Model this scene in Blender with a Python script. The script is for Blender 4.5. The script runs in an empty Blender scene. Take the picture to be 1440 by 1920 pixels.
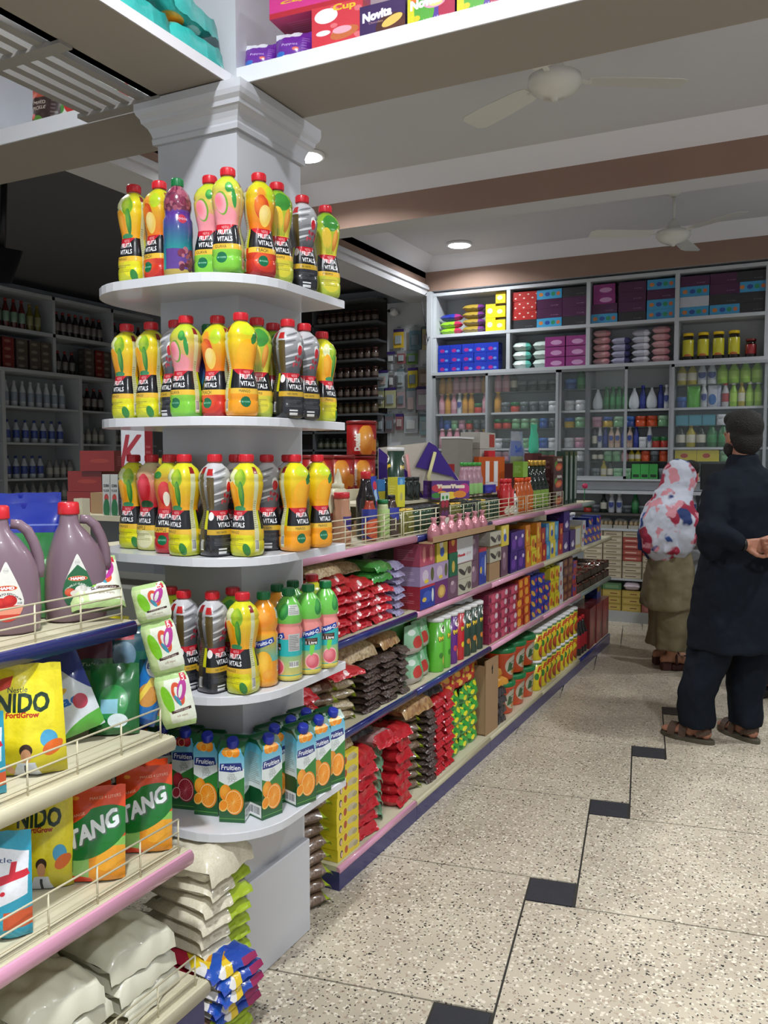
import bpy, bmesh, math, random
import numpy as np
from mathutils import Vector, Matrix, noise as mnoise
random.seed(7)
SC = bpy.context.scene
COL = SC.collection
PI = math.pi
R = math.radians
# ---------------------------------------------------------------- camera
EYE = 1.5
YAW = R(26.9); PITCH = math.atan(100/1577); FOC = 1577.0
cam_d = bpy.data.cameras.new('camera'); cam = bpy.data.objects.new('camera', cam_d); COL.objects.link(cam)
cam.location = (0, 0, EYE); cam.rotation_euler = (PI/2-PITCH, 0, YAW)
cam_d.sensor_fit = 'VERTICAL'; cam_d.sensor_height = 24; cam_d.lens = FOC*24/1920
cam_d.clip_start = .02; cam_d.clip_end = 200
SC.camera = cam
# ---------------------------------------------------------------- world, lights, exposure
w = bpy.data.worlds.new('world'); SC.world = w; w.use_nodes = True
w.node_tree.nodes['Background'].inputs[0].default_value = (.86, .93, 1.0, 1)
w.node_tree.nodes['Background'].inputs[1].default_value = .55
SC.view_settings.view_transform = 'Standard'; SC.view_settings.look = 'None'
SC.view_settings.exposure = 0.0; SC.view_settings.gamma = 1; SC.view_settings.use_curve_mapping = False
LAMP_W = 26
# downlights in the ceiling bays: (x, y, strength)
LAMPS = [(-2.95, 7.35, .8), (-2.99, 4.78, 1.25), (-2.95, 2.2, 1.6), (.9, 6.9, .9), (.9, 4.4, 1.3), (.75, 2.2, 1.9), (-.75, .6, 2.3), (.9, -.7, 2.0)]
# ---------------------------------------------------------------- pixel -> place helpers (used only to read positions off real planes)
_r = np.array([math.cos(YAW), math.sin(YAW), 0]); _f0 = np.array([-math.sin(YAW), math.cos(YAW), 0])
_fw = _f0*math.cos(PITCH)+np.array([0, 0, -math.sin(PITCH)]); _up = np.cross(_r, _fw); _c = np.array([0, 0, EYE])
def ray(x, y): return _fw+_r*(x-720)/FOC+_up*(960-y)/FOC
def onz(x, y, z): d = ray(x, y); return _c+d*((z-EYE)/d[2])
def onx(x, y, X): d = ray(x, y); return _c+d*(X/d[0])
def ony(x, y, Y): d = ray(x, y); return _c+d*(Y/d[1])
def ond(x, y, D): return _c+ray(x, y)*D
# ---------------------------------------------------------------- colours and materials
def hx(s):
    if not isinstance(s, str): return tuple(s[:3])
    s = s.lstrip('#'); return tuple(int(s[i:i+2], 16)/255 for i in (0, 2, 4))
def lin(c): return tuple((v/12.92 if v <= .04045 else ((v+.055)/1.055)**2.4) for v in hx(c))
_M = {}
def mat(name, col, rough=.5, spec=.5, metal=0, noise=0, nscale=30, bump=0, bscale=60, emit=0, trans=0, alpha=1, coat=0, ior=1.45):
    if name in _M: return _M[name]
    m = bpy.data.materials.new(name); m.use_nodes = True; nt = m.node_tree; b = nt.nodes['Principled BSDF']
    c = lin(col)+(1,)
    b.inputs['Base Color'].default_value = c; b.inputs['Roughness'].default_value = rough
    b.inputs['Specular IOR Level'].default_value = spec; b.inputs['Metallic'].default_value = metal
    b.inputs['Transmission Weight'].default_value = trans; b.inputs['IOR'].default_value = ior
    b.inputs['Alpha'].default_value = alpha; b.inputs['Coat Weight'].default_value = coat
    if emit: b.inputs['Emission Color'].default_value = c; b.inputs['Emission Strength'].default_value = emit
    if noise or bump:
        tc = nt.nodes.new('ShaderNodeTexCoord')
    if noise:
        n = nt.nodes.new('ShaderNodeTexNoise'); n.inputs['Scale'].default_value = nscale; n.inputs['Detail'].default_value = 4
        rp = nt.nodes.new('ShaderNodeMapRange'); rp.inputs[3].default_value = 1-noise; rp.inputs[4].default_value = 1+noise
        mx = nt.nodes.new('ShaderNodeVectorMath'); mx.operation = 'SCALE'; mx.inputs[0].default_value = c[:3]
        nt.links.new(tc.outputs['Object'], n.inputs['Vector']); nt.links.new(n.outputs['Fac'], rp.inputs[0])
        nt.links.new(rp.outputs[0], mx.inputs['Scale']); nt.links.new(mx.outputs[0], b.inputs['Base Color'])
    if bump: add_bump(nt, b, tc, bump, bscale)
    _M[name] = m; return m
def add_bump(nt, b, tc, k, sc):
    n = nt.nodes.new('ShaderNodeTexNoise'); n.inputs['Scale'].default_value = sc; n.inputs['Detail'].default_value = 3
    bp = nt.nodes.new('ShaderNodeBump'); bp.inputs['Strength'].default_value = k; bp.inputs['Distance'].default_value = .01
    nt.links.new(tc.outputs['Object'], n.inputs['Vector']); nt.links.new(n.outputs['Fac'], bp.inputs['Height'])
    nt.links.new(bp.outputs[0], b.inputs['Normal'])
def grain_mat(name, cols, scale=90, rough=.35, coat=.6, bump=.5, bscale=45):
    """grains, beans or rice behind clear film: voronoi cells in the colours given"""
    if name in _M: return _M[name]
    m = bpy.data.materials.new(name); m.use_nodes = True; nt = m.node_tree; b = nt.nodes['Principled BSDF']
    tc = nt.nodes.new('ShaderNodeTexCoord'); v = nt.nodes.new('ShaderNodeTexVoronoi'); v.inputs['Scale'].default_value = scale
    cr = nt.nodes.new('ShaderNodeValToRGB'); cr.color_ramp.interpolation = 'LINEAR'
    sp = nt.nodes.new('ShaderNodeSeparateColor'); nt.links.new(tc.outputs['Object'], v.inputs['Vector'])
    nt.links.new(v.outputs['Color'], sp.inputs[0]); nt.links.new(sp.outputs[0], cr.inputs[0])
    el = cr.color_ramp.elements
    while len(el) < len(cols): el.new(.5)
    for i, c in enumerate(cols): el[i].position = i/(len(cols)-1); el[i].color = lin(c)+(1,)
    nt.links.new(cr.outputs[0], b.inputs['Base Color'])
    b.inputs['Roughness'].default_value = rough; b.inputs['Coat Weight'].default_value = coat; b.inputs['Coat Roughness'].default_value = .12
    add_bump(nt, b, tc, bump, bscale)
    _M[name] = m; return m
def tex_mat(name, img, rough=.35, coat=.25, bump=0, bscale=25):
    if name in _M: return _M[name]
    m = bpy.data.materials.new(name); m.use_nodes = True; nt = m.node_tree; b = nt.nodes['Principled BSDF']
    t = nt.nodes.new('ShaderNodeTexImage'); t.image = img; t.extension = 'EXTEND'
    nt.links.new(t.outputs[0], b.inputs['Base Color'])
    b.inputs['Roughness'].default_value = rough; b.inputs['Coat Weight'].default_value = coat; b.inputs['Coat Roughness'].default_value = .1
    if bump:
        tc = nt.nodes.new('ShaderNodeTexCoord'); add_bump(nt, b, tc, bump, bscale)
    _M[name] = m; return m
# ---------------------------------------------------------------- flat print drawn in code
_T = {}
def text_tris(s):
    if s in _T: return _T[s]
    cu = bpy.data.curves.new('t', 'FONT'); cu.body = s; cu.size = 1; cu.resolution_u = 2
    ob = bpy.data.objects.new('t', cu); me = ob.to_mesh(); me.calc_loop_triangles()
    v = np.array([x.co[:2] for x in me.vertices]).reshape(-1, 2); t = np.array([x.vertices[:] for x in me.loop_triangles]).reshape(-1, 3)
    ob.to_mesh_clear(); bpy.data.objects.remove(ob); bpy.data.curves.remove(cu)
    mn, mx = v.min(0), v.max(0); v = (v-mn)/(mx-mn).max(); _T[s] = (v, t, (mx-mn)/(mx-mn).max()); return _T[s]
class Art:
    def __init__(s, w, h, bg='#ffffff', ss=2):
        s.w, s.h, s.ss = w, h, ss; s.a = np.empty((h*ss, w*ss, 3), np.float32); s.a[:] = hx(bg)
        s.Y, s.X = np.mgrid[0:h*ss, 0:w*ss].astype(np.float32); s.X = (s.X+.5)/(w*ss); s.Y = (s.Y+.5)/(h*ss)
    def mix(s, m, c, a=1, sl=(slice(None), slice(None))):
        m = (m.astype(np.float32)*a)[..., None]; s.a[sl] = s.a[sl]*(1-m)+np.array(hx(c), np.float32)*m
    def sl(s, x0, y0, x1, y1):
        W, H = s.w*s.ss, s.h*s.ss; f = lambda v, n: int(min(max(v*n, 0), n))
        return (slice(f(y0, H), f(y1, H)+1), slice(f(x0, W), f(x1, W)+1))
    def rect(s, x0, y0, x1, y1, c, a=1):
        q = s.sl(x0, y0, x1, y1); X, Y = s.X[q], s.Y[q]; s.mix((X >= x0)&(X < x1)&(Y >= y0)&(Y < y1), c, a, q)
    def grad(s, x0, y0, x1, y1, c0, c1, vert=True):
        k = np.clip((s.Y-y0)/(y1-y0) if vert else (s.X-x0)/(x1-x0), 0, 1)[..., None]
        m = ((s.X >= x0)&(s.X < x1)&(s.Y >= y0)&(s.Y < y1))[..., None]
        s.a = np.where(m, np.array(hx(c0), np.float32)*(1-k)+np.array(hx(c1), np.float32)*k, s.a)
    def ell(s, cx, cy, rx, ry, c, ang=0, a=1, c2=None, off=(-.3, .3)):
        A = s.h/s.w; e = max(rx, ry*A); q = s.sl(cx-e, cy-e/A, cx+e, cy+e/A); dx = s.X[q]-cx; dy = (s.Y[q]-cy)*A; ca, sa = math.cos(R(ang)), math.sin(R(ang)); u = (dx*ca+dy*sa)/rx; v = (-dx*sa+dy*ca)/(ry*A)
        m = (u*u+v*v) < 1; s.mix(m, c, a, q)
        if c2 is not None:
            k = np.clip(1-((u-off[0])**2+(v-off[1])**2), 0, 1); s.mix(m*k, c2, a, q)
    def poly(s, pts, c, a=1):
        xs = [p[0] for p in pts]; ys = [p[1] for p in pts]; q = s.sl(min(xs), min(ys), max(xs), max(ys)); X, Y = s.X[q], s.Y[q]; m = np.zeros(X.shape, bool); n = len(pts)
        for i in range(n):
            (x0, y0), (x1, y1) = pts[i], pts[(i+1) % n]
            if y0 == y1: continue
            m ^= ((Y >= y0) != (Y >= y1))&(X < (x1-x0)*(Y-y0)/(y1-y0)+x0)
        s.mix(m, c, a, q)
    def text(s, t, cx, cy, w, c, h=None, slant=0, bold=0, rot=0, arc=0):
        v, tr, sz = text_tris(t); A = s.h/s.w
        p = (v-sz/2).copy(); p[:, 0] += p[:, 1]*slant; k = w/sz[0]; kh = k if h is None else h*A/sz[1]
        p[:, 0] *= k; p[:, 1] *= kh
        if arc: p[:, 1] -= arc*(p[:, 0]/w*2)**2*w
        ca, sa = math.cos(R(rot)), math.sin(R(rot)); q = np.stack([p[:, 0]*ca-p[:, 1]*sa, p[:, 0]*sa+p[:, 1]*ca], 1)
        W, H = s.w*s.ss, s.h*s.ss
        P = np.stack([(q[:, 0]+cx)*W, (q[:, 1]/A+cy)*H], 1)
        m = np.zeros((H, W), bool)
        for i in tr:
            a, b, d = P[i[0]], P[i[1]], P[i[2]]
            x0, y0 = np.floor(np.minimum(np.minimum(a, b), d)).astype(int); x1, y1 = np.ceil(np.maximum(np.maximum(a, b), d)).astype(int)+1
            x0, y0, x1, y1 = max(x0, 0), max(y0, 0), min(x1, W), min(y1, H)
            if x1 <= x0 or y1 <= y0: continue
            gx = np.arange(x0, x1)+.5; gy = (np.arange(y0, y1)+.5)[:, None]
            e = [(q2[0]-q1[0])*(gy-q1[1])-(q2[1]-q1[1])*(gx-q1[0]) for q1, q2 in ((a, b), (b, d), (d, a))]
            m[y0:y1, x0:x1] |= ((e[0] >= 0)&(e[1] >= 0)&(e[2] >= 0))|((e[0] <= 0)&(e[1] <= 0)&(e[2] <= 0))
        nb = int(round(bold*W/100))
        if nb:
            o = m.copy()
            for dx in range(-nb, nb+1):
                for dy in (-nb, 0, nb): o |= np.roll(np.roll(m, dx, 1), dy, 0)
            m = o
        s.mix(m, c); return s
    def blobs(s, n, x0, y0, x1, y1, r, cols, seed=1):
        g = random.Random(seed)
        for i in range(n):
            q = r*g.uniform(.6, 1.3); s.ell(g.uniform(x0, x1), g.uniform(y0, y1), q, q*s.w/s.h*g.uniform(.7, 1.2), cols[i % len(cols)], g.uniform(0, 180))
    def lines(s, x0, y0, x1, y1, n, c, seed=2, a=.8):
        g = random.Random(seed); d = (y1-y0)/n
        for i in range(n): s.rect(x0, y0+d*(i+.25), x0+(x1-x0)*g.uniform(.6, 1), y0+d*(i+.7), c, a)
    def bars(s, x0, y0, x1, y1, n=14, seed=3):
        g = random.Random(seed); s.rect(x0, y0, x1, y1, '#ffffff'); d = (x1-x0)/n
        for i in range(n): s.rect(x0+d*(i+.2), y0+.01, x0+d*(i+g.uniform(.45, .8)), y1-.005, '#151515')
    def image(s, name):
        a = s.a.reshape(s.h, s.ss, s.w, s.ss, 3).mean((1, 3)); g = np.random.RandomState(s.w+s.h); q = np.kron(g.rand(-(-s.h//8), -(-s.w//8)), np.ones((8, 8)))[:s.h, :s.w, None]; a = a*(.97+.025*q+.02*g.rand(s.h, s.w, 1)); px = np.ones((s.h, s.w, 4), np.float32); px[..., :3] = np.clip(a, 0, 1)
        im = bpy.data.images.new(name, s.w, s.h); im.pixels.foreach_set(px.ravel()); im.pack(); return im
    def mat(s, name, **k): return tex_mat(name, s.image(name), **k)
# ---------------------------------------------------------------- mesh building
class MB:
    def __init__(s): s.v = []; s.f = []; s.uv = []; s.m = []; s.sm = []; s.mats = []
    def mi(s, m):
        if m not in s.mats: s.mats.append(m)
        return s.mats.index(m)
    def face(s, idx, m, uv=None, smooth=False):
        s.f.append(idx); s.m.append(s.mi(m)); s.sm.append(smooth); s.uv.extend(uv if uv else [(0, 0)]*len(idx))
    def box(s, x0, x1, y0, y1, z0, z1, m, side=None, top=None, T=None, front=(0, 0, 1, 1), sreg=None, bev=0):
        """front face (-y) and back take the print region, others the side region"""
        n = len(s.v); P = [(x, y, z) for z in (z0, z1) for y in (y0, y1) for x in (x0, x1)]
        if bev:
            return s.bbox(x0, x1, y0, y1, z0, z1, m, bev, T)
        if T is not None: P = [tuple(T@Vector(p)) for p in P]
        s.v += P; side = side or m; top = top or side
        a, b, c, d = front; fu = [(a, b), (c, b), (c, d), (a, d)]
        if sreg is None: su = fu if side is m and sreg is None else [(0, 0), (1, 0), (1, 1), (0, 1)]
        else: a, b, c, d = sreg; su = [(a, b), (c, b), (c, d), (a, d)]
        s.face((n, n+1, n+5, n+4), m, fu); s.face((n+3, n+2, n+6, n+7), m, fu)
        s.face((n+1, n+3, n+7, n+5), side, su); s.face((n+2, n, n+4, n+6), side, su)
        s.face((n+4, n+5, n+7, n+6), top, su); s.face((n+2, n+3, n+1, n), top, su)
    def bbox(s, x0, x1, y0, y1, z0, z1, m, b, T=None):
        n = len(s.v); P = []
        for z, i in ((z0, b), (z0+b, 0), (z1-b, 0), (z1, b)):
            P += [(x0+i, y0+i+(b if not i else 0), z), (x0+i+(b if not i else 0), y0+i, z), (x1-i-(b if not i else 0), y0+i, z), (x1-i, y0+i+(b if not i else 0), z),
                  (x1-i, y1-i-(b if not i else 0), z), (x1-i-(b if not i else 0), y1-i, z), (x0+i+(b if not i else 0), y1-i, z), (x0+i, y1-i-(b if not i else 0), z)]
        if T is not None: P = [tuple(T@Vector(p)) for p in P]
        s.v += P
        for k in range(3):
            for j in range(8): s.face((n+k*8+j, n+k*8+(j+1) % 8, n+k*8+8+(j+1) % 8, n+k*8+8+j), m)
        s.face(tuple(n+24+j for j in range(8)), m); s.face(tuple(n+7-j for j in range(8)), m)
    def lathe(s, prof, m, seg=16, sq=0, ctr=(0, 0), sx=1, sy=1, z0=0, uvz=None, capt=True, capb=True, T=None):
        """prof: (radius, z[, material]); sq>0 squares the section; u=.5 faces -y"""
        n = len(s.v); L = len(prof); zs = [p[1] for p in prof]; a, b = uvz or (min(zs), max(zs))
        for p in prof:
            for j in range(seg+1):
                t = 2*PI*j/seg; ct, st = math.sin(t), math.cos(t)
                q = 1.0
                if sq: e = 2+sq*4; q = (abs(ct)**e+abs(st)**e)**(-1/e)
                P = Vector((ctr[0]-ct*p[0]*q*sx, ctr[1]+st*p[0]*q*sy, p[1]+z0)); s.v.append(tuple(T@P if T is not None else P))
        W = seg+1
        for k in range(L-1):
            mm = prof[k][2] if len(prof[k]) > 2 else m
            v0 = (zs[k]-a)/(b-a or 1); v1 = (zs[k+1]-a)/(b-a or 1)
            for j in range(seg):
                i = n+k*W+j; s.face((i, i+1, i+W+1, i+W), mm, [(j/seg, v0), ((j+1)/seg, v0), ((j+1)/seg, v1), (j/seg, v1)], True)
        if capb and prof[0][0] > 1e-5: s.face(tuple(n+j for j in range(seg))[::-1], prof[0][2] if len(prof[0]) > 2 else m, [(.5, 0)]*seg)
        if capt and prof[-1][0] > 1e-5: s.face(tuple(n+(L-1)*W+j for j in range(seg)), prof[-2][2] if len(prof[-2]) > 2 else m, [(.5, 1)]*seg)
    def grid(s, fn, nu, nv, m, uvf=None, flip=False, closeu=False):
        n = len(s.v)
        for j in range(nv+1):
            for i in range(nu+1): s.v.append(tuple(fn(i/nu, j/nv)))
        for j in range(nv):
            for i in range(nu):
                a = n+j*(nu+1)+i; q = (a, a+1, a+nu+2, a+nu+1); u = [(i/nu, j/nv), ((i+1)/nu, j/nv), ((i+1)/nu, (j+1)/nv), (i/nu, (j+1)/nv)]
                if uvf: u = [uvf(*t) for t in u]
                mm = m(i/nu, j/nv) if callable(m) else m
                s.face(q[::-1] if flip else q, mm, u[::-1] if flip else u, True)
    def tube(s, pts, r, m, n=6):
        b = len(s.v); pts = [Vector(p) for p in pts]; K = len(pts); rr = r if isinstance(r, (list, tuple)) else [r]*K
        for k, p in enumerate(pts):
            d = (pts[min(k+1, K-1)]-pts[max(k-1, 0)]).normalized(); a = Vector((0, 0, 1)) if abs(d.z) < .9 else Vector((1, 0, 0))
            x = d.cross(a).normalized(); y = d.cross(x)
            for j in range(n): t = 2*PI*j/n; s.v.append(tuple(p+(x*math.cos(t)+y*math.sin(t))*rr[k]))
        for k in range(K-1):
            for j in range(n): s.face((b+k*n+j, b+k*n+(j+1) % n, b+k*n+n+(j+1) % n, b+k*n+n+j), m, None, True)
        s.face(tuple(b+j for j in range(n))[::-1], m); s.face(tuple(b+(K-1)*n+j for j in range(n)), m)
    def clean(s):
        used = sorted({i for f in s.f for i in f}); mp = {i: k for k, i in enumerate(used)}; s.v = [s.v[i] for i in used]; s.f = [tuple(mp[i] for i in f) for f in s.f]; return s
    def mesh(s, name):
        me = bpy.data.meshes.new(name); me.from_pydata(s.v, [], s.f); 
        for m in s.mats: me.materials.append(m)
        me.polygons.foreach_set('material_index', s.m); me.polygons.foreach_set('use_smooth', s.sm)
        u = me.uv_layers.new(name='uv'); u.data.foreach_set('uv', np.array(s.uv, np.float32).ravel()); me.update(); return me
    def ob(s, name, parent=None, loc=(0, 0, 0), rz=0):
        o = bpy.data.objects.new(name, s.mesh(name)); COL.objects.link(o); o.location = loc; o.rotation_euler = (0, 0, rz)
        if parent: o.parent = parent
        return o
def tag(o, label, cat, group=None):
    o['label'] = label; o['category'] = cat
    if group: o['group'] = group
    return o
def struct(o): o['kind'] = 'structure'; return o
def empty(name, loc=(0, 0, 0), rz=0):
    o = bpy.data.objects.new(name, None); COL.objects.link(o); o.location = loc; o.rotation_euler = (0, 0, rz); return o
class Proto:
    """a thing built once and copied by place(): one mesh, or an Empty with a body and parts when it has parts;
    split = {material: part name} cuts faces of those materials off into parts of their own"""
    def __init__(s, name, mb, cat, parts=(), size=None, body='body', split=None):
        s.name = name; s.cat = cat; v = np.array(mb.v); s.lo, s.hi = v.min(0), v.max(0); s.size = size or (s.hi-s.lo)
        s.parts = []
        if split:
            for mt, pn in split.items():
                k = mb.mats.index(mt); q, r = MB(), MB()
                for o, keep in ((q, True), (r, False)):
                    o.v = mb.v; u = 0
                    for f, m, sm in zip(mb.f, mb.m, mb.sm):
                        if (m == k) == keep: o.face(f, mb.mats[m], mb.uv[u:u+len(f)], sm)
                        u += len(f)
                s.parts.append((pn, q.clean().mesh(pn))); mb = r.clean()
        s.parts += [(n, p.mesh(n)) for n, p in parts]; s.body = body
        s.me = mb.mesh(body if s.parts else name)
    def place(s, x, y, z, rz, label, group=None, rx=0, ry=0, sc=1, parts=True):
        parts = parts and s.parts
        o = bpy.data.objects.new(s.name, None if parts else s.me); COL.objects.link(o); o.location = (x, y, z); o.rotation_euler = (rx, ry, rz)
        o.scale = (sc, sc, sc) if not isinstance(sc, (tuple, list)) else sc
        tag(o, label, s.cat, group)
        if parts:
            for n, m in [(s.body, s.me)]+s.parts: c = bpy.data.objects.new(n, m); COL.objects.link(c); c.parent = o
        return o
ORD = 'first second third fourth fifth sixth seventh eighth ninth tenth eleventh twelfth thirteenth fourteenth fifteenth sixteenth seventeenth eighteenth nineteenth twentieth'.split()
def o_(i):
    return ORD[i] if i < 20 else 'twenty-'+ORD[i-20] if i < 29 else 'thirtieth' if i == 29 else 'thirty-'+ORD[(i-30) % 9]
# ================================================================ structure
WHITE = mat('white_paint', '#d2d2d6', .38, noise=.03, nscale=3)
CEILP = mat('ceiling_paint', '#d0d0d4', .8, noise=.05, nscale=1.5)
COVE = mat('cove_paint', '#e8e8ee', .6)
BROWN = mat('brown_paint', '#94796a', .75, noise=.08, nscale=4)
DARKC = mat('ceiling_painted_shade', '#5c5c60', .9)  # side-room ceiling: its lack of light is painted into the colour
WALLP = mat('wall_paint', '#b4b8bc', .6, noise=.04, nscale=2)
LOFTU = mat('loft_board_paint', '#8e877f', .55, noise=.05, nscale=2)
ALU = mat('grey_frame', '#a3a7aa', .4, metal=.15)
NAVY = mat('navy_enamel', '#2b2a66', .3, noise=.06, nscale=9, coat=.4)
NAVYE = mat('navy_strip', '#20286a', .25, coat=.5)
PINK = mat('pink_strip', '#d79ab4', .28, coat=.4)
CREAM = mat('cream_enamel', '#c9c1a6', .4, noise=.07, nscale=14)
WIRE = mat('cream_wire', '#cfc7aa', .35)
DARK = mat('dark_gap', '#1c1b1c', .9)
STRIP = mat('black_divider', '#35332f', .5)
DTILE = mat('slate_tile', '#34353a', .35, noise=.12, nscale=12, bump=.1, bscale=60)
def terrazzo():
    m = bpy.data.materials.new('terrazzo'); m.use_nodes = True; nt = m.node_tree; b = nt.nodes['Principled BSDF']; N = nt.nodes.new; L = nt.links.new
    tc = N('ShaderNodeNewGeometry')
    wp = N('ShaderNodeTexNoise'); wp.inputs['Scale'].default_value = 60; wp.inputs['Detail'].default_value = 2; L(tc.outputs['Position'], wp.inputs['Vector'])
    wa = N('ShaderNodeVectorMath'); wa.operation = 'SCALE'; wa.inputs['Scale'].default_value = .02; L(wp.outputs['Color'], wa.inputs[0])
    wv = N('ShaderNodeVectorMath'); wv.operation = 'ADD'; L(tc.outputs['Position'], wv.inputs[0]); L(wa.outputs[0], wv.inputs[1])
    col = None
    base = N('ShaderNodeTexNoise'); base.inputs['Scale'].default_value = 3.; base.inputs['Detail'].default_value = 6; L(tc.outputs['Position'], base.inputs['Vector'])
    cr = N('ShaderNodeValToRGB'); cr.color_ramp.elements[0].position = .3; cr.color_ramp.elements[0].color = lin('#ada28f')+(1,); cr.color_ramp.elements[1].position = .72; cr.color_ramp.elements[1].color = lin('#c5baa5')+(1,)
    L(base.outputs['Fac'], cr.inputs[0]); col = cr.outputs[0]
    for sc, th, c, rad, keep in ((70, .0, '#d6ccb9', .42, .45), (62, .0, '#a89784', .36, .25), (95, .0, '#8b8378', .33, .3), (85, .0, '#45403b', .30, .34), (48, .0, '#2c2927', .2, .26)):
        v = N('ShaderNodeTexVoronoi'); v.inputs['Scale'].default_value = sc; L(wv.outputs[0], v.inputs['Vector'])
        lt = N('ShaderNodeMath'); lt.operation = 'LESS_THAN'; lt.inputs[1].default_value = rad; L(v.outputs['Distance'], lt.inputs[0])
        sp = N('ShaderNodeSeparateColor'); L(v.outputs['Color'], sp.inputs[0])
        l2 = N('ShaderNodeMath'); l2.operation = 'LESS_THAN'; l2.inputs[1].default_value = keep; L(sp.outputs[0], l2.inputs[0])
        mu = N('ShaderNodeMath'); mu.operation = 'MULTIPLY'; L(lt.outputs[0], mu.inputs[0]); L(l2.outputs[0], mu.inputs[1])
        mx = N('ShaderNodeMix'); mx.data_type = 'RGBA'; L(mu.outputs[0], mx.inputs[0]); L(col, mx.inputs[6]); mx.inputs[7].default_value = lin(c)+(1,); col = mx.outputs[2]
    L(col, b.inputs['Base Color']); b.inputs['Roughness'].default_value = .32; b.inputs['Specular IOR Level'].default_value = .4
    return m
TERR = terrazzo()
# floor: dark bed with slabs and small slate tiles set into it, laid 9.8 degrees off the shelving
fl = MB(); fl.box(-8, 2.4, -2.2, 8.4, -.06, -.004, STRIP); FLOOR = struct(fl.ob('floor'))
A_, B_ = .778, .165; ang = R(9.8)
FLOOR.location = (0, 0, 0)
sl = MB(); g = .0035; sl.box(g, A_-g, g, A_-g, -.004, 0, TERR); sl_me = sl.mesh('terrazzo_slab')
st = MB(); st.box(g, B_-.008, g, B_-.008, -.004, .0003, DTILE); st_me = st.mesh('slate_tile'); fi = MB(); fi.box(0, B_, 0, B_, -.004, 0, TERR); fi_me = fi.mesh('terrazzo_infill')
cU = Vector((math.cos(ang), math.sin(ang), 0)); cV = Vector((-math.sin(ang), math.cos(ang), 0))
for i in range(-9, 9):
    for j in range(-9, 9):
        u = -.358+B_*j+A_*i; v = 2.795+A_*j-B_*i
        for me, du in ((st_me, 0), (sl_me, B_)):
            p = cU*(u+du)+cV*v; ctr = p+cU*(A_/2)+cV*(A_/2)
            if ctr.x < -1.9-.25 and not (-3.6 < ctr.x < -2.2): continue
            if ctr.x > 2.1 or ctr.y > 8.0 or ctr.y < -1.4 or ctr.x < -3.5: continue
            if me is st_me and p.x < -1.33: me = fi_me
            o = bpy.data.objects.new(me.name, me); COL.objects.link(o); o.location = p; o.rotation_euler = (0, 0, ang); o.parent = FLOOR
fs = MB(); fs.box(-8, -3.2, -2.2, 8.2, -.003, -.0005, TERR); fs.ob('terrazzo_field', FLOOR)
# ceiling, walls
def sbox(name, m, *a): b = MB(); b.box(*a, m); return struct(b.ob(name))
sbox('ceiling', CEILP, -3.5, 2.4, -2.2, 8.4, 3.48, 3.56)
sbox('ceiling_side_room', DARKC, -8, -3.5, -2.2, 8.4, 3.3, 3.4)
sbox('wall_back', WALLP, -8, 2.4, 8.14, 8.3, 0, 3.6)
sbox('wall_left', WALLP, -7.8, -7.4, -2.2, 8.3, 0, 3.5)
sbox('wall_right', WALLP, 2.3, 2.5, -.2, 8.3, 0, 3.6)
def beam(name, x0, x1, y0, y1, zb=3.17):
    """painted ceiling beam: grey underside, brown cheeks and a pale sloping cove up to the ceiling"""
    b = MB(); b.box(x0, x1, y0, y1, zb, 3.36, BROWN, top=CEILP)
    for e, (xa, ya, xb, yb, nx, ny) in enumerate(((x0, y0, x1, y0, 0, -1), (x1, y1, x0, y1, 0, 1), (x1, y0, x1, y1, 1, 0), (x0, y1, x0, y0, -1, 0))):
        n = len(b.v); d = .14; b.v += [(xa, ya, 3.36), (xb, yb, 3.36), (xb+nx*d, yb+ny*d, 3.48), (xa+nx*d, ya+ny*d, 3.48)]; b.face((n, n+1, n+2, n+3), COVE)
    return struct(b.ob(name))
beam('beam_cross', -3.5, 2.3, 5.43, 5.66)
beam('beam_back', -3.5, 2.3, 7.82, 8.14, 3.17)
beam('beam_cross', -3.5, 2.3, 1.5, 1.75)
b = beam('beam_side', -3.78, -3.5, -2.2, 8.1, 3.17)
cn = MB()
for k, (dx, z0, z1) in enumerate(((.02, 3.12, 3.18), (.04, 3.18, 3.205), (.03, 3.205, 3.225))): cn.box(-3.5, -3.5+dx+.01, -2.2, 7.8, z0, z1, WHITE)
cn.box(-3.8, -3.5, -2.2, 8.1, 3.12, 3.17, CEILP); struct(cn.ob('trim_side_beam'))
# downlights
LRING = mat('lamp_ring', '#f2f2f2', .4); LGLOW = mat('lamp_glow', '#f4f6ff', .5, emit=22)
for k, (x, y, s) in enumerate(LAMPS):
    b = MB(); b.lathe([(.115, 0), (.118, .018), (.11, .022)], LRING, 28); e = MB(); e.lathe([(.098, -.002), (.1, .004)], LGLOW, 28)
    o = b.ob('ceiling_downlight', loc=(x, y, 3.458)); d = e.ob('diffuser', o)
    tag(o, ('round white downlight glowing beyond the cross beam, near the back shelves', 'round white downlight glowing behind the pillar top', 'round downlight over the side aisle beside the pillar', 'round downlight over the cash counter', 'round downlight over the standing man', 'round downlight over the wide aisle behind the front beam', 'round downlight above the front aisle, under the front bay', 'round downlight by the shop entrance')[k], 'ceiling light', 'round ceiling downlights')
    l = bpy.data.lights.new('downlight', 'AREA'); l.shape = 'DISK'; l.size = .19; l.energy = LAMP_W*s; l.color = (.93, .97, 1.0); l.spread = R(150)
    lo = bpy.data.objects.new('downlight', l); COL.objects.link(lo); lo.location = (0, 0, -.01); lo.parent = o
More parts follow.
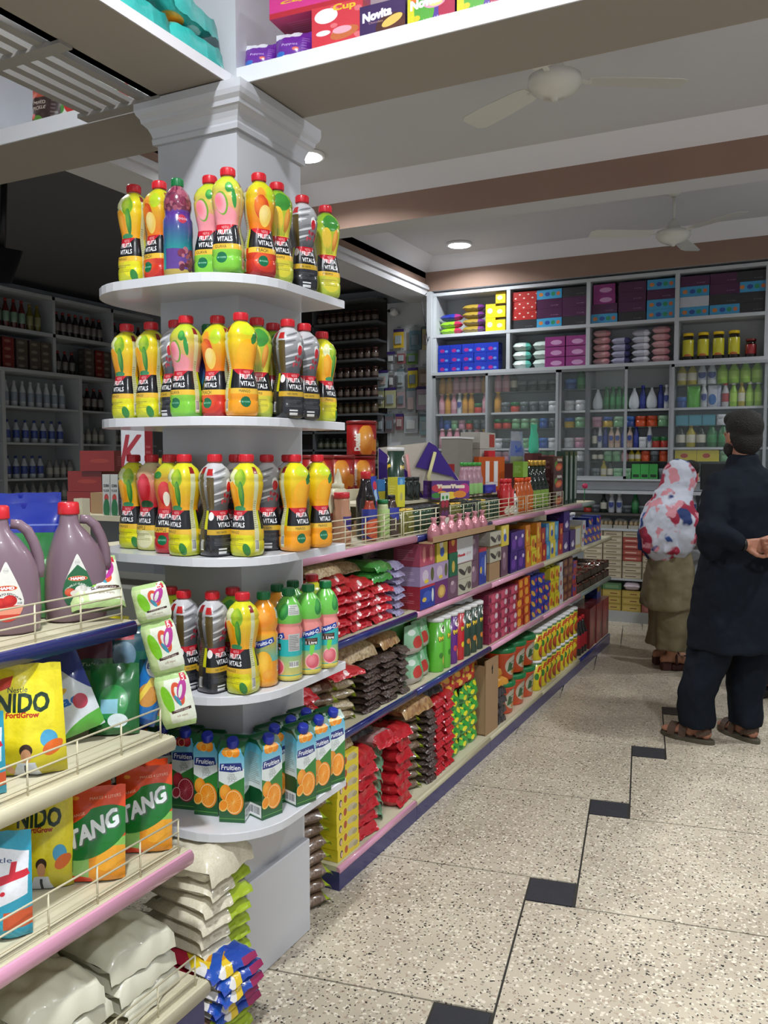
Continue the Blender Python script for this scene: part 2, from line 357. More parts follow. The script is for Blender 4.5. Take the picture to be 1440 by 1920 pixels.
# ---------------------------------------------------------------- pillar with wrap-round shelves
PX0, PX1, PY0, PY1 = -1.68, -1.405, 1.893, 2.21
PW = mat('pillar_laminate', '#c6c7cd', .22, noise=.02, nscale=3, coat=.3)
b = MB(); b.box(PX0, PX1, PY0, PY1, 0, 3.48, PW); P = struct(b.ob('pillar'))
b = MB(); b.box(PX0-.02, PX1+.022, PY0-.022, PY1-.002, 0, .30, PW, bev=.003); struct(b.ob('skirting', P))
b = MB(); cp = [(.001, 2.385), (.010, 2.385), (.012, 2.398), (.010, 2.404), (.013, 2.415), (.019, 2.428), (.027, 2.437), (.032, 2.441), (.034, 2.452), (.042, 2.462), (.046, 2.474), (.046, 2.496), (.001, 2.496)]
for o_x, z in cp: b.v += [(PX0-o_x, PY0-o_x, z), (PX1+o_x, PY0-o_x, z), (PX1+o_x, PY1+o_x, z), (PX0-o_x, PY1+o_x, z)]
for k in range(len(cp)-1):
    for j in range(4): b.face((k*4+j, k*4+(j+1) % 4, k*4+4+(j+1) % 4, k*4+4+j), PW)
struct(b.ob('capital_moulding', P))
SHZ = [.518, .883, 1.245, 1.608, 1.968]
def shelf_outline(x0, x1, y0, y1, r, n=9):
    pts = [(x1, y1), ]
    pts += [(x1-r+r*math.cos(t), y0+r*1.0+r*math.sin(t)) for t in [-(PI/2)*k/n for k in range(n+1)]]
    pts += [(x0+r-r*math.sin(t), y0+r-r*math.cos(t)) for t in [(PI/2)*k/n for k in range(n+1)]]
    pts += [(x0, y1)]
    return pts
SHELFM = mat('shelf_laminate', '#d4d5da', .25, noise=.03, nscale=5, coat=.3)
for i, z in enumerate(SHZ):
    o = shelf_outline(-1.835, -1.25, 1.695, 2.205, .2); n = len(o); b = MB()
    for zz, ins in ((z-.023, 0), (z-.002, 0), (z, .002)):
        b.v += [(x+(.002 if x < -1.54 else -.002)*(ins > 0), y, zz) for x, y in o]
    for k in range(2):
        for j in range(n): b.face((k*n+(j+1) % n, k*n+j, k*n+n+j, k*n+n+(j+1) % n), SHELFM)
    b.face(tuple(2*n+j for j in range(n))[::-1], SHELFM); b.face(tuple(range(n)), SHELFM)
    s = b.ob('shelf_board', P)
# ---------------------------------------------------------------- loft shelves over the aisle
LT = mat('loft_lip', '#e4e4e8', .3)
def loft(name, x0, x1, y0, y1, z=2.5, t=.045):
    b = MB(); b.box(x0, x1, y0, y1, z, z+t, LT, side=LT, top=LOFTU); return struct(b.ob(name))
b = MB()
b.box(-1.405, 2.3, 1.90, 2.16, 2.5, 2.502, LOFTU); b.box(-1.405, 2.3, 1.895, 2.16, 2.502, 2.545, LT); struct(b.ob('loft_board_aisle'))
b = MB(); b.box(-1.405, 2.3, 2.14, 2.16, 2.545, 3.2, mat('loft_back', '#cdb9c2', .5)); struct(b.ob('loft_back_panel_aisle'))
b = MB(); b.box(-1.66, -1.42, -1.2, 1.893, 2.5, 2.502, LOFTU); b.box(-1.66, -1.418, -1.2, 1.893, 2.502, 2.53, LT); struct(b.ob('loft_board_entrance'))
b = MB(); b.box(-6.9, -1.68, 1.91, 2.17, 2.5, 2.502, LOFTU); b.box(-6.9, -1.68, 1.905, 2.17, 2.502, 2.55, LT); struct(b.ob('loft_board_side'))
b = MB(); b.box(-6.9, -1.68, 2.15, 2.17, 2.55, 3.3, mat('loft_back_grey', '#b9bcc0', .5)); struct(b.ob('loft_back_panel_side'))
# slatted rack hung beside the entrance loft
r_ = tag(empty('slatted_rack', (-1.79, .9, 2.5)), 'grey slatted rack hanging level with the loft board beside the pillar', 'rack')
SLATM = mat('slat_paint', '#8f8b87', .5)
for k in range(6):
    b = MB(); b.box(-.13+k*.052, -.13+k*.052+.026, -1.9, .98, 0, .014, SLATM); b.ob('slat', r_)
for k, y in enumerate((-.6, .1, .62, .965)):
    b = MB(); b.box(-.15, .16, y-.02, y+.02, -.008, .004, SLATM); b.ob('crossbar', r_)
# ================================================================ printed designs and product prototypes
RED = mat('red_cap', '#c8202c', .35, coat=.3); GRN = mat('green_cap', '#14703c', .35, coat=.3); BLU = mat('blue_cap', '#1c2d96', .35, coat=.3)
CLEAR = mat('clear_neck', '#b87a70', .15, coat=.5); WHT = mat('white_plastic', '#e6e6e6', .35); BLK = mat('black_plastic', '#1a1a1c', .35); SILV = mat('foil', '#c9c9cd', .25, metal=.6, bump=.4, bscale=60)
YEL = mat('yellow_cap', '#e8c21e', .35); CARD = mat('cardboard', '#9b7d5c', .85, noise=.06, nscale=20); GOLD = mat('gold_foil', '#c9a24a', .3, metal=.6)
ORG = mat('orange_plastic', '#e2501e', .35, coat=.2); LIME = mat('lime_plastic', '#9fb52a', .35); PNK = mat('pink_plastic', '#d987a8', .4); GREY = mat('grey_plastic', '#8a8c90', .45)
def fruita(name, kind):
    a = Art(432, 320, '#c8c81e')
    top, mid, low, low2 = dict(mango=('#d8dc28', '#e8a01c', '#e8c828', '#b8c42a'), mangob=('#e0e01e', '#f0a014', '#f2981a', '#f0a01e'), peach=('#c9d41e', '#e8741c', '#d8401e', '#a81c20'), guava=('#b8d42a', '#e88c90', '#8cc83c', '#6cbc3c'),
        black=('#cfcfd2', '#4a4a4e', '#2c2c32', '#1c1d24'), pine=('#7cb02a', '#d8c43c', '#c8c83c', '#a8b83c'), apple=('#b8c82a', '#d84030', '#c8282c', '#b01c28'), capple=('#d8d8a0', '#c8202c', '#d8d49c', '#c8c860'))[kind]
    a.grad(0, .49, 1, 1, mid, top); a.grad(0, 0, 1, .29, low2, low)
    for o in (0, -.5, .5):
        E = lambda u, v, rx, ry, c, ang=0, c2=None: a.ell(o+u, v, rx, ry, c, ang, 1, c2)
        if kind == 'mango':
            E(.44, .84, .07, .09, '#e6e8b0'); E(.53, .83, .07, .1, '#7aa81e', 0, '#b8d03c'); E(.44, .66, .06, .14, '#f09a14', 10, '#f8b83c'); E(.545, .66, .035, .14, '#2e7a34', 4, '#6aa83c'); E(.5, .51, .09, .03, '#3c8a5a')
            E(.57, .17, .1, .1, '#e2dc1e'); E(.6, .08, .035, .07, '#2f7d34', 30)
        elif kind == 'mangob':
            E(.5, .62, .12, .18, '#f5a010', 0, '#ffc02a'); E(.58, .82, .03, .08, '#2e7a34', -35); E(.5, .9, .1, .06, '#cfdc2a')
        elif kind == 'peach':
            E(.45, .84, .045, .07, '#e8942c'); E(.46, .7, .08, .13, '#c8401c', 15, '#e87a28'); E(.5, .62, .075, .11, '#eec85a', 0, '#f4dc90'); E(.57, .85, .06, .08, '#b4cc28'); E(.5, .15, .13, .11, '#c8301c', 0, '#e86030')
        elif kind == 'guava':
            E(.5, .57, .14, .1, '#e8909a'); E(.47, .7, .068, .12, '#6ca030', 20); E(.46, .7, .058, .105, '#f0a0a8', 20, '#e87888'); E(.55, .86, .04, .055, '#2f8a3c', -40, '#5ab04a'); E(.6, .75, .022, .1, '#2f8a3c', 10)
            E(.5, .1, .14, .1, '#7cc43c')
        elif kind == 'black':
            for t in range(9): E(.38+.03*(t % 5), .55+.045*t, .1, .012, '#d8d8dc' if t % 2 else '#77777c', 12)
            E(.56, .76, .035, .07, '#f0f0f0'); E(.56, .74, .03, .055, '#c41c28'); a.blobs(16, o+.48, .57, o+.62, .66, .013, ['#b02838', '#8a1c30', '#c84858']); a.rect(o+.3, .5, o+.38, .84, '#5a4a28'); a.rect(o+.3, .86, o+.37, .93, '#b02020')
        elif kind == 'pine':
            E(.5, .86, .1, .1, '#3c8a34'); E(.45, .68, .06, .12, '#e8c43c', 10); E(.56, .66, .035, .13, '#c87820', -8, '#e8a848'); 
            for t in range(6): a.poly([(o+.44+.02*t, .5), (o+.46+.022*t-.02, .62), (o+.45+.02*t, .5)], '#4a8a2c')
            E(.5, .15, .1, .1, '#d8cc3c')
        elif kind == 'apple':
            E(.5, .66, .08, .13, '#c8202c', 0, '#e05050'); E(.52, .6, .045, .08, '#f4ecd8'); E(.42, .86, .05, .04, '#2f7d34')
        elif kind == 'capple':
            E(.5, .7, .085, .17, '#c01c28', 0, '#e84858'); E(.52, .52, .1, .05, '#24482c'); E(.5, .13, .1, .1, '#e4e0b4')
        a.rect(o+.3, .29, o+.7, .49, '#17181c'); a.poly([(o+.31, .49), (o+.62, .49), (o+.47, .38)], '#c41c2c'); a.rect(o+.37, .475, o+.6, .49, '#c41c2c')
        a.text('NESTLE', o+.5, .462, .09, '#f4dcd8')
        a.text('FRUITA', o+.495, .412, .165, '#ffffff', h=.05, bold=.12); a.text('VITALS', o+.5, .34, .165, '#ffffff', h=.05, bold=.12)
        a.rect(o+.3, .235, o+.7, .29, '#c8a02c' if kind == 'black' else '#e8b83c')
        a.text(dict(mango='MANGO', mangob='MANGO', peach='PEACH', guava='GUAVA', black='RED GRAPES', pine='PINEAPPLE', apple='APPLE', capple='APPLE')[kind], o+.46, .262, .12, '#3a3a28')
        if kind in ('guava', 'peach', 'apple', 'mangob'): E(.47, .15, .055, .055, '#136a44'); a.text('BE POSITIVE', o+.47, .15, .085, '#d8f0e0')
        else: a.lines(o+.38, .12, o+.58, .2, 5, '#7a7a40' if kind != 'black' else '#6a6a6c', a=.6)
        a.rect(o+.69, .05, o+.755, .93, '#d8d8a8' if kind != 'black' else '#4a4030'); a.lines(o+.695, .3, o+.75, .6, 14, '#7a7a58', a=.6); a.bars(o+.7, .07, o+.745, .18)
        a.rect(o+.69, .88, o+.755, .95, '#8a1c20')
        if kind == 'black': a.rect(o+.42, .03, o+.52, .06, '#e8e8e8'); a.rect(o+.42, .075, o+.52, .09, '#e8e8e8'); a.ell(o+.34, .43, .035, .045, '#f0e8e6')
    return a.mat('print_'+name, rough=.25, coat=.5)
FP = [(.028, 0), (.036, .004), (.0388, .014), (.0395, .028), (.039, .038), (.0372, .042), (.0392, .047), (.0388, .062), (.036, .085), (.031, .108), (.029, .124), (.0305, .135), (.0345, .155), (.0378, .178), (.0388, .192), (.0365, .198), (.0385, .203), (.037, .213), (.030, .228), (.021, .237), (.0155, .243)]
def cap_mb(r, z0, z1, m, seg=18):
    b = MB(); b.lathe([(r*.98, z0), (r, z0+.002), (r, z1-.003), (r*.93, z1)], m, seg)
    for k in range(seg): t = 2*PI*k/seg; b.box(-.0009, .0009, -.0006, .0006, 0, (z1-z0)*.75, m, T=Matrix.Translation((math.cos(t)*r, math.sin(t)*r, z0+.002))@Matrix.Rotation(t, 4, 'Z'))
    return b
def fruita_proto(kind):
    m = fruita('fruita_'+kind, kind); b = MB(); b.lathe(FP, m, 28, sq=.28, uvz=(0, .245)); b.lathe([(.0152, .241), (.0145, .252)], CLEAR, 16)
    return Proto('juice_bottle', b, 'juice bottle', [('cap', cap_mb(.0185, .246, .266, RED))])
FR = {k: fruita_proto(k) for k in 'mango mangob peach guava black pine apple capple'.split()}
def round_bottle(name, art, prof, capm, capr=.016, cz=(.238, .256), cat='juice bottle', seg=22):
    b = MB(); b.lathe(prof, art, seg, uvz=(0, cz[0])); return Proto(name, b, cat, [('cap', cap_mb(capr, cz[0]-.002, cz[1], capm))])
a = Art(256, 256, '#5a3a8a'); a.grad(0, .3, 1, .7, '#1c8a8a', '#5a2a8a'); a.rect(0, .72, 1, 1, '#6a3048'); a.blobs(150, 0, .72, 1, .99, .03, ['#7a2c48', '#94485c', '#5c2038', '#a05a6a']); a.rect(0, .0, 1, .08, '#b8a04c')
for o in (.1, .6): a.blobs(40, o-.02, .08, o+.22, .3, .03, ['#7a2c48', '#94485c', '#5c2038', '#b06a78'])
for o in (.0, .5): a.ell(o+.1, .62, .05, .05, '#b8344c'); a.text('Joose', o+.1, .62, .12, '#d8e0f4', slant=.2); a.grad(o+.28, .08, o+.4, .7, '#1cb0a0', '#4a3a9a')
GRAPE = round_bottle('grape_drink_bottle', a.mat('print_grape', rough=.2, coat=.6), [(.03, 0), (.037, .006), (.038, .02), (.0375, .1), (.0385, .11), (.0385, .145), (.034, .155), (.033, .165), (.036, .178), (.036, .195), (.03, .215), (.018, .23), (.014, .236)], GRN, .0155, (.236, .255))
def fruitio(kind):
    a = Art(320, 288, '#2aa8a8')
    if kind == 'mango': a.rect(0, 0, 1, 1, '#e8941c'); a.grad(0, .3, 1, .62, '#58b0b0', '#e8a01c'); c1, c2 = '#e8901c', '#f0b840'
    else: a.grad(0, .08, 1, .62, '#d8c86a', '#18a0a8'); a.grad(0, .3, 1, .5, '#2ab0b0', '#2ab0b0'); a.rect(0, .5, 1, .68, '#e08a84'); a.rect(0, .68, 1, 1, '#6cc04c'); c1, c2 = '#d8586a', '#f0909a'
    for o in (0, -.5, .5):
        if kind == 'mango': a.ell(o+.5, .8, .14, .1, '#e88a1c', 0, 1, '#f4b048'); a.ell(o+.5, .25, .11, .17, '#f0a820', 0, 1, '#ffd050'); a.ell(o+.57, .14, .08, .07, '#f09418', 0, 1, '#f8b040')
        else: a.ell(o+.62, .82, .06, .1, '#24803c', -20, 1, '#4aa848'); a.ell(o+.53, .17, .1, .1, '#f4b8b4'); a.ell(o+.53, .17, .085, .085, c1, 0, 1, c2); a.ell(o+.52, .34, .03, .1, '#7ad04c', -10)
        a.poly([(o+.38, .47), (o+.42, .53), (o+.62, .58), (o+.64, .52), (o+.44, .45)], '#1c3c94'); a.text('Fruiti-O', o+.51, .515, .2, '#ffffff', h=.045, slant=.15, rot=10, bold=.15)
        a.rect(o+.43, .37, o+.59, .45, '#4a3028') if kind != 'mango' else None
        if kind != 'mango': a.text('1 Litre', o+.51, .395, .14, '#ffffff', h=.035, bold=.2); a.text('With Guava', o+.51, .43, .1, '#e8d8c8')
        a.rect(o+.18, .36, o+.33, .56, '#b8b8b8'); a.lines(o+.19, .37, o+.32, .55, 9, '#6a6a6a'); a.bars(o+.19, .17, o+.31, .24)
        a.rect(o+.18, .78, o+.33, .9, '#c8ccc4'); a.lines(o+.19, .79, o+.32, .89, 5, '#8a8a8a')
    a.rect(0, 0, 1, .07, '#d8c85a' if kind != 'mango' else '#e09a3c')
    return a.mat('print_fruitio_'+kind, rough=.22, coat=.55)
RP = [(.028, 0), (.036, .004), (.038, .012), (.036, .018), (.038, .024), (.0375, .06), (.0385, .12), (.0385, .142), (.034, .150), (.034, .155), (.038, .165), (.0385, .185), (.036, .203), (.026, .222), (.016, .233), (.0145, .238)]
FIO = {k: round_bottle('squash_bottle', fruitio(k), RP, GRN, .0175, (.238, .257)) for k in ('mango', 'guava')}
# juice cartons
def carton(kind):
    a = Art(256, 384, '#15552c'); o1, o2, o3 = ('#e8861c', '#f4a838', '#f0901c') if kind == 'orange' else ('#8a1c28', '#b83440', '#a02434')
    a.grad(0, .45, .7, .92, '#dfe8e8', '#3aa0c8'); a.rect(0, .44, .7, .66, '#dfe6e4'); a.poly([(0, .3), (0, .5), (.25, .44), (.7, .56), (.7, .3)], '#2f7d34'); a.poly([(0, .96), (.7, .96), (.7, .8), (.58, .9), (.1, .9), (0, .82)], '#15552c')
    a.ell(.22, .85, .13, .055, o1, 0, 1, o2); a.ell(.45, .85, .13, .058, o1, 0, 1, o2); a.ell(.3, .84, .1, .05, '#f4c878'); a.ell(.3, .84, .085, .042, o3)
    a.poly([(.02, .62), (.04, .71), (.62, .73), (.66, .64), (.36, .61)], '#1c2f7a'); a.text('Fruitien', .34, .668, .52, '#ffffff', h=.06, slant=.12, bold=.25)
    a.text('100%', .36, .575, .18, '#8a9090'); a.text('ORANGE' if kind == 'orange' else 'NECTAR', .36, .54, .26, '#8a9090'); a.text('JUICE', .36, .505, .2, '#8a9090')
    a.ell(.18, .36, .16, .1, o1, 0, 1, o2); a.ell(.42, .25, .25, .155, o1); a.ell(.4, .25, .225, .14, '#f8d8a0' if kind == 'orange' else '#f0c0c0'); a.ell(.4, .25, .21, .13, o3)
    for k in range(9): t = k*PI/9; a.poly([(.4+.2*math.cos(t), .25+.125*math.sin(t)), (.4-.2*math.cos(t), .25-.125*math.sin(t)), (.4-.2*math.cos(t)+.006, .25-.125*math.sin(t)-.003), (.4+.2*math.cos(t)+.006, .25+.125*math.sin(t)-.003)], '#f8c878' if kind == 'orange' else '#e08890')
    a.ell(.12, .2, .13, .07, '#f4c060' if kind == 'orange' else '#e8b0b0', 20); a.ell(.12, .205, .11, .055, o3, 20); a.rect(0, 0, .7, .09, '#1c5a2c'); a.rect(0, .04, .7, .05, '#5a9a3c')
    a.rect(.7, 0, 1, 1, '#16502c'); a.grad(.7, .35, 1, .85, '#e4e8e4', '#48a0b8'); a.lines(.74, .4, .96, .75, 16, '#8a9088'); a.rect(.72, .02, .98, .16, '#e8e8e4'); a.bars(.75, .04, .95, .14)
    m = a.mat('print_carton_'+kind, rough=.3, coat=.4); b = MB(); w, d, h0, h1 = .0355, .033, .195, .218
    b.v += [(-w, -d, 0), (w, -d, 0), (w, d, 0), (-w, d, 0), (-w, -d, h0), (w, -d, h0), (w, d, h1), (-w, d, h1), (-w, -d*.35, h1), (w, -d*.35, h1)]
    F = [(0, 0), (.7, 0), (.7, .86), (0, .86)]; b.face((0, 1, 5, 4), m, F); b.face((2, 3, 7, 6), m, F); b.face((1, 2, 6, 9, 5), m, [(.7, 0), (1, 0), (1, .9), (.78, .9), (.7, .86)]); b.face((3, 0, 4, 8, 7), m, [(.7, 0), (1, 0), (1, .86), (.9, .9), (.7, .9)])
    b.face((4, 5, 9, 8), m, [(0, .86), (.7, .86), (.7, .98), (0, .98)]); b.face((8, 9, 6, 7), m, [(.71, .93), (.75, .93), (.75, .99), (.71, .99)]); b.face((3, 2, 1, 0), m, [(.71, .95)]*4)
    b.box(-w, w, d*.7, d*.78, h1, h1+.006, m, front=(.71, .93, .75, .97))
    cp = MB(); T = Matrix.Translation((0, -d*.42, h0+.012))@Matrix.Rotation(R(22), 4, 'X'); cp.lathe([(.017, 0), (.0175, .003), (.0155, .019), (.013, .021)], BLU, 18, T=T)
    return Proto('juice_carton', b, 'juice carton', [('cap', cp)], body='carton_body')
CT = {k: carton(k) for k in ('orange', 'pom')}
# ---- pouches and bags
def crinkle(x, y, s, k): return k*mnoise.noise(Vector((x*s, y*s, s*.37)))
def pouch(name, m, w, h, t, cat='pouch', seal=.07, wr=.006, taper=.96, seed=0, back=None, nu=12, nv=14, open_top=False):
    """stand-up pouch: print on the front (-y)"""
    b = MB()
    def prof(u, v):
        c = 1-abs(2*u-1)**2.6; k = min(1, (1-v-seal)/.55) if v < 1-seal else 0; k = max(k, 0)**.7; g = min(1, v/.05+.55); return t/2*(c**.55)*k*g
    def P(sg):
        def f(u, v):
            x = (u-.5)*w*(taper+(1-taper)*(1-v)*1.0); y = sg*prof(u, v)+crinkle(u+seed, v, 7, wr*(1 if 0 < u < 1 else 0)); return (x, y, v*h+crinkle(u+seed, 5, 6, .004)*(v > .9))
        return f
    b.grid(P(-1), nu, nv, m); b.grid(P(1), nu, nv, back or m, uvf=lambda u, v: (1-u, v), flip=True)
    return Proto(name, b, cat)
def flatbag(name, m, w, d, h, cat='food bag', seal=.1, m2=None, header=None, seed=0, wr=.004, nu=12, nv=10, fold=True, hu=0):
    """bag lying flat: width along x, depth along y, seals at both y ends, the front one (-y) folded down; header = print on the front flap"""
    b = MB()
    def f(up):
        def g(u, v):
            ss = seal*(1 if v < .5 else .8); q = min(v, 1-v); k = 0 if q < ss*.5 else min(1, (q-ss*.5)/(.2)); e = (1-abs(2*u-1)**3.4)**.5*k**.5
            z = h*.5+(h*.5*e if up else -h*.5*e)+crinkle(u*1.3+seed, v*1.3+(0 if up else 9), 5, wr)*(1 if 0 < u < 1 and 0 < v < 1 else .3)
            y = (v-.5)*d
            if q < ss:
                z = h*.5+crinkle(u+seed, v, 9, .008)*(1-q/ss)
                if v < .5 and fold: t = 1-q/ss; y = (ss-.5)*d-t*ss*d*.35; z -= t*h*.42
            x = (u-.5)*w*(1-.06*(1-e)); return (x, y+crinkle(u+seed, v+3, 4, .006), max(z, .001))
        return g
    mm = (lambda u, v: header if (header and v < seal and (u > hu or hu == 0)) else m)
    b.grid(f(True), nu, nv, mm); b.grid(f(False), nu, nv, mm, flip=True)
    return Proto(name, b, cat, split={header: 'header_label'} if header else None, body='filled_film')
def boxp(name, m, w, d, h, cat='box', parts=(), sreg=(.72, 0, 1, 1), front=(0, 0, .7, 1), side=None):
    b = MB(); b.box(-w/2, w/2, -d/2, d/2, 0, h, m, side=side or m, front=front, sreg=sreg); return Proto(name, b, cat, parts)
def packart(name, bg, side, words_=(), blobs=(), rects=(), w=160, h=160, rough=.35, coat=.3, bump=0):
    """front print in the first 70 % of the sheet, side colour in the rest"""
    a = Art(w, h, bg)
    for r in rects: a.rect(*r)
    for e in blobs: a.ell(*e)
    a.rect(.7, 0, 1, 1, side); a.lines(.76, .25, .94, .75, 6, '#ffffff', a=.25)
    for t in words_: a.text(t[0], *t[1:5], **(t[5] if len(t) > 5 else {}))
    return a.mat('print_'+name, rough=rough, coat=coat, bump=bump)
# NIDO milk powder pouch
a = Art(288, 384, '#e6d41c'); a.grad(0, 0, 1, .3, '#a89c1c', '#e6d41c'); a.poly([(.2, .35), (.1, .5), (.16, .78), (.35, .86), (.75, .86), (.9, .75), (.9, .5), (.6, .3)], '#ecdc28'); a.poly([(.13, .86), (.35, .9), (.32, .8), (.14, .76)], '#c83c2c')
a.text('Nestle', .42, .775, .26, '#1c2c24', h=.05); a.text('NIDO', .5, .66, .66, '#17321f', h=.16, bold=.9); a.text('FortiGrow', .5, .555, .42, '#b8341c', h=.045, bold=.3)
a.ell(.55, .24, .08, .06, '#3a2418'); a.ell(.55, .19, .065, .065, '#c89068'); a.poly([(.38, 0), (.44, .13), (.66, .13), (.72, 0)], '#c8ccd4'); a.poly([(.53, .0), (.53, .11), (.57, .11), (.57, 0)], '#1c2430'); a.ell(.35, .07, .04, .06, '#c89068', 30)
a.ell(.82, .33, .1, .08, '#4aa0c8', 30); a.ell(.86, .25, .12, .06, '#d8641c', 30); a.ell(.2, .25, .08, .06, '#f0ec88'); a.rect(0, .93, 1, 1, '#d8c81c')
NIDO = pouch('milk_powder_pouch', a.mat('print_nido', rough=.28, coat=.6, bump=.25, bscale=30), .175, .24, .075, seed=1.2, taper=.86, wr=.012)
NIDO2 = pouch('milk_powder_pouch', _M['print_nido'], .15, .25, .06, seed=4.2)
# drink powder pouch TANG
def tang(nm, top, gl, low, word='ORANGE'):
    a = Art(256, 352, top); a.grad(0, 0, 1, .45, low, '#8ac85a'); a.rect(.45, .0, 1, .3, '#e8941c'); a.ell(.8, .25, .25, .12, '#f0a82a', 20); a.ell(.5, .52, .62, .24, gl, 22); a.rect(0, .8, 1, 1, top); a.ell(.1, .73, .42, .12, top, 22)
    a.text('TANG', .52, .55, .84, '#5a6a5c', h=.17, slant=.25, rot=24, bold=1.6); a.text('TANG', .5, .56, .84, '#e8ecec', h=.17, slant=.25, rot=24, bold=1.1); a.text(word, .22, .7, .3, '#f8dcc8', h=.03, rot=15)
    a.text('MAKES 4 LITERS', .68, .88, .5, '#f4c8b8', h=.03, rot=4); a.ell(.2, .88, .06, .02, '#f0a02c'); a.ell(.2, .02, .3, .06, '#d83c1c'); a.rect(.08, .12, .2, .26, '#4a6a3c', .6)
    return a.mat('print_tang_'+nm, rough=.28, coat=.55, bump=.2)
TANG = pouch('drink_powder_pouch', tang('orange', '#de4a1e', '#18752c', '#9ac878'), .115, .175, .045, wr=.003, seed=2, taper=1)
TANGD = pouch('drink_powder_pouch', tang('dark', '#5a1620', '#3a1428', '#5a2434', 'GRAPE'), .115, .175, .045, wr=.003, seed=5, taper=1)
# blue milk pouch with red calligraphy strokes
a = Art(256, 384, '#2a98b4'); a.poly([(.05, .35), (.03, .78), (.5, .86), (.97, .8), (.95, .4), (.5, .3)], '#e4e6ec'); a.text('Nestle', .5, .735, .5, '#28406c', h=.045); a.text('20', .4, .66, .14, '#28406c')
a.poly([(.0, .42), (.05, .52), (.95, .64), (.98, .58), (.4, .48), (.3, .42)], '#cc2436'); a.poly([(.28, .5), (.3, .72), (.38, .72), (.35, .5)], '#cc2436'); a.poly([(.7, .55), (.74, .72), (.82, .72), (.78, .55)], '#cc2436'); a.ell(.55, .42, .035, .02, '#cc2436', 30); a.ell(.64, .44, .035, .02, '#cc2436', 30)
for k in range(10): a.poly([(k*.1, 0), (.5, .32), (k*.1+.04, 0)], '#3aa8c0')
a.ell(.25, .17, .08, .07, '#4a3428'); a.ell(.45, .17, .08, .07, '#3a2820'); a.ell(.25, .14, .05, .05, '#c89878'); a.ell(.45, .14, .05, .05, '#c89878'); a.rect(.65, .1, 1, .26, '#c8542c'); a.lines(.08, .03, .6, .09, 3, '#e8c8c8')
BUNY = pouch('milk_powder_pouch', a.mat('print_bluemilk', rough=.3, coat=.5, bump=.25), .14, .21, .06, seed=7)
# white and navy detergent style pouch
a = Art(224, 320, '#d4dae0'); a.poly([(0, .6), (0, 1), (1, 1), (1, .45), (.6, .78)], '#1c2f80'); a.text('pac', .5, .38, .5, '#2a6ab8', h=.11, bold=.9); a.ell(.76, .36, .13, .09, '#b83c50'); a.ell(.4, .52, .2, .04, '#e0b03c', 10); a.ell(.7, .06, .5, .1, '#58a83c', 15); a.ell(.05, .2, .14, .2, '#3a8ac0')
PAC = pouch('washing_powder_pouch', a.mat('print_pac', rough=.3, coat=.5, bump=.2), .125, .2, .055, seed=9)
a = Art(192, 288, '#5a8c58'); a.rect(0, .66, 1, 1, '#5a1c38'); a.ell(.55, .6, .28, .07, '#1f5a3c'); a.text('Tulsi', .55, .6, .34, '#c8d8c0', h=.04, slant=.2); a.rect(.1, .3, .5, .5, '#7aa86c'); a.ell(.7, .25, .14, .12, '#8a2c48'); a.lines(.15, .1, .6, .25, 5, '#d8e0c8')
TULSI = pouch('tea_pouch', a.mat('print_tulsi', rough=.35, coat=.4), .13, .22, .05, seed=3)
a = Art(192, 288, '#14604c'); a.rect(0, .7, 1, 1, '#0f4a58'); a.ell(.5, .66, .24, .16, '#6a8aa0'); a.ell(.5, .3, .3, .2, '#3a8a40'); a.rect(.3, .84, .7, .92, '#b02838'); a.ell(.6, .25, .15, .1, '#c88828')
TEAP = pouch('tea_pouch', a.mat('print_tealpouch', rough=.3, coat=.5), .13, .22, .055, seed=6)
a = Art(160, 320, '#1e6ab0'); a.grad(0, .5, 1, 1, '#1e6ab0', '#3aa0d8'); a.ell(.5, .7, .42, .14, '#f0f0f8'); a.text('Nestle', .5, .76, .5, '#2850a0', h=.04); a.text('Everyday', .5, .68, .7, '#2850a0', h=.08, bold=.6, rot=8); a.ell(.5, .35, .35, .14, '#c88a3c'); a.poly([(0, .05), (.4, .55), (1, .6), (1, .5), (.5, .45), (.1, 0)], '#e8c84c'); a.rect(0, 0, 1, .08, '#184a90')
EVD = pouch('milk_powder_pouch', a.mat('print_everyday', rough=.28, coat=.6, bump=.2), .075, .21, .045, seed=8)
a = Art(160, 224, '#17602c'); a.ell(.5, .45, .3, .25, '#2f8a44'); a.rect(.25, .3, .6, .5, '#8ac0d0'); a.ell(.6, .2, .2, .1, '#d8e4e8'); GPO = pouch('snack_pouch', a.mat('print_greenpouch', rough=.28, coat=.55), .12, .17, .05, seed=11)
a = Art(192, 256, '#e4d428'); a.ell(.5, .3, .3, .14, '#c8a018'); YBG = pouch('yellow_pouch', a.mat('print_yellowbag', rough=.35, coat=.3), .16, .22, .06, seed=12)
def zipbag(nm, top, body, word):
    a = Art(224, 256, body); a.rect(0, .74, 1, 1, top); a.poly([(0, .55), (.3, .62), (1, .5), (1, 0), (0, 0)], '#35873c' if 'green' in nm else body); a.text(word, .5, .5, .7, '#a8e0a8', h=.07, bold=.4); a.rect(.02, .8, .98, .815, '#c8d0e8', .5)
    return pouch('refill_bag', a.mat('print_'+nm, rough=.25, coat=.6), .2, .27, .06, seed=14, taper=1)
ZIPG = zipbag('greenzip', '#1c2f96', '#2a7a3c', 'Olive Gold'); ZIPY = zipbag('yellowzip', '#d8d0b8', '#d8c82c', 'Gold')
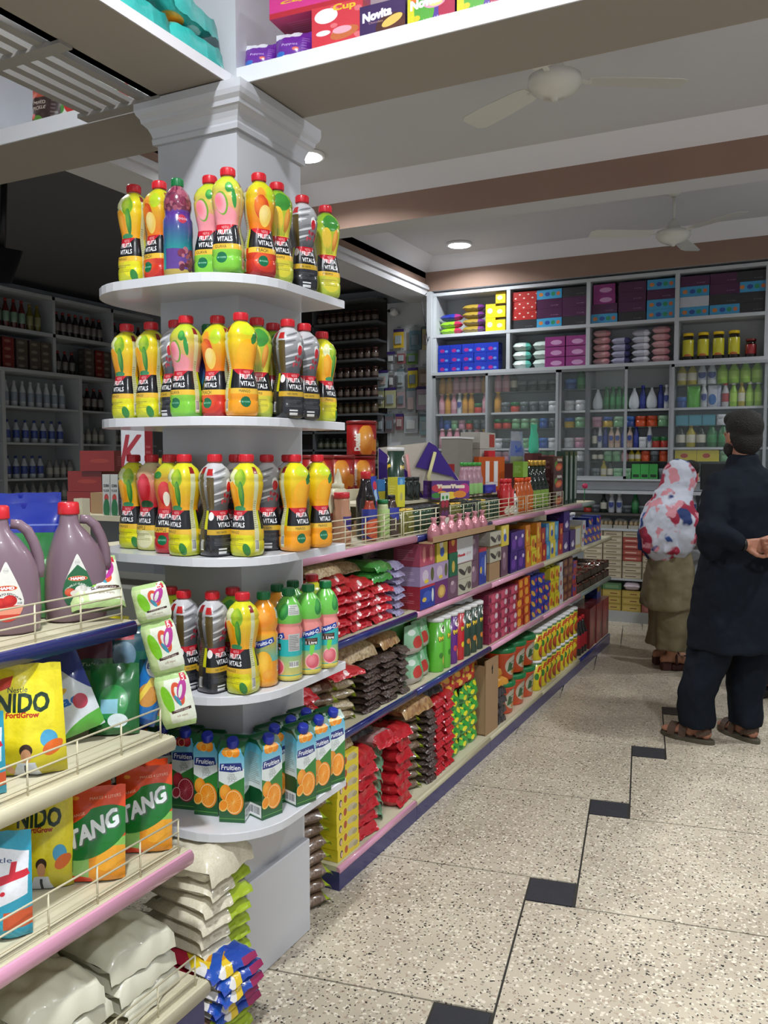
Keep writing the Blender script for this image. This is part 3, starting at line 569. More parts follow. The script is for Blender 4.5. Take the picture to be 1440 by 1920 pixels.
# perforated strip of sachets
def sachet_art():
    a = Art(160, 192, '#c4d89a'); a.poly([(.3, 0), (.3, 1), (1, 1), (1, 0)], '#e6ead8'); a.rect(0, .0, 1, .1, '#b0cc88'); a.rect(0, .9, 1, 1, '#b0cc88'); a.ell(.32, .55, .14, .26, '#7ac41e', 15); a.ell(.64, .62, .16, .22, '#d8522c', 15); a.ell(.64, .62, .08, .14, '#e8eadc', 15); a.ell(.76, .68, .12, .2, '#b83a94', -25); a.ell(.72, .66, .05, .13, '#e4e6e0', -25); a.ell(.6, .5, .05, .12, '#3a90a8', 30)
    a.poly([(.36, .28), (.36, .33), (.92, .36), (.92, .31)], '#3a1c18'); a.text('Moisturizing', .64, .32, .42, '#e8e0d8'); a.text('soft wipes', .64, .22, .3, '#8a6a5c'); a.rect(.78, .84, .95, .97, '#c82c3c'); a.text('5', .86, .9, .08, '#ffffff'); return a.mat('print_sachet', rough=.25, coat=.6, bump=.3, bscale=40)
SACH = sachet_art()
# ---- lying bags
FLOUR = flatbag('flour_bag', mat('flour_in_clear_bag', '#d2cfba', .3, coat=.7, noise=.04, nscale=8, bump=.3, bscale=7), .20, .24, .06, 'flour bag', seal=.06, nu=18, nv=16, wr=.011)
RICEM = grain_mat('rice_in_clear_bag', ['#d8d0b8', '#dfd7c2', '#d3c9ae', '#ddd5be'], 260, bump=.5, bscale=14)
RICE = flatbag('rice_bag', RICEM, .19, .24, .055, 'rice bag', header=LIME, seal=.09, nu=14, nv=14, wr=.007, hu=.52)
RICE2 = flatbag('rice_bag', RICEM, .20, .23, .085, 'rice bag', seal=.06, nu=14, nv=14, wr=.012, seed=3)
BRN = grain_mat('brown_pulses', ['#6a5140', '#7d6450', '#5a4434', '#8a7360'], 150, bump=.7, bscale=30)
BRNB = flatbag('pulse_bag', BRN, .16, .2, .047, 'pulse bag', header=LIME, seal=.12, wr=.009, seed=1)
BRND = flatbag('spice_bag', grain_mat('dark_pods', ['#3a2c28', '#54423a', '#2c2220', '#6a5850'], 160, bump=.8, bscale=40), .15, .2, .03, 'spice bag', seal=.16, wr=.009, seed=2)
BGE = flatbag('pulse_bag', grain_mat('pale_pulses', ['#a89878', '#bfae8c', '#96866a', '#c8bb9a'], 170, bump=.6, bscale=35), .13, .2, .043, 'pulse bag', header=LIME, seal=.1, wr=.007, seed=5)
REDF = mat('red_film', '#b8202a', .22, coat=.7, noise=.1, nscale=16, bump=.8, bscale=26)
a = Art(128, 128, '#be222c'); a.rect(.3, .1, .55, .9, '#c83038'); a.ell(.45, .12, .06, .06, '#f0d8d4', 60); REDP = a.mat('print_red_bag', rough=.22, coat=.7, bump=.7, bscale=28)
REDB = flatbag('vermicelli_bag', REDP, .165, .22, .04, 'snack bag', seal=.12, wr=.011, seed=8)
REDC = flatbag('vermicelli_bag', REDP, .15, .2, .05, 'snack bag', header=REDF, seal=.2, wr=.014, seed=6)
REDW = flatbag('vermicelli_bag', mat('pink_clear_film', '#c8a0a0', .2, coat=.8, bump=.8, bscale=26), .15, .22, .05, 'snack bag', header=REDF, seal=.22, wr=.012, seed=7)
GRB = flatbag('seed_bag', grain_mat('seed_green_label', ['#8a7860', '#9a886c', '#7a6850'], 150), .15, .2, .05, 'seed bag', header=mat('green_label', '#6a9a7a', .3), seal=.12, wr=.01, seed=9)
GRF = flatbag('snack_bag', mat('green_film', '#3f8a3c', .22, coat=.7, bump=.6, bscale=26, noise=.12, nscale=12), .16, .22, .045, 'snack bag', seal=.1, seed=10)
NUT = flatbag('nut_bag', grain_mat('nuts', ['#9a7048', '#b8905c', '#8a5c38', '#c8a878'], 60, bump=.8, bscale=30), .24, .3, .07, 'nut bag', seal=.07, seed=11)
NUTP = flatbag('nut_bag', grain_mat('peanuts', ['#a8906c', '#c0a884', '#8c7450', '#cbb896'], 80, bump=.8, bscale=34), .26, .3, .075, 'nut bag', seal=.07, seed=12)
DRK = flatbag('spice_bag', mat('dark_film', '#3a3536', .25, coat=.7, bump=.7, bscale=20), .22, .26, .06, 'spice bag', seal=.1, seed=13)
LAV = flatbag('snack_bag', mat('lavender_film', '#9a94b4', .22, coat=.8, bump=.8, bscale=26), .1, .2, .035, 'snack bag', seal=.14, seed=14)
REDS = flatbag('spice_sachet', REDF, .13, .18, .042, 'spice sachet', seal=.14, seed=15, wr=.012)
a = Art(128, 128, '#3a9a3c'); a.blobs(14, 0, 0, 1, 1, .14, ['#e8dc28', '#2a7a34', '#58b83c', '#1c6030'], 5); GYP = pouch('snack_packet', a.mat('print_lemonpack', rough=.25, coat=.6), .12, .075, .05, seed=16, nu=8, nv=6)
a = Art(128, 160, '#c02820'); a.blobs(8, .1, .1, .9, .6, .16, ['#e8a828', '#d84c1c', '#e8c84c'], 4); a.ell(.5, .85, .4, .12, '#2f8a34'); NOOD = pouch('noodle_packet', a.mat('print_noodle', rough=.25, coat=.6), .13, .15, .045, seed=17, nu=8, nv=8)
a = Art(160, 128, '#3a50b0'); a.blobs(16, 0, 0, 1, 1, .14, ['#e8c428', '#2048a8', '#c82848', '#e8e4e0', '#2040a0', '#d89018'], 9); a.poly([(0, .1), (.9, .7), (1, .6), (.1, 0)], '#1c50b0'); a.poly([(0, .4), (.5, 1), (.62, 1), (.1, .3)], '#e8cc28'); COLOR = a.mat('print_colour_pack', rough=.22, coat=.7, bump=.4, bscale=24)
COLB = flatbag('washing_powder_bag', COLOR, .17, .22, .045, 'washing powder bag', hu=.6, header=mat('magenta_film', '#9a2458', .25, coat=.6, noise=.2, nscale=15), seal=.08, wr=.01, seed=20)
# big plastic jugs of sauce
def jug(name, capm, label):
    JM = mat('sauce_plastic', '#7d6672', .3, coat=.25, noise=.05, nscale=12); b = MB()
    def ring(z, wx, wy, cx): return (z, wx, wy, cx)
    S = [(0, .06, .042, 0), (.006, .068, .047, 0), (.05, .071, .05, 0), (.1, .070, .05, 0), (.14, .066, .049, 0), (.175, .054, .044, -.002), (.205, .038, .035, -.008), (.225, .024, .026, -.012), (.24, .0215, .0225, -.013), (.256, .021, .021, -.013)]
    seg = 24; n0 = len(b.v)
    for z, wx, wy, cx in S:
        for j in range(seg):
            t = 2*PI*j/seg; ct, st_ = math.cos(t), math.sin(t); q = (abs(ct)**2.6+abs(st_)**2.6)**(-1/2.6); b.v.append((cx+wx*ct*q, wy*st_*q, z))
    for k in range(len(S)-1):
        for j in range(seg): b.face((n0+k*seg+j, n0+k*seg+(j+1) % seg, n0+(k+1)*seg+(j+1) % seg, n0+(k+1)*seg+j), JM, None, True)
    b.face(tuple(range(seg))[::-1], JM)
    hd = MB(); hd.tube([(.012, 0, .238), (.03, 0, .236), (.046, 0, .222), (.058, 0, .196), (.067, 0, .165), (.07, 0, .135), (.068, 0, .118)], [.011, .0115, .012, .012, .012, .011, .01], JM, 10)
    lb = MB(); pts = [(math.sin(t)*.034*(1 if math.cos(t) < 0 else (1-.72*math.cos(t)**1.2)), math.cos(t)*(.085 if math.cos(t) > 0 else .045)) for t in [2*PI*k/36 for k in range(36)]]
    def W(x, z): # wrap onto the jug front
        zz = .075+z; k = 0
        while k < len(S)-2 and S[k+1][0] < zz: k += 1
        f = (zz-S[k][0])/(S[k+1][0]-S[k][0]); wx = S[k][1]*(1-f)+S[k+1][1]*f; wy = S[k][2]*(1-f)+S[k+1][2]*f
        return (x, -wy*(max(1-abs(x/wx)**2.6, .05))**(1/2.6)-.0008, zz)
    nr = 6
    for r in range(nr+1): lb.v += [W(x*r/nr, z*r/nr) for x, z in pts]
    for r in range(nr):
        for j in range(36):
            j2 = (j+1) % 36; uvv = [(.5+pts[q][0]*rr/nr/.072, (pts[q][1]*rr/nr+.048)/.136) for q, rr in ((j, r), (j, r+1), (j2, r+1), (j2, r))]
            lb.face((r*36+j, (r+1)*36+j, (r+1)*36+j2, r*36+j2), label, uvv, True)
    cp = MB(); cp.lathe([(.0245, .25), (.025, .253), (.0235, .276), (.02, .279)], capm, 20, ctr=(-.013, 0))
    return Proto(name, b, 'sauce jug', [('handle', hd), ('label', lb), ('cap', cp)])
def juglabel(nm, c1, word, red):
    a = Art(256, 448, '#e6e4de'); a.rect(0, 0, 1, .5, c1); 
    if not red: a.poly([(.2, .62), (.5, .8), (.9, .62), (1, .4), (0, .4)], '#2a6a44')
    a.ell(.5, .84, .09, .05, '#d8d6d0'); a.text('Fresh', .5, .84, .13, '#9a9a9a'); a.ell(.5, .56, .3, .045, '#e8b070'); a.ell(.5, .56, .28, .038, '#c8352a'); a.text('HAMD', .5, .56, .42, '#ffffff', h=.042, bold=.7)
    if red:
        a.rect(0, .28, 1, .52, '#e4e2dc'); a.text(word, .5, .47, .8, '#24242c', h=.034, arc=.25, bold=.2); a.ell(.35, .33, .18, .08, '#b01c20', 0, 1, '#d83830'); a.ell(.58, .36, .2, .09, '#b81c20', 0, 1, '#d83830'); a.rect(0, .14, 1, .25, '#e8957c'); a.rect(0, 0, 1, .14, '#c83c30'); a.bars(.78, .28, .92, .34)
    else: a.text(word, .5, .47, .8, '#e8ece4', h=.034, arc=.25, bold=.2); a.ell(.25, .33, .16, .07, '#c8402c', 0, 1, '#e06848'); a.ell(.6, .36, .2, .08, '#d8d4cc', 0, 1, '#f4f0ec'); a.poly([(.56, .38), (.6, .47), (.64, .38)], '#d8d4cc'); a.ell(.4, .31, .14, .05, '#e4dcd0'); a.rect(.78, .33, .95, .4, '#e8e8e8'); a.rect(0, 0, 1, .2, '#1f5a3a')
    m = a.mat('print_'+nm, rough=.35, coat=.3); return m
JUGK = jug('sauce_jug', RED, juglabel('ketchup', '#c83c30', 'TOMATO KETCHUP', True)); JUGC = jug('sauce_jug', RED, juglabel('chilli', '#22603c', 'CHILLI GARLIC', False))
# ================================================================ bottles and cartons on the pillar
SHN = ['lowest pillar shelf', 'second pillar shelf from the floor', 'middle pillar shelf', 'second pillar shelf from the top', 'top pillar shelf']
FN = dict(mango='mango', mangob='golden mango', peach='peach', guava='guava', black='red grape', pine='pineapple', apple='red apple', capple='red and cream')
cnt = {}
def on_pillar(lv, kind, x, top, base, turn=0, h=.266, P=None, noun=None, lean=0):
    """x, top, base read off the photograph give the distance; the bottle then stands on its shelf"""
    D = h*FOC/(base-top)*1.0; p = ond(x, (top+base)/2, D); X, Y = p[0], p[1]
    if lv == 4:
        p = onz(x, base, SHZ[lv]); k = 1+(.035 if lv < 3 else .01)/math.hypot(p[0], p[1]); X, Y = p[0]*k, p[1]*k
    X = min(max(X, -1.80), -1.272); Y = max(Y, 1.735)
    if -1.735 < X < -1.35: Y = min(Y, 1.845)
    if Y > 1.86: X = max(X, -1.358) if X > -1.54 else min(X, -1.727)
    Y = min(Y, 2.165)
    PL.append([lv, kind, X, Y, turn, P, noun])
PL = []
def px1(c, off, s=3.13): return off+c/s
S1 = [('mango', 180, 120, 735, -20), ('peach', 312, 97, 722, -25), ('grape', 495, 167, 695, 0), ('guava', 635, 105, 688, -5), ('guava', 737, 53, 680, 0), ('peach', 855, 107, 688, 40), ('pine', 955, 155, 712, 35), ('black', 1150, 155, 775, 40), ('pine', 1285, 273, 812, 35)]
S2 = [('mango', 135, 968, 1525, -25), ('mango', 205, 998, 1510, -25), ('mango', 265, 958, 1522, -25), ('black', 403, 948, 1520, -30), ('guava', 540, 937, 1518, -20), ('peach', 678, 923, 1515, -20), ('mangob', 787, 907, 1515, 42), ('pine', 878, 935, 1520, 25), ('pine', 980, 960, 1520, 35), ('grape', 1085, 1005, 1500, 0), ('black', 1180, 962, 1545, 45), ('black', 1263, 985, 1550, 48), ('mango', 1318, 1030, 1545, 60)]
S3 = [('mango', 163, 152, 698, -15), ('capple', 308, 150, 708, -18), ('apple', 430, 150, 715, -5), ('mango', 505, 147, 748, -28), ('mangob', 575, 150, 690, 0), ('black', 708, 148, 738, 55), ('mango', 840, 147, 748, -25), ('black', 895, 148, 720, 0), ('black', 980, 148, 712, 25), ('black', 1080, 148, 705, 20), ('mangob', 1170, 148, 712, 50), ('mangob', 1260, 150, 700, 50)]
S4 = [('guava', 402, 910, 1480, -35), ('black', 532, 922, 1505, 60), ('black', 662, 935, 1525, 60), ('mango', 738, 960, 1560, -22), ('fmango', 878, 955, 1520, 10), ('pine', 980, 908, 1450, 0), ('fguava', 1060, 955, 1510, -55), ('fguava', 1165, 930, 1465, 20), ('fguava', 1262, 907, 1428, 20), ('fmango', 1090, 910, 1440, 0), ('fguava', 1185, 870, 1390, 0), ('mango', 1352, 880, 1380, 30)]
for k, X, t, b_, tr in S1: on_pillar(4, k, 200+X/3.13, 300+t/3.13, 300+b_/3.13, tr)
for k, X, t, b_, tr in S2: on_pillar(3, k, 200+X/3.13, 300+t/3.13, 300+b_/3.13, tr)
for k, X, t, b_, tr in S3: on_pillar(2, k, 200+X/3.13, 800+t/3.13, 800+b_/3.13, tr)
for k, X, t, b_, tr in S4: on_pillar(1, k, 200+X/3.13, 800+t/3.13, 800+b_/3.13, tr)
# nudge bottles apart so none clip
for it in range(60):
    for i in range(len(PL)):
        for j in range(i+1, len(PL)):
            a, b = PL[i], PL[j]
            if a[0] != b[0]: continue
            dx, dy = b[2]-a[2], b[3]-a[3]; d = math.hypot(dx, dy); mn = .083
            if d < mn:
                k = (mn-d)/2/(d+1e-6); a[2] -= dx*k; a[3] -= dy*k; b[2] += dx*k; b[3] += dy*k
    for a in PL:
        a[2] = min(max(a[2], -1.797), -1.272); a[3] = min(max(a[3], 1.738), 2.165)
        if -1.725 < a[2] < -1.36 and a[3] > 1.848:
            if a[3] < 1.90: a[3] = 1.848
            else: a[2] = -1.36 if a[2] > -1.54 else -1.725
        for cx in (-1.635, -1.45): # rounded corners
            sx = -1 if cx < -1.54 else 1
            if (a[2]-cx)*sx > 0 and a[3] < 1.895:
                d = math.hypot(a[2]-cx, a[3]-1.895)
                if d > .163: a[2] = cx+(a[2]-cx)*.163/d; a[3] = 1.895+(a[3]-1.895)*.163/d
PL.sort(key=lambda a: (a[0], math.atan2(a[3]-1.95, -(a[2]+1.54)) ))
tot = {}
for a in PL: tot[(a[0], a[1])] = tot.get((a[0], a[1]), 0)+1
for lv, kind, X, Y, turn, P_, noun in sorted(PL, key=lambda a: (a[0], a[1], math.atan2(a[2], a[3]))):
    n = cnt[(lv, kind)] = cnt.get((lv, kind), 0)+1
    pr = {'grape': GRAPE, 'fmango': FIO['mango'], 'fguava': FIO['guava']}.get(kind) or FR[kind]
    desc = {'grape': 'purple grape soda bottle with green cap', 'fmango': 'orange mango squash bottle with green cap', 'fguava': 'pink and teal guava bottle with green cap'}.get(kind) or FN[kind]+' nectar bottle with red cap'
    lb = '%s on the %s' % (desc, SHN[lv])
    if tot[(lv, kind)] > 1: lb = '%s %s, %s' % (o_(n-1), lb, 'clockwise') if 0 else '%s, %s from the side-aisle end' % (lb.replace(' on the ', ', ').replace(' with red cap', '').replace(' with green cap', ''), o_(n-1))
    pr.place(X, Y, SHZ[lv]+.0005, R(22+turn), lb, 'juice bottles on the '+SHN[lv])
CR = [('orange', 560, 1375, 775, -2, 1), ('orange', 415, 1364, 735, -8, 2), ('pom', 290, 1354, 700, -8, 1), ('pom', 152, 1345, 665, -8, 2), ('orange', 60, 1340, 640, -5, 3),
      ('orange', 735, 1358, 725, 52, 4), ('orange', 820, 1343, 660, 52, 5), ('orange', 920, 1352, 695, 50, 6), ('orange', 1040, 1336, 640, 50, 7), ('orange', 1130, 1323, 583, 50, 8)]
CY = []
for kind, X, t, b_, tr, n in CR:
    p = onz(260+X/3.048, 1290+(b_)/3.048, SHZ[0]); v = Vector((p[0], p[1])); v = v+v.normalized()*.04
    CY.append([v.x, v.y, kind, tr])
CY += [[CY[7][0]-.1, CY[7][1]+.07, 'orange', 50], [CY[8][0]-.088, CY[8][1]+.07, 'orange', 50]]
for it in range(50):
    for a in CY:
        a[0] = min(max(a[0], -1.80), -1.287); a[1] = min(max(a[1], 1.738), 2.165)
        if -1.735 < a[0] < -1.352 and a[1] > 1.845:
            if a[1] < 1.9: a[1] = 1.845
            else: a[0] = -1.355
        for b in CY:
            if a is b: continue
            dx, dy = b[0]-a[0], b[1]-a[1]; d = math.hypot(dx, dy)
            if d < .081: k = (.081-d)/2/(d+1e-6); a[0] -= dx*k; a[1] -= dy*k; b[0] += dx*k; b[1] += dy*k
cc = {}
for X, Y, kind, tr in sorted(CY, key=lambda a: math.atan2(a[0], a[1])):
    n = cc[kind] = cc.get(kind, 0)+1
    CT[kind].place(X, Y, SHZ[0]+.0005, R(22+tr), '%s juice carton with blue cap, lowest pillar shelf, %s from the side aisle' % ('orange' if kind == 'orange' else 'pomegranate', o_(n-1)), 'juice cartons on the lowest pillar shelf')
# bags piled between the front rack and the pillar
for k in range(7):
    z = .02+.0; P_ = RICE2 if k == 6 else RICE
    P_.place(-1.435+random.uniform(-.01, .01), 1.735+random.uniform(-.006, .006), .165+k*.04, R(62+random.uniform(-5, 5)) if 0 else R(88+random.uniform(-6, 6)), '%s white rice bag %s, pile in front of the pillar' % (('clear topmost' if k == 6 else 'lime-headed'), '' if k == 6 else o_(k)+' from the bottom'), 'rice bags piled against the pillar', sc=(1, 1, .8 if k < 6 else .95))
for k in range(5):
    COLB.place(-1.36+random.uniform(-.012, .012), 1.70+random.uniform(-.01, .01), .07+k*.03, R(86+random.uniform(-9, 9)), 'blue, yellow and magenta washing powder bag, %s from the bottom of the floor pile' % o_(k), 'washing powder bags piled by the pillar', sc=(1, 1, .7))
for k in range(2):
    BRNB.place(-1.37, 1.69, .002+k*.044, R(86), 'brown pulse bag under the washing powder bags, %s' % ('on the floor' if k == 0 else 'one up from the floor'), 'pulse bags under the washing powder')
for k in range(9):
    BRNB.place(-1.505+random.uniform(-.008, .008), 2.325+random.uniform(-.006, .006), .002+k*.047, R(160+random.uniform(-9, 9)), 'brown pulse bag with lime header, %s up in the floor pile behind the pillar' % o_(k), 'brown pulse bags piled behind the pillar')
# ================================================================ front rack beside the camera
def rail(b, x, y0, y1, z, h, rows=3, step=.13):
    for k in range(rows): zz = z+h*(.25+.75*k/(rows-1)); b.tube([(x, y0, zz), (x, y1, zz)], .0022, WIRE, 6)
    n = max(2, int(round((y1-y0)/step)))
    for k in range(n+1): y = y0+(y1-y0)*k/n; b.tube([(x, y, z-.004), (x, y, z+h)], .0022, WIRE, 6)
fr = tag(empty('display_rack', (-1.7, .9, 0)), 'cream metal display rack in front of the pillar, end panel slotted', 'rack')
def at_rack(b, name, parent=fr): o = b.ob(name, parent); o.matrix_parent_inverse = parent.matrix_world.inverted(); return o
bpy.context.view_layer.update()
YE = 1.55; RK = [(1.102, -1.468, NAVYE, YE), (.826, -1.36, CREAM, YE+.01), (.552, -1.31, PINK, YE+.01), (.235, -1.265, CREAM, YE+.01)]
for k, (z, x, lm, ye) in enumerate(RK):
    b = MB(); b.box(-1.95, x-.012, -.4, ye, z-.03, z, CREAM)
    for q in range(5): b.box(x-.05+q*.009, x-.046+q*.009, -.4, ye, z, z+.0012, CREAM)
    s = at_rack(b, 'shelf_board'); b = MB(); T = Matrix.Translation((x-.008, 0, z-.016))
    n0 = len(b.v); cs = [(0, -.02), (.010, -.017), (.014, -.006), (.014, .006), (.008, .015), (0, .017)]
    for y in (-.4, ye):
        b.v += [(x-.012+c[0], y, z-.016+c[1]) for c in cs]
    for j in range(6): b.face((n0+j, n0+(j+1) % 6, n0+6+(j+1) % 6, n0+6+j)[::-1], lm, None, j in (1, 2, 3))
    b.face(tuple(n0+j for j in range(6)), lm); b.face(tuple(n0+11-j for j in range(6)), lm); at_rack(b, 'price_strip')
    b = MB(); h = (.085, .075, .085, .075)[k]; rail(b, x-.02, -.4, ye-.03, z, h, 4 if k == 0 else 3); o = at_rack(b, 'wire_guard')
b = MB(); b.box(-1.9, -1.275, -.4, YE, 0, .2, NAVY); at_rack(b, 'base_panel')
for z in (0,):
    b = MB(); b.box(-1.985, -1.95, 1.84, 1.87, 0, 1.38, CREAM)
    for q in range(36): b.box(-1.976, -1.959, 1.8392, 1.8405, .12+q*.034, .135+q*.034, DARK)
    at_rack(b, 'slotted_upright')
b = MB(); b.box(-1.975, -1.955, -.4, 1.84, .05, 1.35, CREAM); at_rack(b, 'back_panel')
zt = [r[0] for r in RK]
# sauce jugs, zip bags and packets on its top shelf
def on(px, py, z, dz=0): p = onz(px, py, z); return p[0], p[1], z+dz
x, y, z = on(140, 1168, zt[0]); JUGC.place(x-.03, y+.035, zt[0]+.002, R(52), 'purple-brown chilli garlic sauce jug with green label, top of the front rack', 'sauce jugs on the front rack', sc=1.04)
x, y, z = on(15, 1195, zt[0]); JUGK.place(x-.045, y+.035, zt[0]+.002, R(52), 'purple-brown tomato ketchup jug with red tomato label, top of the front rack', 'sauce jugs on the front rack', sc=1.04)
def P2(pr, px, py, z, rz, lb, grp=None, rx=0, ry=0, sc=1, back=.03, dz=.002):
    p = onz(px, py, z); v = Vector((p[0], p[1])); v += v.normalized()*back; s_ = pr.size*(sc if not isinstance(sc, tuple) else 1); ca, sa = abs(math.cos(R(rz))), abs(math.sin(R(rz)))
    ex = s_[0]/2*ca+s_[1]/2*sa+.02*(rx != 0)*0; lim = {round(r[0], 3): r[1]-.034 for r in RK}.get(round(z, 3), 9)
    v.x = min(v.x, lim-ex); return pr.place(v.x, v.y, z+dz, R(rz), lb, grp, rx, ry, sc)
ZIPG.place(-1.745, 1.44, zt[0]+.002, R(38), 'green refill bag with blue zip top, behind the chilli garlic jug', 'refill bags behind the jugs', rx=R(-5), sc=1.06)
ZIPG.place(-1.85, 1.52, zt[0]+.012, R(42), 'green refill bag behind another, only its blue top showing', 'refill bags behind the jugs', rx=R(-5), sc=1.1)
ZIPY.place(-1.76, 1.19, zt[0]+.002, R(42), 'yellow refill bag with clear top behind the ketchup jug', 'refill bags behind the jugs', rx=R(-4))
ZIPY.place(-1.86, 1.29, zt[0]+.02, R(44), 'pale refill bag standing highest behind the ketchup jug', 'refill bags behind the jugs', rx=R(-4))
GP = pouch('wipes_packet', SACH, .13, .15, .05, seed=31)
GP.place(-1.54, 1.50, zt[0]+.03, R(60), 'light green wipes packet lying at the end of the top rack shelf', 'wipes packets on the front rack', rx=R(-35))
GP.place(-1.70, 1.50, zt[0]+.004, R(30), 'light green wipes packet standing behind the chilli garlic jug handle', 'wipes packets on the front rack', sc=.8)
# hanging strip of sachets
hs = tag(empty('sachet_strip', (-1.44, 1.53, 0)), 'strip of green and white wipes sachets hanging over the rack end', 'packet strip')
pts = [onx(276, 1095, -1.44), onx(292, 1165, -1.425), onx(318, 1262, -1.40), onx(340, 1362, -1.375)]
pts[0] = Vector(pts[0])
for k in range(3):
    a, c = Vector(pts[k]), Vector(pts[k+1]); b = MB(); H = (c-a).length; mid = (a+c)/2
    ax = (a-c).normalized(); xa = Vector((math.cos(R(32)), math.sin(R(32)), 0)); xa = (xa-ax*xa.dot(ax)).normalized(); ny = xa.cross(ax)
    for sg in (1, -1):
        def f(u, v, sg=sg): t = .016*(1-abs(2*u-1)**2.5)**.5*min(1, min(v, 1-v)/.2)**.6 if 0 < u < 1 else 0; return c+ax*(v*H)+xa*((u-.5)*.085*(1-.14*(1-min(1, min(v, 1-v)/.12))))+ny*(t*sg+crinkle(u+k, v, 9, .003))
        b.grid(f, 10, 12, SACH, flip=sg < 0)
    o = b.ob('sachet', hs); o.matrix_parent_inverse = Matrix.Translation((1.44, -1.53, 0))
# second shelf
P2(NIDO, 66, 1462, zt[1], 38, 'large yellow milk powder pouch on the second rack shelf', 'milk powder pouches on the front rack', rx=R(-3), back=.03, sc=.97)
P2(PAC, 150, 1400, zt[1], 40, 'white and navy washing powder pouch leaning beside the yellow pouch', None, rx=R(-8), ry=R(-20), back=.03, dz=.024)
P2(TULSI, 165, 1360, zt[1], 38, 'green tea pouch with maroon top behind the washing powder pouch', None, rx=R(-8), back=.09)
P2(BUNY, -42, 1500, zt[1], 35, 'small blue milk pouch at the picture edge, second rack shelf', None, back=.03, sc=.8)
P2(TEAP, 235, 1350, zt[1], 40, 'dark teal tea pouch at the back of the second rack shelf', None, rx=R(-10), back=.09)
P2(GPO, 214, 1385, zt[1], 35, 'dark green snack pouch behind the wire guard, second rack shelf', None, rx=R(-12), back=.03)
P2(EVD, 262, 1370, zt[1], 30, 'slim blue milk powder pouch tilted beside the hanging sachets', None, rx=R(-10), ry=R(18), back=.02, dz=.014)
P2(TEAP, 296, 1362, zt[1], 30, 'teal tea pouch at the end of the second rack shelf', None, rx=R(-5), back=.01, sc=.75)
P2(YBG, 190, 1340, zt[1], 35, 'yellow oats pouch half hidden at the back of the second shelf', None, rx=R(-8), back=.2)
# third shelf
P2(TANG, 192, 1668, zt[2], 34, 'orange and green drink powder pouch nearest the yellow pouch, third rack shelf', 'drink powder pouches', rx=R(-7), back=.035, sc=1.18)
P2(TANG, 285, 1610, zt[2], 34, 'orange and green drink powder pouch nearest the pillar, third rack shelf', 'drink powder pouches', rx=R(-7), back=.03, sc=1.15)
P2(TANG, 160, 1655, zt[2], 34, 'orange drink powder pouch tucked behind the first of the third shelf', 'drink powder pouches', rx=R(-7), back=.11, sc=1.04)
P2(TANG, 270, 1595, zt[2], 34, 'orange drink powder pouch tucked behind the one nearest the pillar', 'drink powder pouches', rx=R(-7), back=.10, sc=1.04)
P2(TANGD, 128, 1640, zt[2], 34, 'dark maroon drink powder pouch showing its top behind the orange ones', 'drink powder pouches', rx=R(-7), back=.18, sc=1.06)
P2(TANGD, 215, 1590, zt[2], 34, 'dark purple drink powder pouch deep on the third shelf', 'drink powder pouches', rx=R(-7), back=.2, sc=1.08)
P2(NIDO2, 78, 1700, zt[2], 36, 'yellow milk powder pouch on the third rack shelf', 'milk powder pouches on the front rack', rx=R(-5), back=.09, sc=.94)
P2(BUNY, 25, 1785, zt[2], 36, 'sky blue milk pouch with red brush lettering, third rack shelf', None, rx=R(-5), back=.035, sc=.98)
P2(NIDO2, -10, 1700, zt[2], 36, 'yellow milk powder pouch behind the sky blue one', 'milk powder pouches on the front rack', rx=R(-5), back=.13, sc=.9)
# flour bags on the bottom shelf
FZ = zt[3]
for k, (x, y, z, rz, w) in enumerate([(-1.430, 1.42, 0, 96, 'lowest of the pile nearest the pillar'), (-1.435, 1.415, .048, 92, 'second up in the pile nearest the pillar'), (-1.440, 1.42, .098, 84, 'topmost of the pile nearest the pillar'),
        (-1.420, 1.20, 0, 90, 'lowest of the middle pile'), (-1.430, 1.205, .048, 96, 'second up in the middle pile'), (-1.440, 1.20, .098, 80, 'topmost of the middle pile'),
        (-1.420, .98, 0, 92, 'lowest of the pile at the picture edge'), (-1.430, .98, .048, 86, 'topmost of the pile at the picture edge'), (-1.66, 1.3, .0, 88, 'lying at the back of the shelf'), (-1.66, 1.3, .055, 92, 'on top at the back of the shelf'), (-1.66, 1.08, .05, 84, 'second at the back of the shelf'), (-1.66, 1.08, 0, 90, 'under another at the back of the shelf')]):
    FLOUR.place(x, y, FZ+.001+z, R(rz), 'clear bag of white flour, '+w, 'flour bags on the bottom rack shelf', sc=(1, 1, 1.25) if z > .09 else 1)
# ================================================================ goods on the loft shelves
def bx(name, bg, side, w, h, d, **k): return boxp(name, packart(name+str(len(_M)), bg, side, **k), w, d, h)
LZ = 2.545
nov = lambda nm, bg, ex, wd: boxp('wafer_box', packart(nm, bg, '#3a2060', words_=[('Novita', .27, .7, .44, '#f0ecf4', dict(h=.24, bold=.9, rot=6, slant=.15))]+wd, blobs=ex, w=256, h=160), .125, .05, .088)
NV1 = nov('novita_choc', '#3c2258', [(.5, .3, .25, .35, '#4a2420'), (.55, .25, .2, .2, '#5a2c20'), (.5, .45, .17, .12, '#e8c060', 25), (.09, .09, .07, .07, '#e8d030')], [('Chocolate', .25, .5, .22, '#d8b0a0')])
NV2 = nov('novita_mix', '#5a3c9a', [(.05, .5, .2, .6, '#d8d028'), (.25, .5, .15, .5, '#58a83c'), (.6, .4, .14, .5, '#b02848'), (.62, .85, .14, .25, '#c83858'), (.4, .62, .16, .14, '#e8a0b8'), (.42, .6, .1, .08, '#e8e08c'), (.1, .8, .05, .08, '#e87828'), (.14, .3, .05, .08, '#d8c828')], [('Limited Edition', .42, .22, .36, '#f0e0e8')])
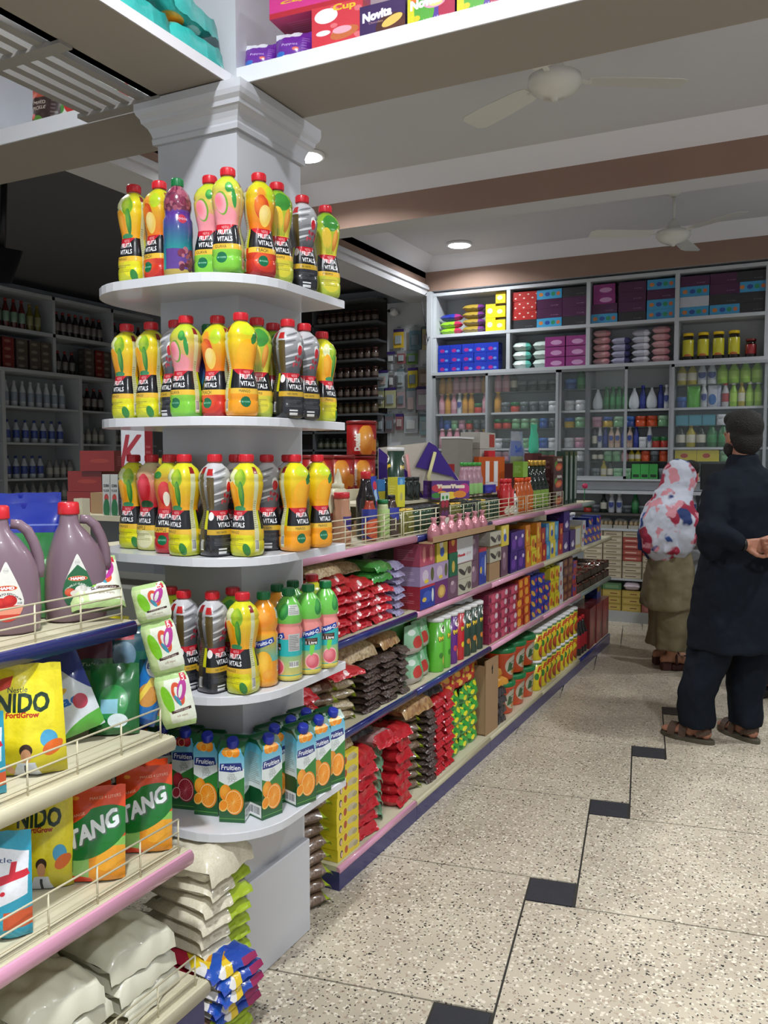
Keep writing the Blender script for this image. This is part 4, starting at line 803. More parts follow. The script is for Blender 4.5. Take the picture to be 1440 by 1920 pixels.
DIAPER = pouch('nappy_pack', packart('nappy', '#6a2a9a', '#6a2a9a', words_=[('Poppies', .45, .52, .4, '#e0d0f0')], rects=[(0, .82, 1, 1, '#e4e4ec'), (0, .04, 1, .2, '#e0e0e8')], blobs=[(.2, .25, .14, .08, '#3a70c8'), (.62, .35, .08, .06, '#d85a4c')], bump=.3), .11, .088, .075, seal=.02, seed=21, nu=10, nv=8)
TISS = boxp('tissue_box', packart('tissue', '#d43844', '#c42c38', words_=[('Cup', .45, .9, .3, '#e8c030', dict(bold=.6))], blobs=[(.3+.4*math.sin(k*2.1), .5+.42*math.cos(k*3.7), .05, .05, '#e07078') for k in range(14)]+[(.2, .78, .16, .16, '#f4f4f4', 30), (.16, .42, .1, .06, '#e8e8f0'), (.45, .35, .2, .12, '#c86c3c', 20), (.42, .42, .13, .08, '#e8a8b8')], w=224, h=224), .145, .11, .115)
y0 = 1.955
DIAPER.place(-1.365, y0, LZ, R(18), 'small purple and white nappy pack against the pillar, aisle loft', 'nappy packs on the loft', sc=.88)
DIAPER.place(-1.262, y0+.008, LZ, R(14), 'purple and white nappy pack beside the red box, aisle loft', 'nappy packs on the loft')
TISS.place(-1.118, y0+.03, LZ, R(4), 'red printed box with white swirl on the aisle loft')
CUPC = bx('cake_box', '#d8388c', '#c82c6c', .24, .07, .12, words_=[('Cupcake', .35, .5, .5, '#e8c030', dict(bold=.7, slant=.2))], rects=[(0, 0, 1, .2, '#c02838')])
CUPC.place(-1.20, y0+.035, LZ+.116, R(4), 'pink box lying across the red box on the aisle loft')
NV1.place(-.985, y0, LZ, R(2), 'brown and violet wafer box on the aisle loft')
for k in range(4):
    NV2.place(-.852+k*.13, y0, LZ, 0, 'rainbow wafer box on the aisle loft, %s along from the brown one' % o_(k), 'wafer boxes on the aisle loft')
    NV2.place(-.852+k*.13, y0+.055, LZ, 0, 'rainbow wafer box behind the front row, %s along' % o_(k), 'wafer boxes on the aisle loft')
TEAL = flatbag('wipes_pack', packart('teal', '#3ab8b0', '#2aa098', blobs=[(.25, .4, .16, .22, '#e8b040'), (.5, .6, .1, .3, '#68d0c8'), (.62, .25, .16, .1, '#b8e8e4')], bump=.5, coat=.6), .2, .13, .075, 'wipes pack', seal=.08, seed=22, wr=.012)
for k, (x, y, z, s_) in enumerate([(-1.495, 1.78, 0, 1), (-1.495, 1.575, 0, 1), (-1.495, 1.77, .076, 1), (-1.495, 1.56, .076, 1), (-1.495, 1.37, 0, 1), (-1.495, 1.36, .076, 1)]):
    TEAL.place(x, y, 2.53+z, R(90+(k % 3-1)*5), 'teal wipes pack on the entrance loft, %s' % ('lower one against the pillar', 'lower one second from the pillar', 'upper one against the pillar', 'upper one second from the pillar', 'lower one third from the pillar', 'upper one third from the pillar')[k], 'teal wipes packs on the loft')
def jarp(nm, art, capm, r=.045, h=.135, cat='jar'):
    b = MB(); b.lathe([(r*.94, 0), (r, .004), (r, h*.8), (r*.9, h*.86)], art, 18, uvz=(0, h*.86)); c = MB(); c.lathe([(r*.92, h*.86), (r*.93, h*.99), (r*.86, h)], capm, 18); return Proto(nm, b, cat, [('lid', c)])
pk = pouch('pickle_pouch', packart('pickle', '#3a2420', '#3a2420', words_=[('MIXED', .35, .62, .4, '#d8c8b8', dict(bold=.4)), ('PICKLE', .35, .5, .46, '#d8c8b8', dict(bold=.4)), ], rects=[(0, .74, 1, 1, '#c84828')], blobs=[(.3, .2, .2, .14, '#5a8a30'), (.5, .14, .14, .1, '#d8a828'), (.2, .1, .14, .09, '#d8962c'), (.1, .34, .12, .06, '#c8402c')], w=160, h=224), .115, .15, .045, seed=23, seal=.03)
pk.place(-2.235, 2.0, 2.552, R(8), 'dark mixed pickle pouch with orange top on the side loft')
vg = pouch('vegetable_packet', packart('veg', '#e0e4d8', '#d8e0d0', blobs=[(.2, .7, .14, .12, '#2f7a34'), (.18, .45, .12, .12, '#4a9a3c'), (.5, .5, .2, .25, '#c8302c', 30), (.25, .15, .14, .12, '#d8c828'), (.55, .1, .2, .08, '#2f6a2c')], w=128, h=160), .1, .12, .04, seed=24, seal=.03)
for k in range(3): vg.place(-2.12+k*.115, 2.0, 2.552, R(8), 'vegetable print packet on the side loft, %s from the dark pickle pouch' % o_(k), 'vegetable packets on the side loft')
vg.place(-1.775, 2.0, 2.552, R(5), 'vegetable print packet on the side loft, against the pillar', 'vegetable packets on the side loft')
# ================================================================ long shelving unit along the aisle
GX = -1.42; YS = [2.22, 3.1, 4.0, 4.93, 5.86, 6.86]
gd = tag(empty('shelving_unit', (0, 0, 0)), 'long double-sided shelving unit running from the pillar towards the back wall', 'shelving')
b = MB()
for i in range(5):
    q = MB(); q.box(GX-.9, GX, max(YS[i], 2.455)+.001, YS[i+1]-.001, 0, .066, NAVY); q.ob('base_panel', gd)
GREYE = mat('grey_green_strip', '#7f8c86', .4); BEIGE = mat('beige_strip', '#b9b294', .4)
LIPS = {0: [PINK, BEIGE, BEIGE, BEIGE, NAVYE], 1: [NAVYE, NAVYE, PINK, PINK, GREYE], 2: [NAVYE, PINK, PINK, BEIGE, BEIGE], 3: [PINK, NAVYE, PINK, PINK, GREYE]}
LV = {0: .085, 1: .552, 2: .877, 3: 1.19}
def lip(y0, y1, x, z, m, parent):
    b = MB(); n0 = 0; cs = [(0, -.016), (.008, -.015), (.013, -.006), (.013, .006), (.008, .012), (0, .013)]
    for y in (y0, y1): b.v += [(x-.012+c[0], y, z-.015+c[1]) for c in cs]
    for j in range(6): b.face((j, (j+1) % 6, 6+(j+1) % 6, 6+j)[::-1], m, None, j in (1, 2, 3))
    b.face(tuple(range(6)), m); b.face(tuple(11-j for j in range(6)), m); return b.ob('price_strip', parent)
for l, z in LV.items():
    for i in range(5):
        y0, y1 = YS[i]+.002, YS[i+1]-.002
        if l == 0: y0 = max(y0, 2.457)
        if l == 3 and i == 4: y1 = 6.25
        if l > 0:
            q = MB(); q.box(-1.86, GX-.012, y0, y1, z-.028, z, CREAM); s = q.ob('shelf_board', gd)
            q = MB(); q.box(GX-.9, -1.90, y0, y1, z-.028, z, CREAM); q.ob('shelf_board', gd)
        else:
            q = MB(); q.box(GX-.9, GX-.012, y0, y1, .066, z, CREAM); s = q.ob('shelf_board', gd)
        lip(y0, y1, GX+.001, z, LIPS[l][i], gd)
q = MB(); q.box(-1.89, -1.87, 2.22, 6.86, .085, 1.36, CREAM); q.ob('back_panel', gd)
for y in YS:
    q = MB(); q.box(-1.895, -1.865, y-.012, y+.012, .085, 1.42, CREAM); q.ob('upright', gd)
for y0, y1 in ((2.24, 2.99), (3.01, 3.82), (3.85, 4.62), (4.65, 5.42)):
    q = MB(); x = GX-.02
    for zz in (.012, .055, .098): q.tube([(x, y0, LV[3]+zz), (x, y1, LV[3]+zz)], .0022, WIRE, 6)
    q.tube([(x, y1-.05, LV[3]+.03), (x, y1-.05, LV[3]+.08)], .0022, WIRE, 6); q.tube([(x, y0+.05, LV[3]+.035), (x, y1-.05, LV[3]+.035)], .0022, WIRE, 6); q.tube([(x, y0+.05, LV[3]+.075), (x, y1-.05, LV[3]+.075)], .0022, WIRE, 6)
    n = 5
    for k in range(n+1): yy = y0+(y1-y0)*k/n; q.tube([(x, yy, LV[3]), (x, yy, LV[3]+.1)], .0022, WIRE, 6)
    q.ob('wire_guard', gd)
# raised deck behind the front rows of the top shelf
q = MB(); q.box(-1.86, -1.60, 3.1, 6.2, 1.298, 1.31, CREAM); q.ob('upper_deck', gd)
FX = GX-.014
def col(pr, y, z0, n, step, desc, where, grp, x=None, rz=90, jy=.007, jr=6, jx=.010, sc=1, tilt=0):
    d = pr.size[1]*(sc if not isinstance(sc, tuple) else sc[1])-(.02 if jr > 3 and 'bag' in pr.name else 0)
    for k in range(n):
        pr.place((FX-d/2 if x is None else x)-random.uniform(0, jx), y+random.uniform(-jy, jy), z0+.001+k*step, R(rz+random.uniform(-jr, jr)), '%s, %s%s' % (desc, (o_(k)+' up, ') if n > 1 else '', where), grp, sc=sc, rx=R(random.uniform(-2.5, 2.5)) if jr > 3 and k else 0, ry=R(random.uniform(-3, 3)) if jr > 3 and k else 0)
def row(pr, ys, z, desc, where, grp, x=None, rz=90, jr=3, sc=1, frm='the pillar'):
    for k, y in enumerate(ys):
        d = pr.size[1]*(sc if not isinstance(sc, tuple) else sc[1])
        pr.place(FX-d/2-.002 if x is None else x, y, z+.001, R(rz+random.uniform(-jr, jr)), '%s, %s%s' % (desc, where, (', %s from %s' % (o_(k), frm)) if len(ys) > 1 else ''), grp, sc=sc)
# ---- level 2, unit A: red bags
G = 'red snack bags, third shelf'
for c, y in enumerate((2.345, 2.51, 2.675, 2.84)):
    n = (6, 6, 5, 4)[c]; col(REDB, y, LV[2], n, .0375, 'red vermicelli bag', '%s stack of the third shelf' % o_(c), G, sc=(1, 1, .93))
col(GRF, 2.84, LV[2]+4*.038, 2, .038, 'green snack bag on the red ones', 'third shelf', 'green snack bags'); 
col(LAV, 2.985, LV[2], 7, .031, 'lavender clear snack bag', 'third shelf', 'lavender snack bags', sc=(1, 1, .9))
NUTP.place(-1.57, 2.40, LV[2]+.226, R(92), 'large peanut bag lying on the red bags, third shelf', sc=(.9, 1, .62)); NUTP.place(-1.64, 2.66, LV[2]+.2, R(85), 'large peanut bag behind the green bags, third shelf', sc=(.9, 1, .62))
DRK.place(-1.64, 2.935, LV[2]+.225, R(96), 'black clear-topped bag on the lavender bags, third shelf', sc=(.7, .8, .7))
# ---- level 1, unit A
G = 'second shelf bag stacks'
col(REDW, 2.315, LV[1], 4, .046, 'red and clear vermicelli bag', 'first stack of the second shelf', 'red and clear bags', jr=7)
col(BRNB, 2.47, LV[1], 4, .044, 'brown pulse bag with lime header', 'second shelf by the red and clear bags', 'brown pulse bags, second shelf', sc=(.9, .8, .9), rz=150, x=-1.538, jr=10)
col(BGE, 2.61, LV[1], 5, .037, 'pale pulse bag with lime header', 'second shelf', 'pale pulse bags', sc=(1, .8, .9), rz=150, x=-1.538, jr=10); 
for c, y in enumerate((2.76, 2.91, 3.03)): col(BRND, y, LV[1], (7, 7, 7)[c], .027, 'dark spice bag', '%s dark stack, second shelf' % o_(c), 'dark spice bags, second shelf', sc=(.94 if c < 2 else .6, 1, .9), jr=6)
REDB.place(-1.50, 2.54, LV[1]+.185, R(78), 'single red bag on top of the pulse bags, second shelf', sc=(1.1, 1, .8))
NUT.place(-1.60, 2.40, LV[1]+.192, R(90), 'brown nut bag on the red and clear bags, second shelf', sc=(.8, .9, .9)); NUTP.place(-1.60, 2.71, LV[1]+.20, R(82), 'pale nut bag on the dark spice bags, second shelf', sc=(.95, 1, .95)); NUT.place(-1.60, 2.95, LV[1]+.20, R(95), 'walnut-coloured nut bag at the end of the second shelf stack', sc=(.85, 1, .9))
# ---- level 0, unit A
a = Art(224, 96, '#e2ca28'); a.ell(.12, .45, .045, .3, '#2c3038'); a.ell(.13, .4, .03, .22, '#e0b8a0'); a.ell(.27, .55, .05, .3, '#b04a24'); a.ell(.47, .6, .14, .28, '#c0b494'); a.ell(.58, .45, .08, .2, '#a89c78'); a.rect(.7, 0, 1, 1, '#d8c22c')
CER = boxp('cereal_box', a.mat('print_cereal', rough=.4), .155, .2, .0455)
for k in range(8): CER.place(FX-.105, 2.555+random.uniform(-.004, .004), LV[0]+.001+k*.0462, R(90+random.uniform(-1, 1)), 'yellow baby cereal box lying flat, %s up, bottom shelf' % o_(k), 'yellow cereal boxes on the bottom shelf')
NUTP.place(-1.56, 2.55, LV[0]+.372, R(88), 'nut bag on the yellow cereal boxes, bottom shelf', sc=(.65, .75, .7))
col(REDC, 2.725, LV[0], 7, .046, 'bright red bag', 'first red stack of the bottom shelf', 'red bags, bottom shelf', jr=9, sc=(1.05, 1.05, 1))
col(GRB, 2.885, LV[0], 6, .047, 'seed bag with green label', 'bottom shelf between the red stacks', 'green label seed bags', jr=10, rz=125, x=-1.548, sc=(.9, .85, 1))
col(REDC, 3.045, LV[0], 7, .046, 'bright red bag', 'second red stack of the bottom shelf', 'red bags, bottom shelf', jr=9)
REDW.place(-1.52, 2.90, LV[0]+.29, R(84), 'pink clear bag on the seed bags, bottom shelf', sc=(1, 1, 1.1)); DRK.place(-1.60, 2.80, LV[0]+.345, R(88), 'black clear bag behind the red bags, bottom shelf', sc=(.8, .8, .7))
col(BRNB, 3.2, LV[0], 8, .042, 'brown pulse bag with lime header', 'bottom shelf beyond the red stacks', 'brown pulse bags, bottom shelf', sc=(.9, .8, .88), rz=150, x=-1.538, jr=12)
col(BRND, 3.32, LV[0], 10, .032, 'dark clear-ended bag', 'bottom shelf beside the pulse bags', 'dark bags, bottom shelf', sc=(.7, 1, 1))
NUT.place(-1.58, 3.2, LV[0]+.335, R(85), 'large nut bag on the pulse bags, bottom shelf', sc=(1.1, 1, 1)); DRK.place(-1.58, 3.42, LV[0]+.355, R(82), 'large black bag on top beside the red sachets, bottom shelf', sc=(.8, .9, .9))
for c, y in enumerate((3.43, 3.545)): col(REDS, y, LV[0], 9, .038, 'small red spice sachet', '%s sachet stack, bottom shelf' % o_(c), 'red spice sachets', jr=6, sc=(.8, 1, .88))
for c, y in enumerate((3.67, 3.79, 3.905)):
    for k in range(4): GYP.place(FX-.05-random.uniform(0, .01), y, LV[0]+.001+k*.076, R(90+random.uniform(-6, 6)), 'green and yellow lemon snack packet, %s up, %s column, bottom shelf' % (o_(k), o_(c)), 'lemon snack packets')
for c, y in enumerate((3.50, 3.64, 3.78, 3.90)): NOOD.place(FX-.07, y, LV[0]+(.342 if c == 0 else .306), R(84), 'red noodle packet standing on the lower packets, %s from the spice sachets' % o_(c), 'red noodle packets', sc=(.85, .85, .55 if c == 0 else .8))
q = MB(); q.box(-.085, .085, -.004, .004, 0, .385, CARD); q.box(-.085, -.077, 0, .2, 0, .36, CARD); q.box(.077, .085, 0, .2, 0, .36, CARD); q.box(-.085, .085, 0, .2, 0, .008, CARD)
pa = MB(); pa.v += [(-.012, -.0045, .33), (.012, -.0045, .33), (.0, -.0045, .355), (-.006, -.0045, .33), (.006, -.0045, .33), (.006, -.0045, .305), (-.006, -.0045, .305)]; pa.face((0, 1, 2), DARK); pa.face((6, 5, 4, 3), DARK)
PB = Proto('cardboard_carton', q, 'carton', [('printed_arrow', pa)]); PB.place(FX-.01, 4.075, LV[0]+.001, R(88), 'tall brown open cardboard carton with arrow print, bottom shelf')
NOOD.place(FX-.10, 4.04, LV[0]+.3, R(96), 'red noodle packet sticking up out of the cardboard carton', ry=0, rx=0, sc=.9)
col(DRK, 4.235, LV[0], 4, .05, 'black film bag', 'bottom shelf beyond the cardboard carton', 'black film bags', sc=(.62, .7, .9), jr=10)
GF = flatbag('snack_bag', mat('gold_film', '#c88a2c', .25, coat=.7, bump=.8, bscale=28, noise=.3, nscale=18), .16, .2, .045, 'snack bag', seed=33)
GF.place(-1.52, 4.24, LV[0]+.205, R(80), 'golden snack bag on the black bags, lower one', sc=(.9, 1, 1)); GF.place(-1.53, 4.22, LV[0]+.25, R(98), 'golden snack bag on the black bags, upper one', sc=(.9, .9, 1)); 
# orange tubs with green lids
a = Art(256, 160, '#e0501e'); 
for o in (.5, 1, 0): a.ell(o, .5, .13, .34, '#e4e0d0'); a.poly([(o-.1, .3), (o-.08, .62), (o+.1, .72), (o+.08, .42)], '#1a6a34'); a.text('T', o, .52, .1, '#f0f0e8', bold=.8, slant=.2); a.ell(o+.03, .28, .07, .1, '#f0a02c')
TUBM = a.mat('print_tub', rough=.3, coat=.3); q = MB(); q.lathe([(.072, 0), (.078, .004), (.086, .14), (.09, .142), (.09, .16)], TUBM, 24, uvz=(0, .16)); lid = MB(); lid.lathe([(.091, .152), (.094, .155), (.094, .175), (.08, .182), (.072, .178), (.03, .18)], GRN, 24); TUB = Proto('drink_powder_tub', q, 'tub', [('lid', lid)])
for t in range(2):
    for c, y in enumerate((4.44, 4.63, 4.81)): TUB.place(FX-.096, y+.004*c, LV[0]+.001+t*.19, R(90), 'orange tub with green lid, %s tier, %s from the cardboard carton' % (('lower', 'upper')[t], o_(c)), 'orange drink powder tubs')
# yellow cans
a = Art(192, 160, '#d8c424'); 
for o in (.5, 0, 1): a.ell(o+.02, .3, .12, .24, '#7a2c18', 0, 1, '#c8541c'); a.text('Fis', o, .76, .22, '#c02818', h=.18, bold=.7, slant=.2); a.ell(o-.14, .5, .05, .12, '#3a7a2c')
a.rect(0, .92, 1, 1, '#3a7a34'); YC = a.mat('print_yellow_can', rough=.3, coat=.3)
def can(name, art, r, h, capm, cat='snack can', seg=18, lidh=.012): q = MB(); q.lathe([(r*.97, 0), (r, .003), (r, h-lidh)], art, seg, uvz=(0, h-lidh)); c = MB(); c.lathe([(r*1.04, h-lidh-.004), (r*1.05, h-.004), (r*.98, h), (r*.2, h-.002)], capm, seg); return Proto(name, q, cat, [('lid', c)])
YCAN = can('snack_can', YC, .052, .185, WHT)
for t in range(2):
    for c in range(9): YCAN.place(FX-.056, 4.965+c*.109, LV[0]+.001+t*.187, R(90+random.uniform(-12, 12)), 'yellow snack can with white lid, %s tier, %s from the orange tubs' % (('lower', 'upper')[t], o_(c)), 'yellow snack cans')
BOTD = mat('dark_bottle', '#241f22', .15, coat=.5)
def bot(name, m, r, h, capm, lab=None, neck=.35, cat='bottle', sq=0, seg=14, sh=.7, capr=None, lz=(.2, .55)):
    q = MB(); nr = r*neck; pr = [(r*.9, 0), (r, h*.03), (r, h*lz[0], lab or m), (r*1.005, h*lz[0]+.0005, lab or m), (r*1.005, h*lz[1]), (r, h*lz[1]+.0005), (r, h*sh*.85), (r*.8, h*sh*.95), (nr*1.1, h*(sh+.12)), (nr, h*.9)]
    q.lathe(pr, m, seg, sq=sq); cr = capr or nr*1.25; c = MB(); c.lathe([(cr, h*.89), (cr, h*.99), (cr*.85, h)], capm, 12); return Proto(name, q, cat, [('cap', c)])
COLA = bot('drink_bottle', BOTD, .036, .27, RED, mat('red_label', '#a02028', .4))
row(COLA, (5.97, 6.05, 6.13), LV[0], 'dark drink bottle with red cap', 'bottom shelf beyond the yellow cans', 'dark drink bottles')
CHP = boxp('snack_carton', packart('redcarton', '#8a2c2c', '#6a2424', blobs=[(.3, .5, .2, .3, '#a84438'), (.55, .3, .1, .2, '#5a1c1c')]), .22, .16, .3, 'carton')
row(CHP, (6.31, 6.535, 6.757), LV[0], 'dull red carton', 'bottom shelf far end', 'red cartons at the far end')
BLB = boxp('snack_box', packart('bluebox1', '#2a4a9c', '#20387c', blobs=[(.3, .6, .2, .2, '#d8b838')]), .12, .1, .12); BLB.place(-1.54, 6.75, LV[0]+.302, R(88), 'blue box on the red cartons at the far end')
# ---- level 1, units B.. : cans and boxes
def prcan(nm, c, c2): 
    a = Art(224, 256, c)
    for o in (.5, 0, 1): a.ell(o, .83, .12, .085, '#f0ece0'); a.ell(o, .86, .08, .04, '#3a2018'); a.ell(o-.035, .8, .03, .02, '#3a2018'); a.ell(o+.035, .8, .03, .02, '#3a2018'); a.text('Pringles', o, .66, .3, '#3a2a10', h=.11, rot=14, bold=1.3); a.text('Pringles', o, .665, .3, '#e8c838', h=.11, rot=14, bold=.5); a.ell(o+.05, .2, .1, .12, '#e0a038', 20, 1, '#f0c868'); a.ell(o-.1, .32, .05, .06, c2)
    return can('crisps_can', a.mat('print_can_'+nm, rough=.3, coat=.3), .039, .24, WHT, 'crisps can')
PRG, PRP, PRR, PRD = prcan('green', '#5ab030', '#3a7a24'), prcan('purple', '#5a1c78', '#c83848'), prcan('red', '#b81c28', '#d8c828'), prcan('dark', '#1f3a2c', '#c8742c')
wb = pouch('wipes_pouch', packart('wipesgreen', '#8ab894', '#5a9a68', rects=[(0, 0, 1, .25, '#b0a8a0')], blobs=[(.5, .4, .3, .2, '#b83c34', 10), (.3, .75, .2, .1, '#d0dcd0')]), .15, .13, .07, seed=41, nu=8, nv=8)
for t in range(2):
    for c, y in enumerate((3.19, 3.30)): wb.place(FX-.05-.02*c, y, LV[1]+.002+t*.128, R(84), 'green, red and grey snack pouch, %s tier, %s from the dark bags' % (('lower', 'upper')[t], o_(c)), 'green and red pouches', sc=.92)
GT = can('green_tub', mat('green_tub_print', '#5aa860', .35, noise=.15, nscale=20), .05, .11, GRN, 'tub')
GT.place(-1.58, 3.19, LV[1]+.18, R(90), 'light green tub standing on a box behind the pouches', None)
q = MB(); q.box(-.1, .1, -.1, .1, 0, .178, CARD); Proto('cardboard_carton', q, 'carton').place(-1.66, 3.22, LV[1]+.001, R(90), 'plain cardboard carton hidden behind the green and red pouches')
for c, (y, p, n_) in enumerate([(3.42, PRG, 'green'), (3.502, PRG, 'green'), (3.586, PRP, 'purple'), (3.67, PRR, 'red'), (3.756, PRD, 'dark green'), (3.84, PRD, 'dark green'), (3.925, PRD, 'dark green')]):
    p.place(FX-.045, y, LV[1]+.001, R(112+random.uniform(-10, 10)), '%s crisps can in the front row, %s from the green pouches' % (n_, o_(c)), 'crisps cans, front row')
    for d in (1, 2, 3): p.place(FX-.045-d*.083, y, LV[1]+.001, R(112), '%s crisps can, %s row back, %s from the green pouches' % (n_, o_(d), o_(c)), 'crisps cans behind', parts=True)
WP = flatbag('snack_bag', mat('white_film', '#b8bac0', .25, coat=.7, bump=.7, bscale=24), .2, .2, .05, 'snack bag', seed=43); WP.place(-1.58, 3.80, LV[1]+.243, R(70), 'crumpled white film bag lying on the crisps cans')
def sb(nm, bg, side, w, h, d=.12, **k): return boxp('snack_box', packart('sb_'+nm, bg, side, **k), w, d, h, 'snack box')
BXS = dict(
 pink=sb('pink', '#a83450', '#7a2440', .15, .05, blobs=[(.3, .5, .15, .4, '#c8506c'), (.55, .6, .1, .3, '#d8c0c8'), (.1, .4, .08, .3, '#6a1c3c')]),
 orange=sb('orange', '#c8501e', '#8a3018', .12, .053, blobs=[(.3, .5, .2, .4, '#e8a030'), (.6, .5, .1, .4, '#a02018')]),
 blue=sb('blue', '#24349c', '#1c2870', .13, .062, blobs=[(.25, .45, .14, .35, '#d8a83c', 30), (.6, .6, .1, .2, '#c83858')]),
 yell=sb('yell', '#d8c828', '#b0a020', .1, .085, blobs=[(.3, .5, .2, .3, '#c86c20'), (.6, .3, .1, .2, '#8a2c18')]),
 white=sb('white', '#c8c8cc', '#a0a0a4', .09, .09, blobs=[(.3, .5, .16, .2, '#b0343c')]),
 maroon=sb('maroon', '#5a2c2c', '#40201f', .12, .055, blobs=[(.4, .5, .2, .3, '#8a5a38')]),
 redb=sb('redb', '#a02430', '#3a3c8c', .1, .08, blobs=[(.3, .6, .2, .2, '#2c3c9c')]),
 purp=sb('purp', '#3c1e78', '#2c1858', .13, .11, blobs=[(.3, .4, .2, .25, '#6a3ca0'), (.5, .7, .1, .1, '#d8c8e0')]),
 mauve=sb('mauve', '#a890b4', '#8a7898', .15, .085, blobs=[(.25, .5, .14, .3, '#c8b8c8'), (.58, .5, .08, .35, '#5a5a34'), (.3, .2, .1, .1, '#d8c040')]),
 rose=sb('rose', '#b05064', '#8a3c50', .15, .1, blobs=[(.2, .5, .07, .35, '#d89088'), (.37, .5, .07, .35, '#a03848'), (.54, .5, .07, .35, '#d89088')]),
 navyc=sb('navyc', '#2c3c94', '#8a2430', .15, .1, blobs=[(.35, .5, .22, .25, '#4058b0'), (.2, .4, .1, .1, '#d0b048'), (.6, .5, .05, .3, '#d8d8d0')], rects=[(0, .9, .7, 1, '#b0303c')]),
 viol=sb('viol', '#6a2c6c', '#4a2050', .15, .1, blobs=[(.35, .5, .2, .3, '#b8904c'), (.35, .5, .12, .2, '#d8b860')]),
 lemon=sb('lemon', '#d8c440', '#b8a838', .12, .11, blobs=[(.35, .4, .14, .2, '#3c58b0'), (.3, .7, .12, .14, '#e8e4d0')]),
 emer=sb('emer', '#1c6040', '#184c34', .1, .11, blobs=[(.35, .4, .12, .25, '#c8a848')]),
 joy=sb('joy', '#d4d6d8', '#b8bcbe', .2, .125, words_=[('Foods', .2, .3, .3, '#b82c38', dict(bold=.8, slant=.3)), ('JOY', .52, .3, .22, '#a83c44')], rects=[(0, .0, .7, .03, '#c8a8a8')]),
 cream=sb('cream', '#b8b4a0', '#9a968a', .17, .07, blobs=[(.2, .45, .1, .3, '#3a3430', 30), (.4, .45, .03, .3, '#3a3430', -20), (.58, .45, .1, .25, '#5a5048')]),
 dusk=sb('dusk', '#6a4a5c', '#4a3448', .12, .16, blobs=[(.35, .5, .2, .3, '#8a6a80'), (.3, .7, .1, .1, '#c0a8b0')]),
 milk=sb('milk', '#3a1f70', '#2c1858', .15, .14, blobs=[(.35, .3, .18, .14, '#d8d4e0'), (.4, .4, .08, .1, '#b8a8d0')]),
 tan=sb('tan', '#c0ac68', '#a09058', .18, .15, rects=[(.1, .15, .6, .9, '#c4c8c4')]),
 crim=sb('crim', '#a81c24', '#7a1820', .1, .1, blobs=[(.35, .5, .14, .2, '#e8a838')]), sky=sb('sky', '#3a8ab8', '#2c6a94', .08, .11, blobs=[(.3, .5, .2, .3, '#88c4d8')]),
 ora2=sb('ora2', '#d88424', '#b06818', .1, .12, blobs=[(.3, .5, .2, .3, '#e8c840'), (.5, .6, .1, .2, '#c03820')]))
def bcol(k, y, z0, n, desc, where, grp=None, **kw):
    p = BXS[k]; col(p, y, z0, n, p.size[2]+.0012, desc, where, grp or desc+' stack', jr=2, jy=.002, **kw)
for c, y in enumerate((4.085, 4.24, 4.395)): bcol('pink', y, LV[1], 5, 'rose pink sweet box', '%s stack past the crisps cans' % o_(c), 'rose pink sweet boxes')
for c, y in enumerate((4.17, 4.33)): wb2 = BXS['pink'].place(-1.56, y, LV[1]+.257, R(80+c*20), 'rose pink sweet box laid askew on the stacks, %s' % ('near the crisps cans' if c == 0 else 'near the orange boxes'), 'rose pink sweet boxes')
for c, y in enumerate((4.54, 4.665)): bcol('orange', y, LV[1], 5, 'orange red sweet box', '%s orange stack, second shelf' % o_(c), 'orange sweet boxes')
for c, y in enumerate((4.80, 4.935, 5.07)): bcol('blue', y, LV[1], 4 if c < 2 else 3, 'royal blue biscuit box', '%s blue stack, second shelf' % o_(c), 'blue biscuit boxes')
BF = flatbag('sweet_bag', mat('blue_film', '#2038a8', .25, coat=.7, bump=.7, bscale=26), .16, .18, .06, 'sweet bag', seed=44); YF = flatbag('sweet_bag', mat('yellow_film', '#c8cc30', .25, coat=.6, bump=.7, bscale=26), .12, .14, .05, 'sweet bag', seed=45)
for c, (y, z) in enumerate(((4.80, .252), (4.95, .252), (5.08, .19))): BF.place(-1.55, y, LV[1]+z, R(80+c*8), 'blue film sweet bag on the blue boxes, %s' % ('near the orange boxes', 'near the middle', 'near the yellow boxes')[c], 'blue sweet bags', sc=(.85, 1, .6))
for c, y in enumerate((5.19, 5.295)): bcol('yell', y, LV[1], 3, 'yellow wafer box', '%s yellow stack, second shelf' % o_(c), 'yellow wafer boxes')
for c, (y, z) in enumerate(((5.17, .26), (5.28, .26), (5.23, .278))): YF.place(-1.52, y, LV[1]+z, R(85+c*9), 'crumpled lime yellow sweet bag, %s in the heap on the yellow boxes' % o_(c), 'lime yellow sweet bags', sc=(.9, 1, .35))
bcol('white', 5.395, LV[1], 3, 'white and red sweet box', 'second shelf beyond the yellow boxes')
for c, y in enumerate((5.505, 5.63)): bcol('maroon', y, LV[1], 5, 'maroon sweet box', '%s maroon stack, second shelf' % o_(c), 'maroon sweet boxes')
bcol('redb', 5.75, LV[1], 3, 'red and blue sweet box', 'second shelf far half')
TR = mat('tray_card', '#4a3c34', .6)
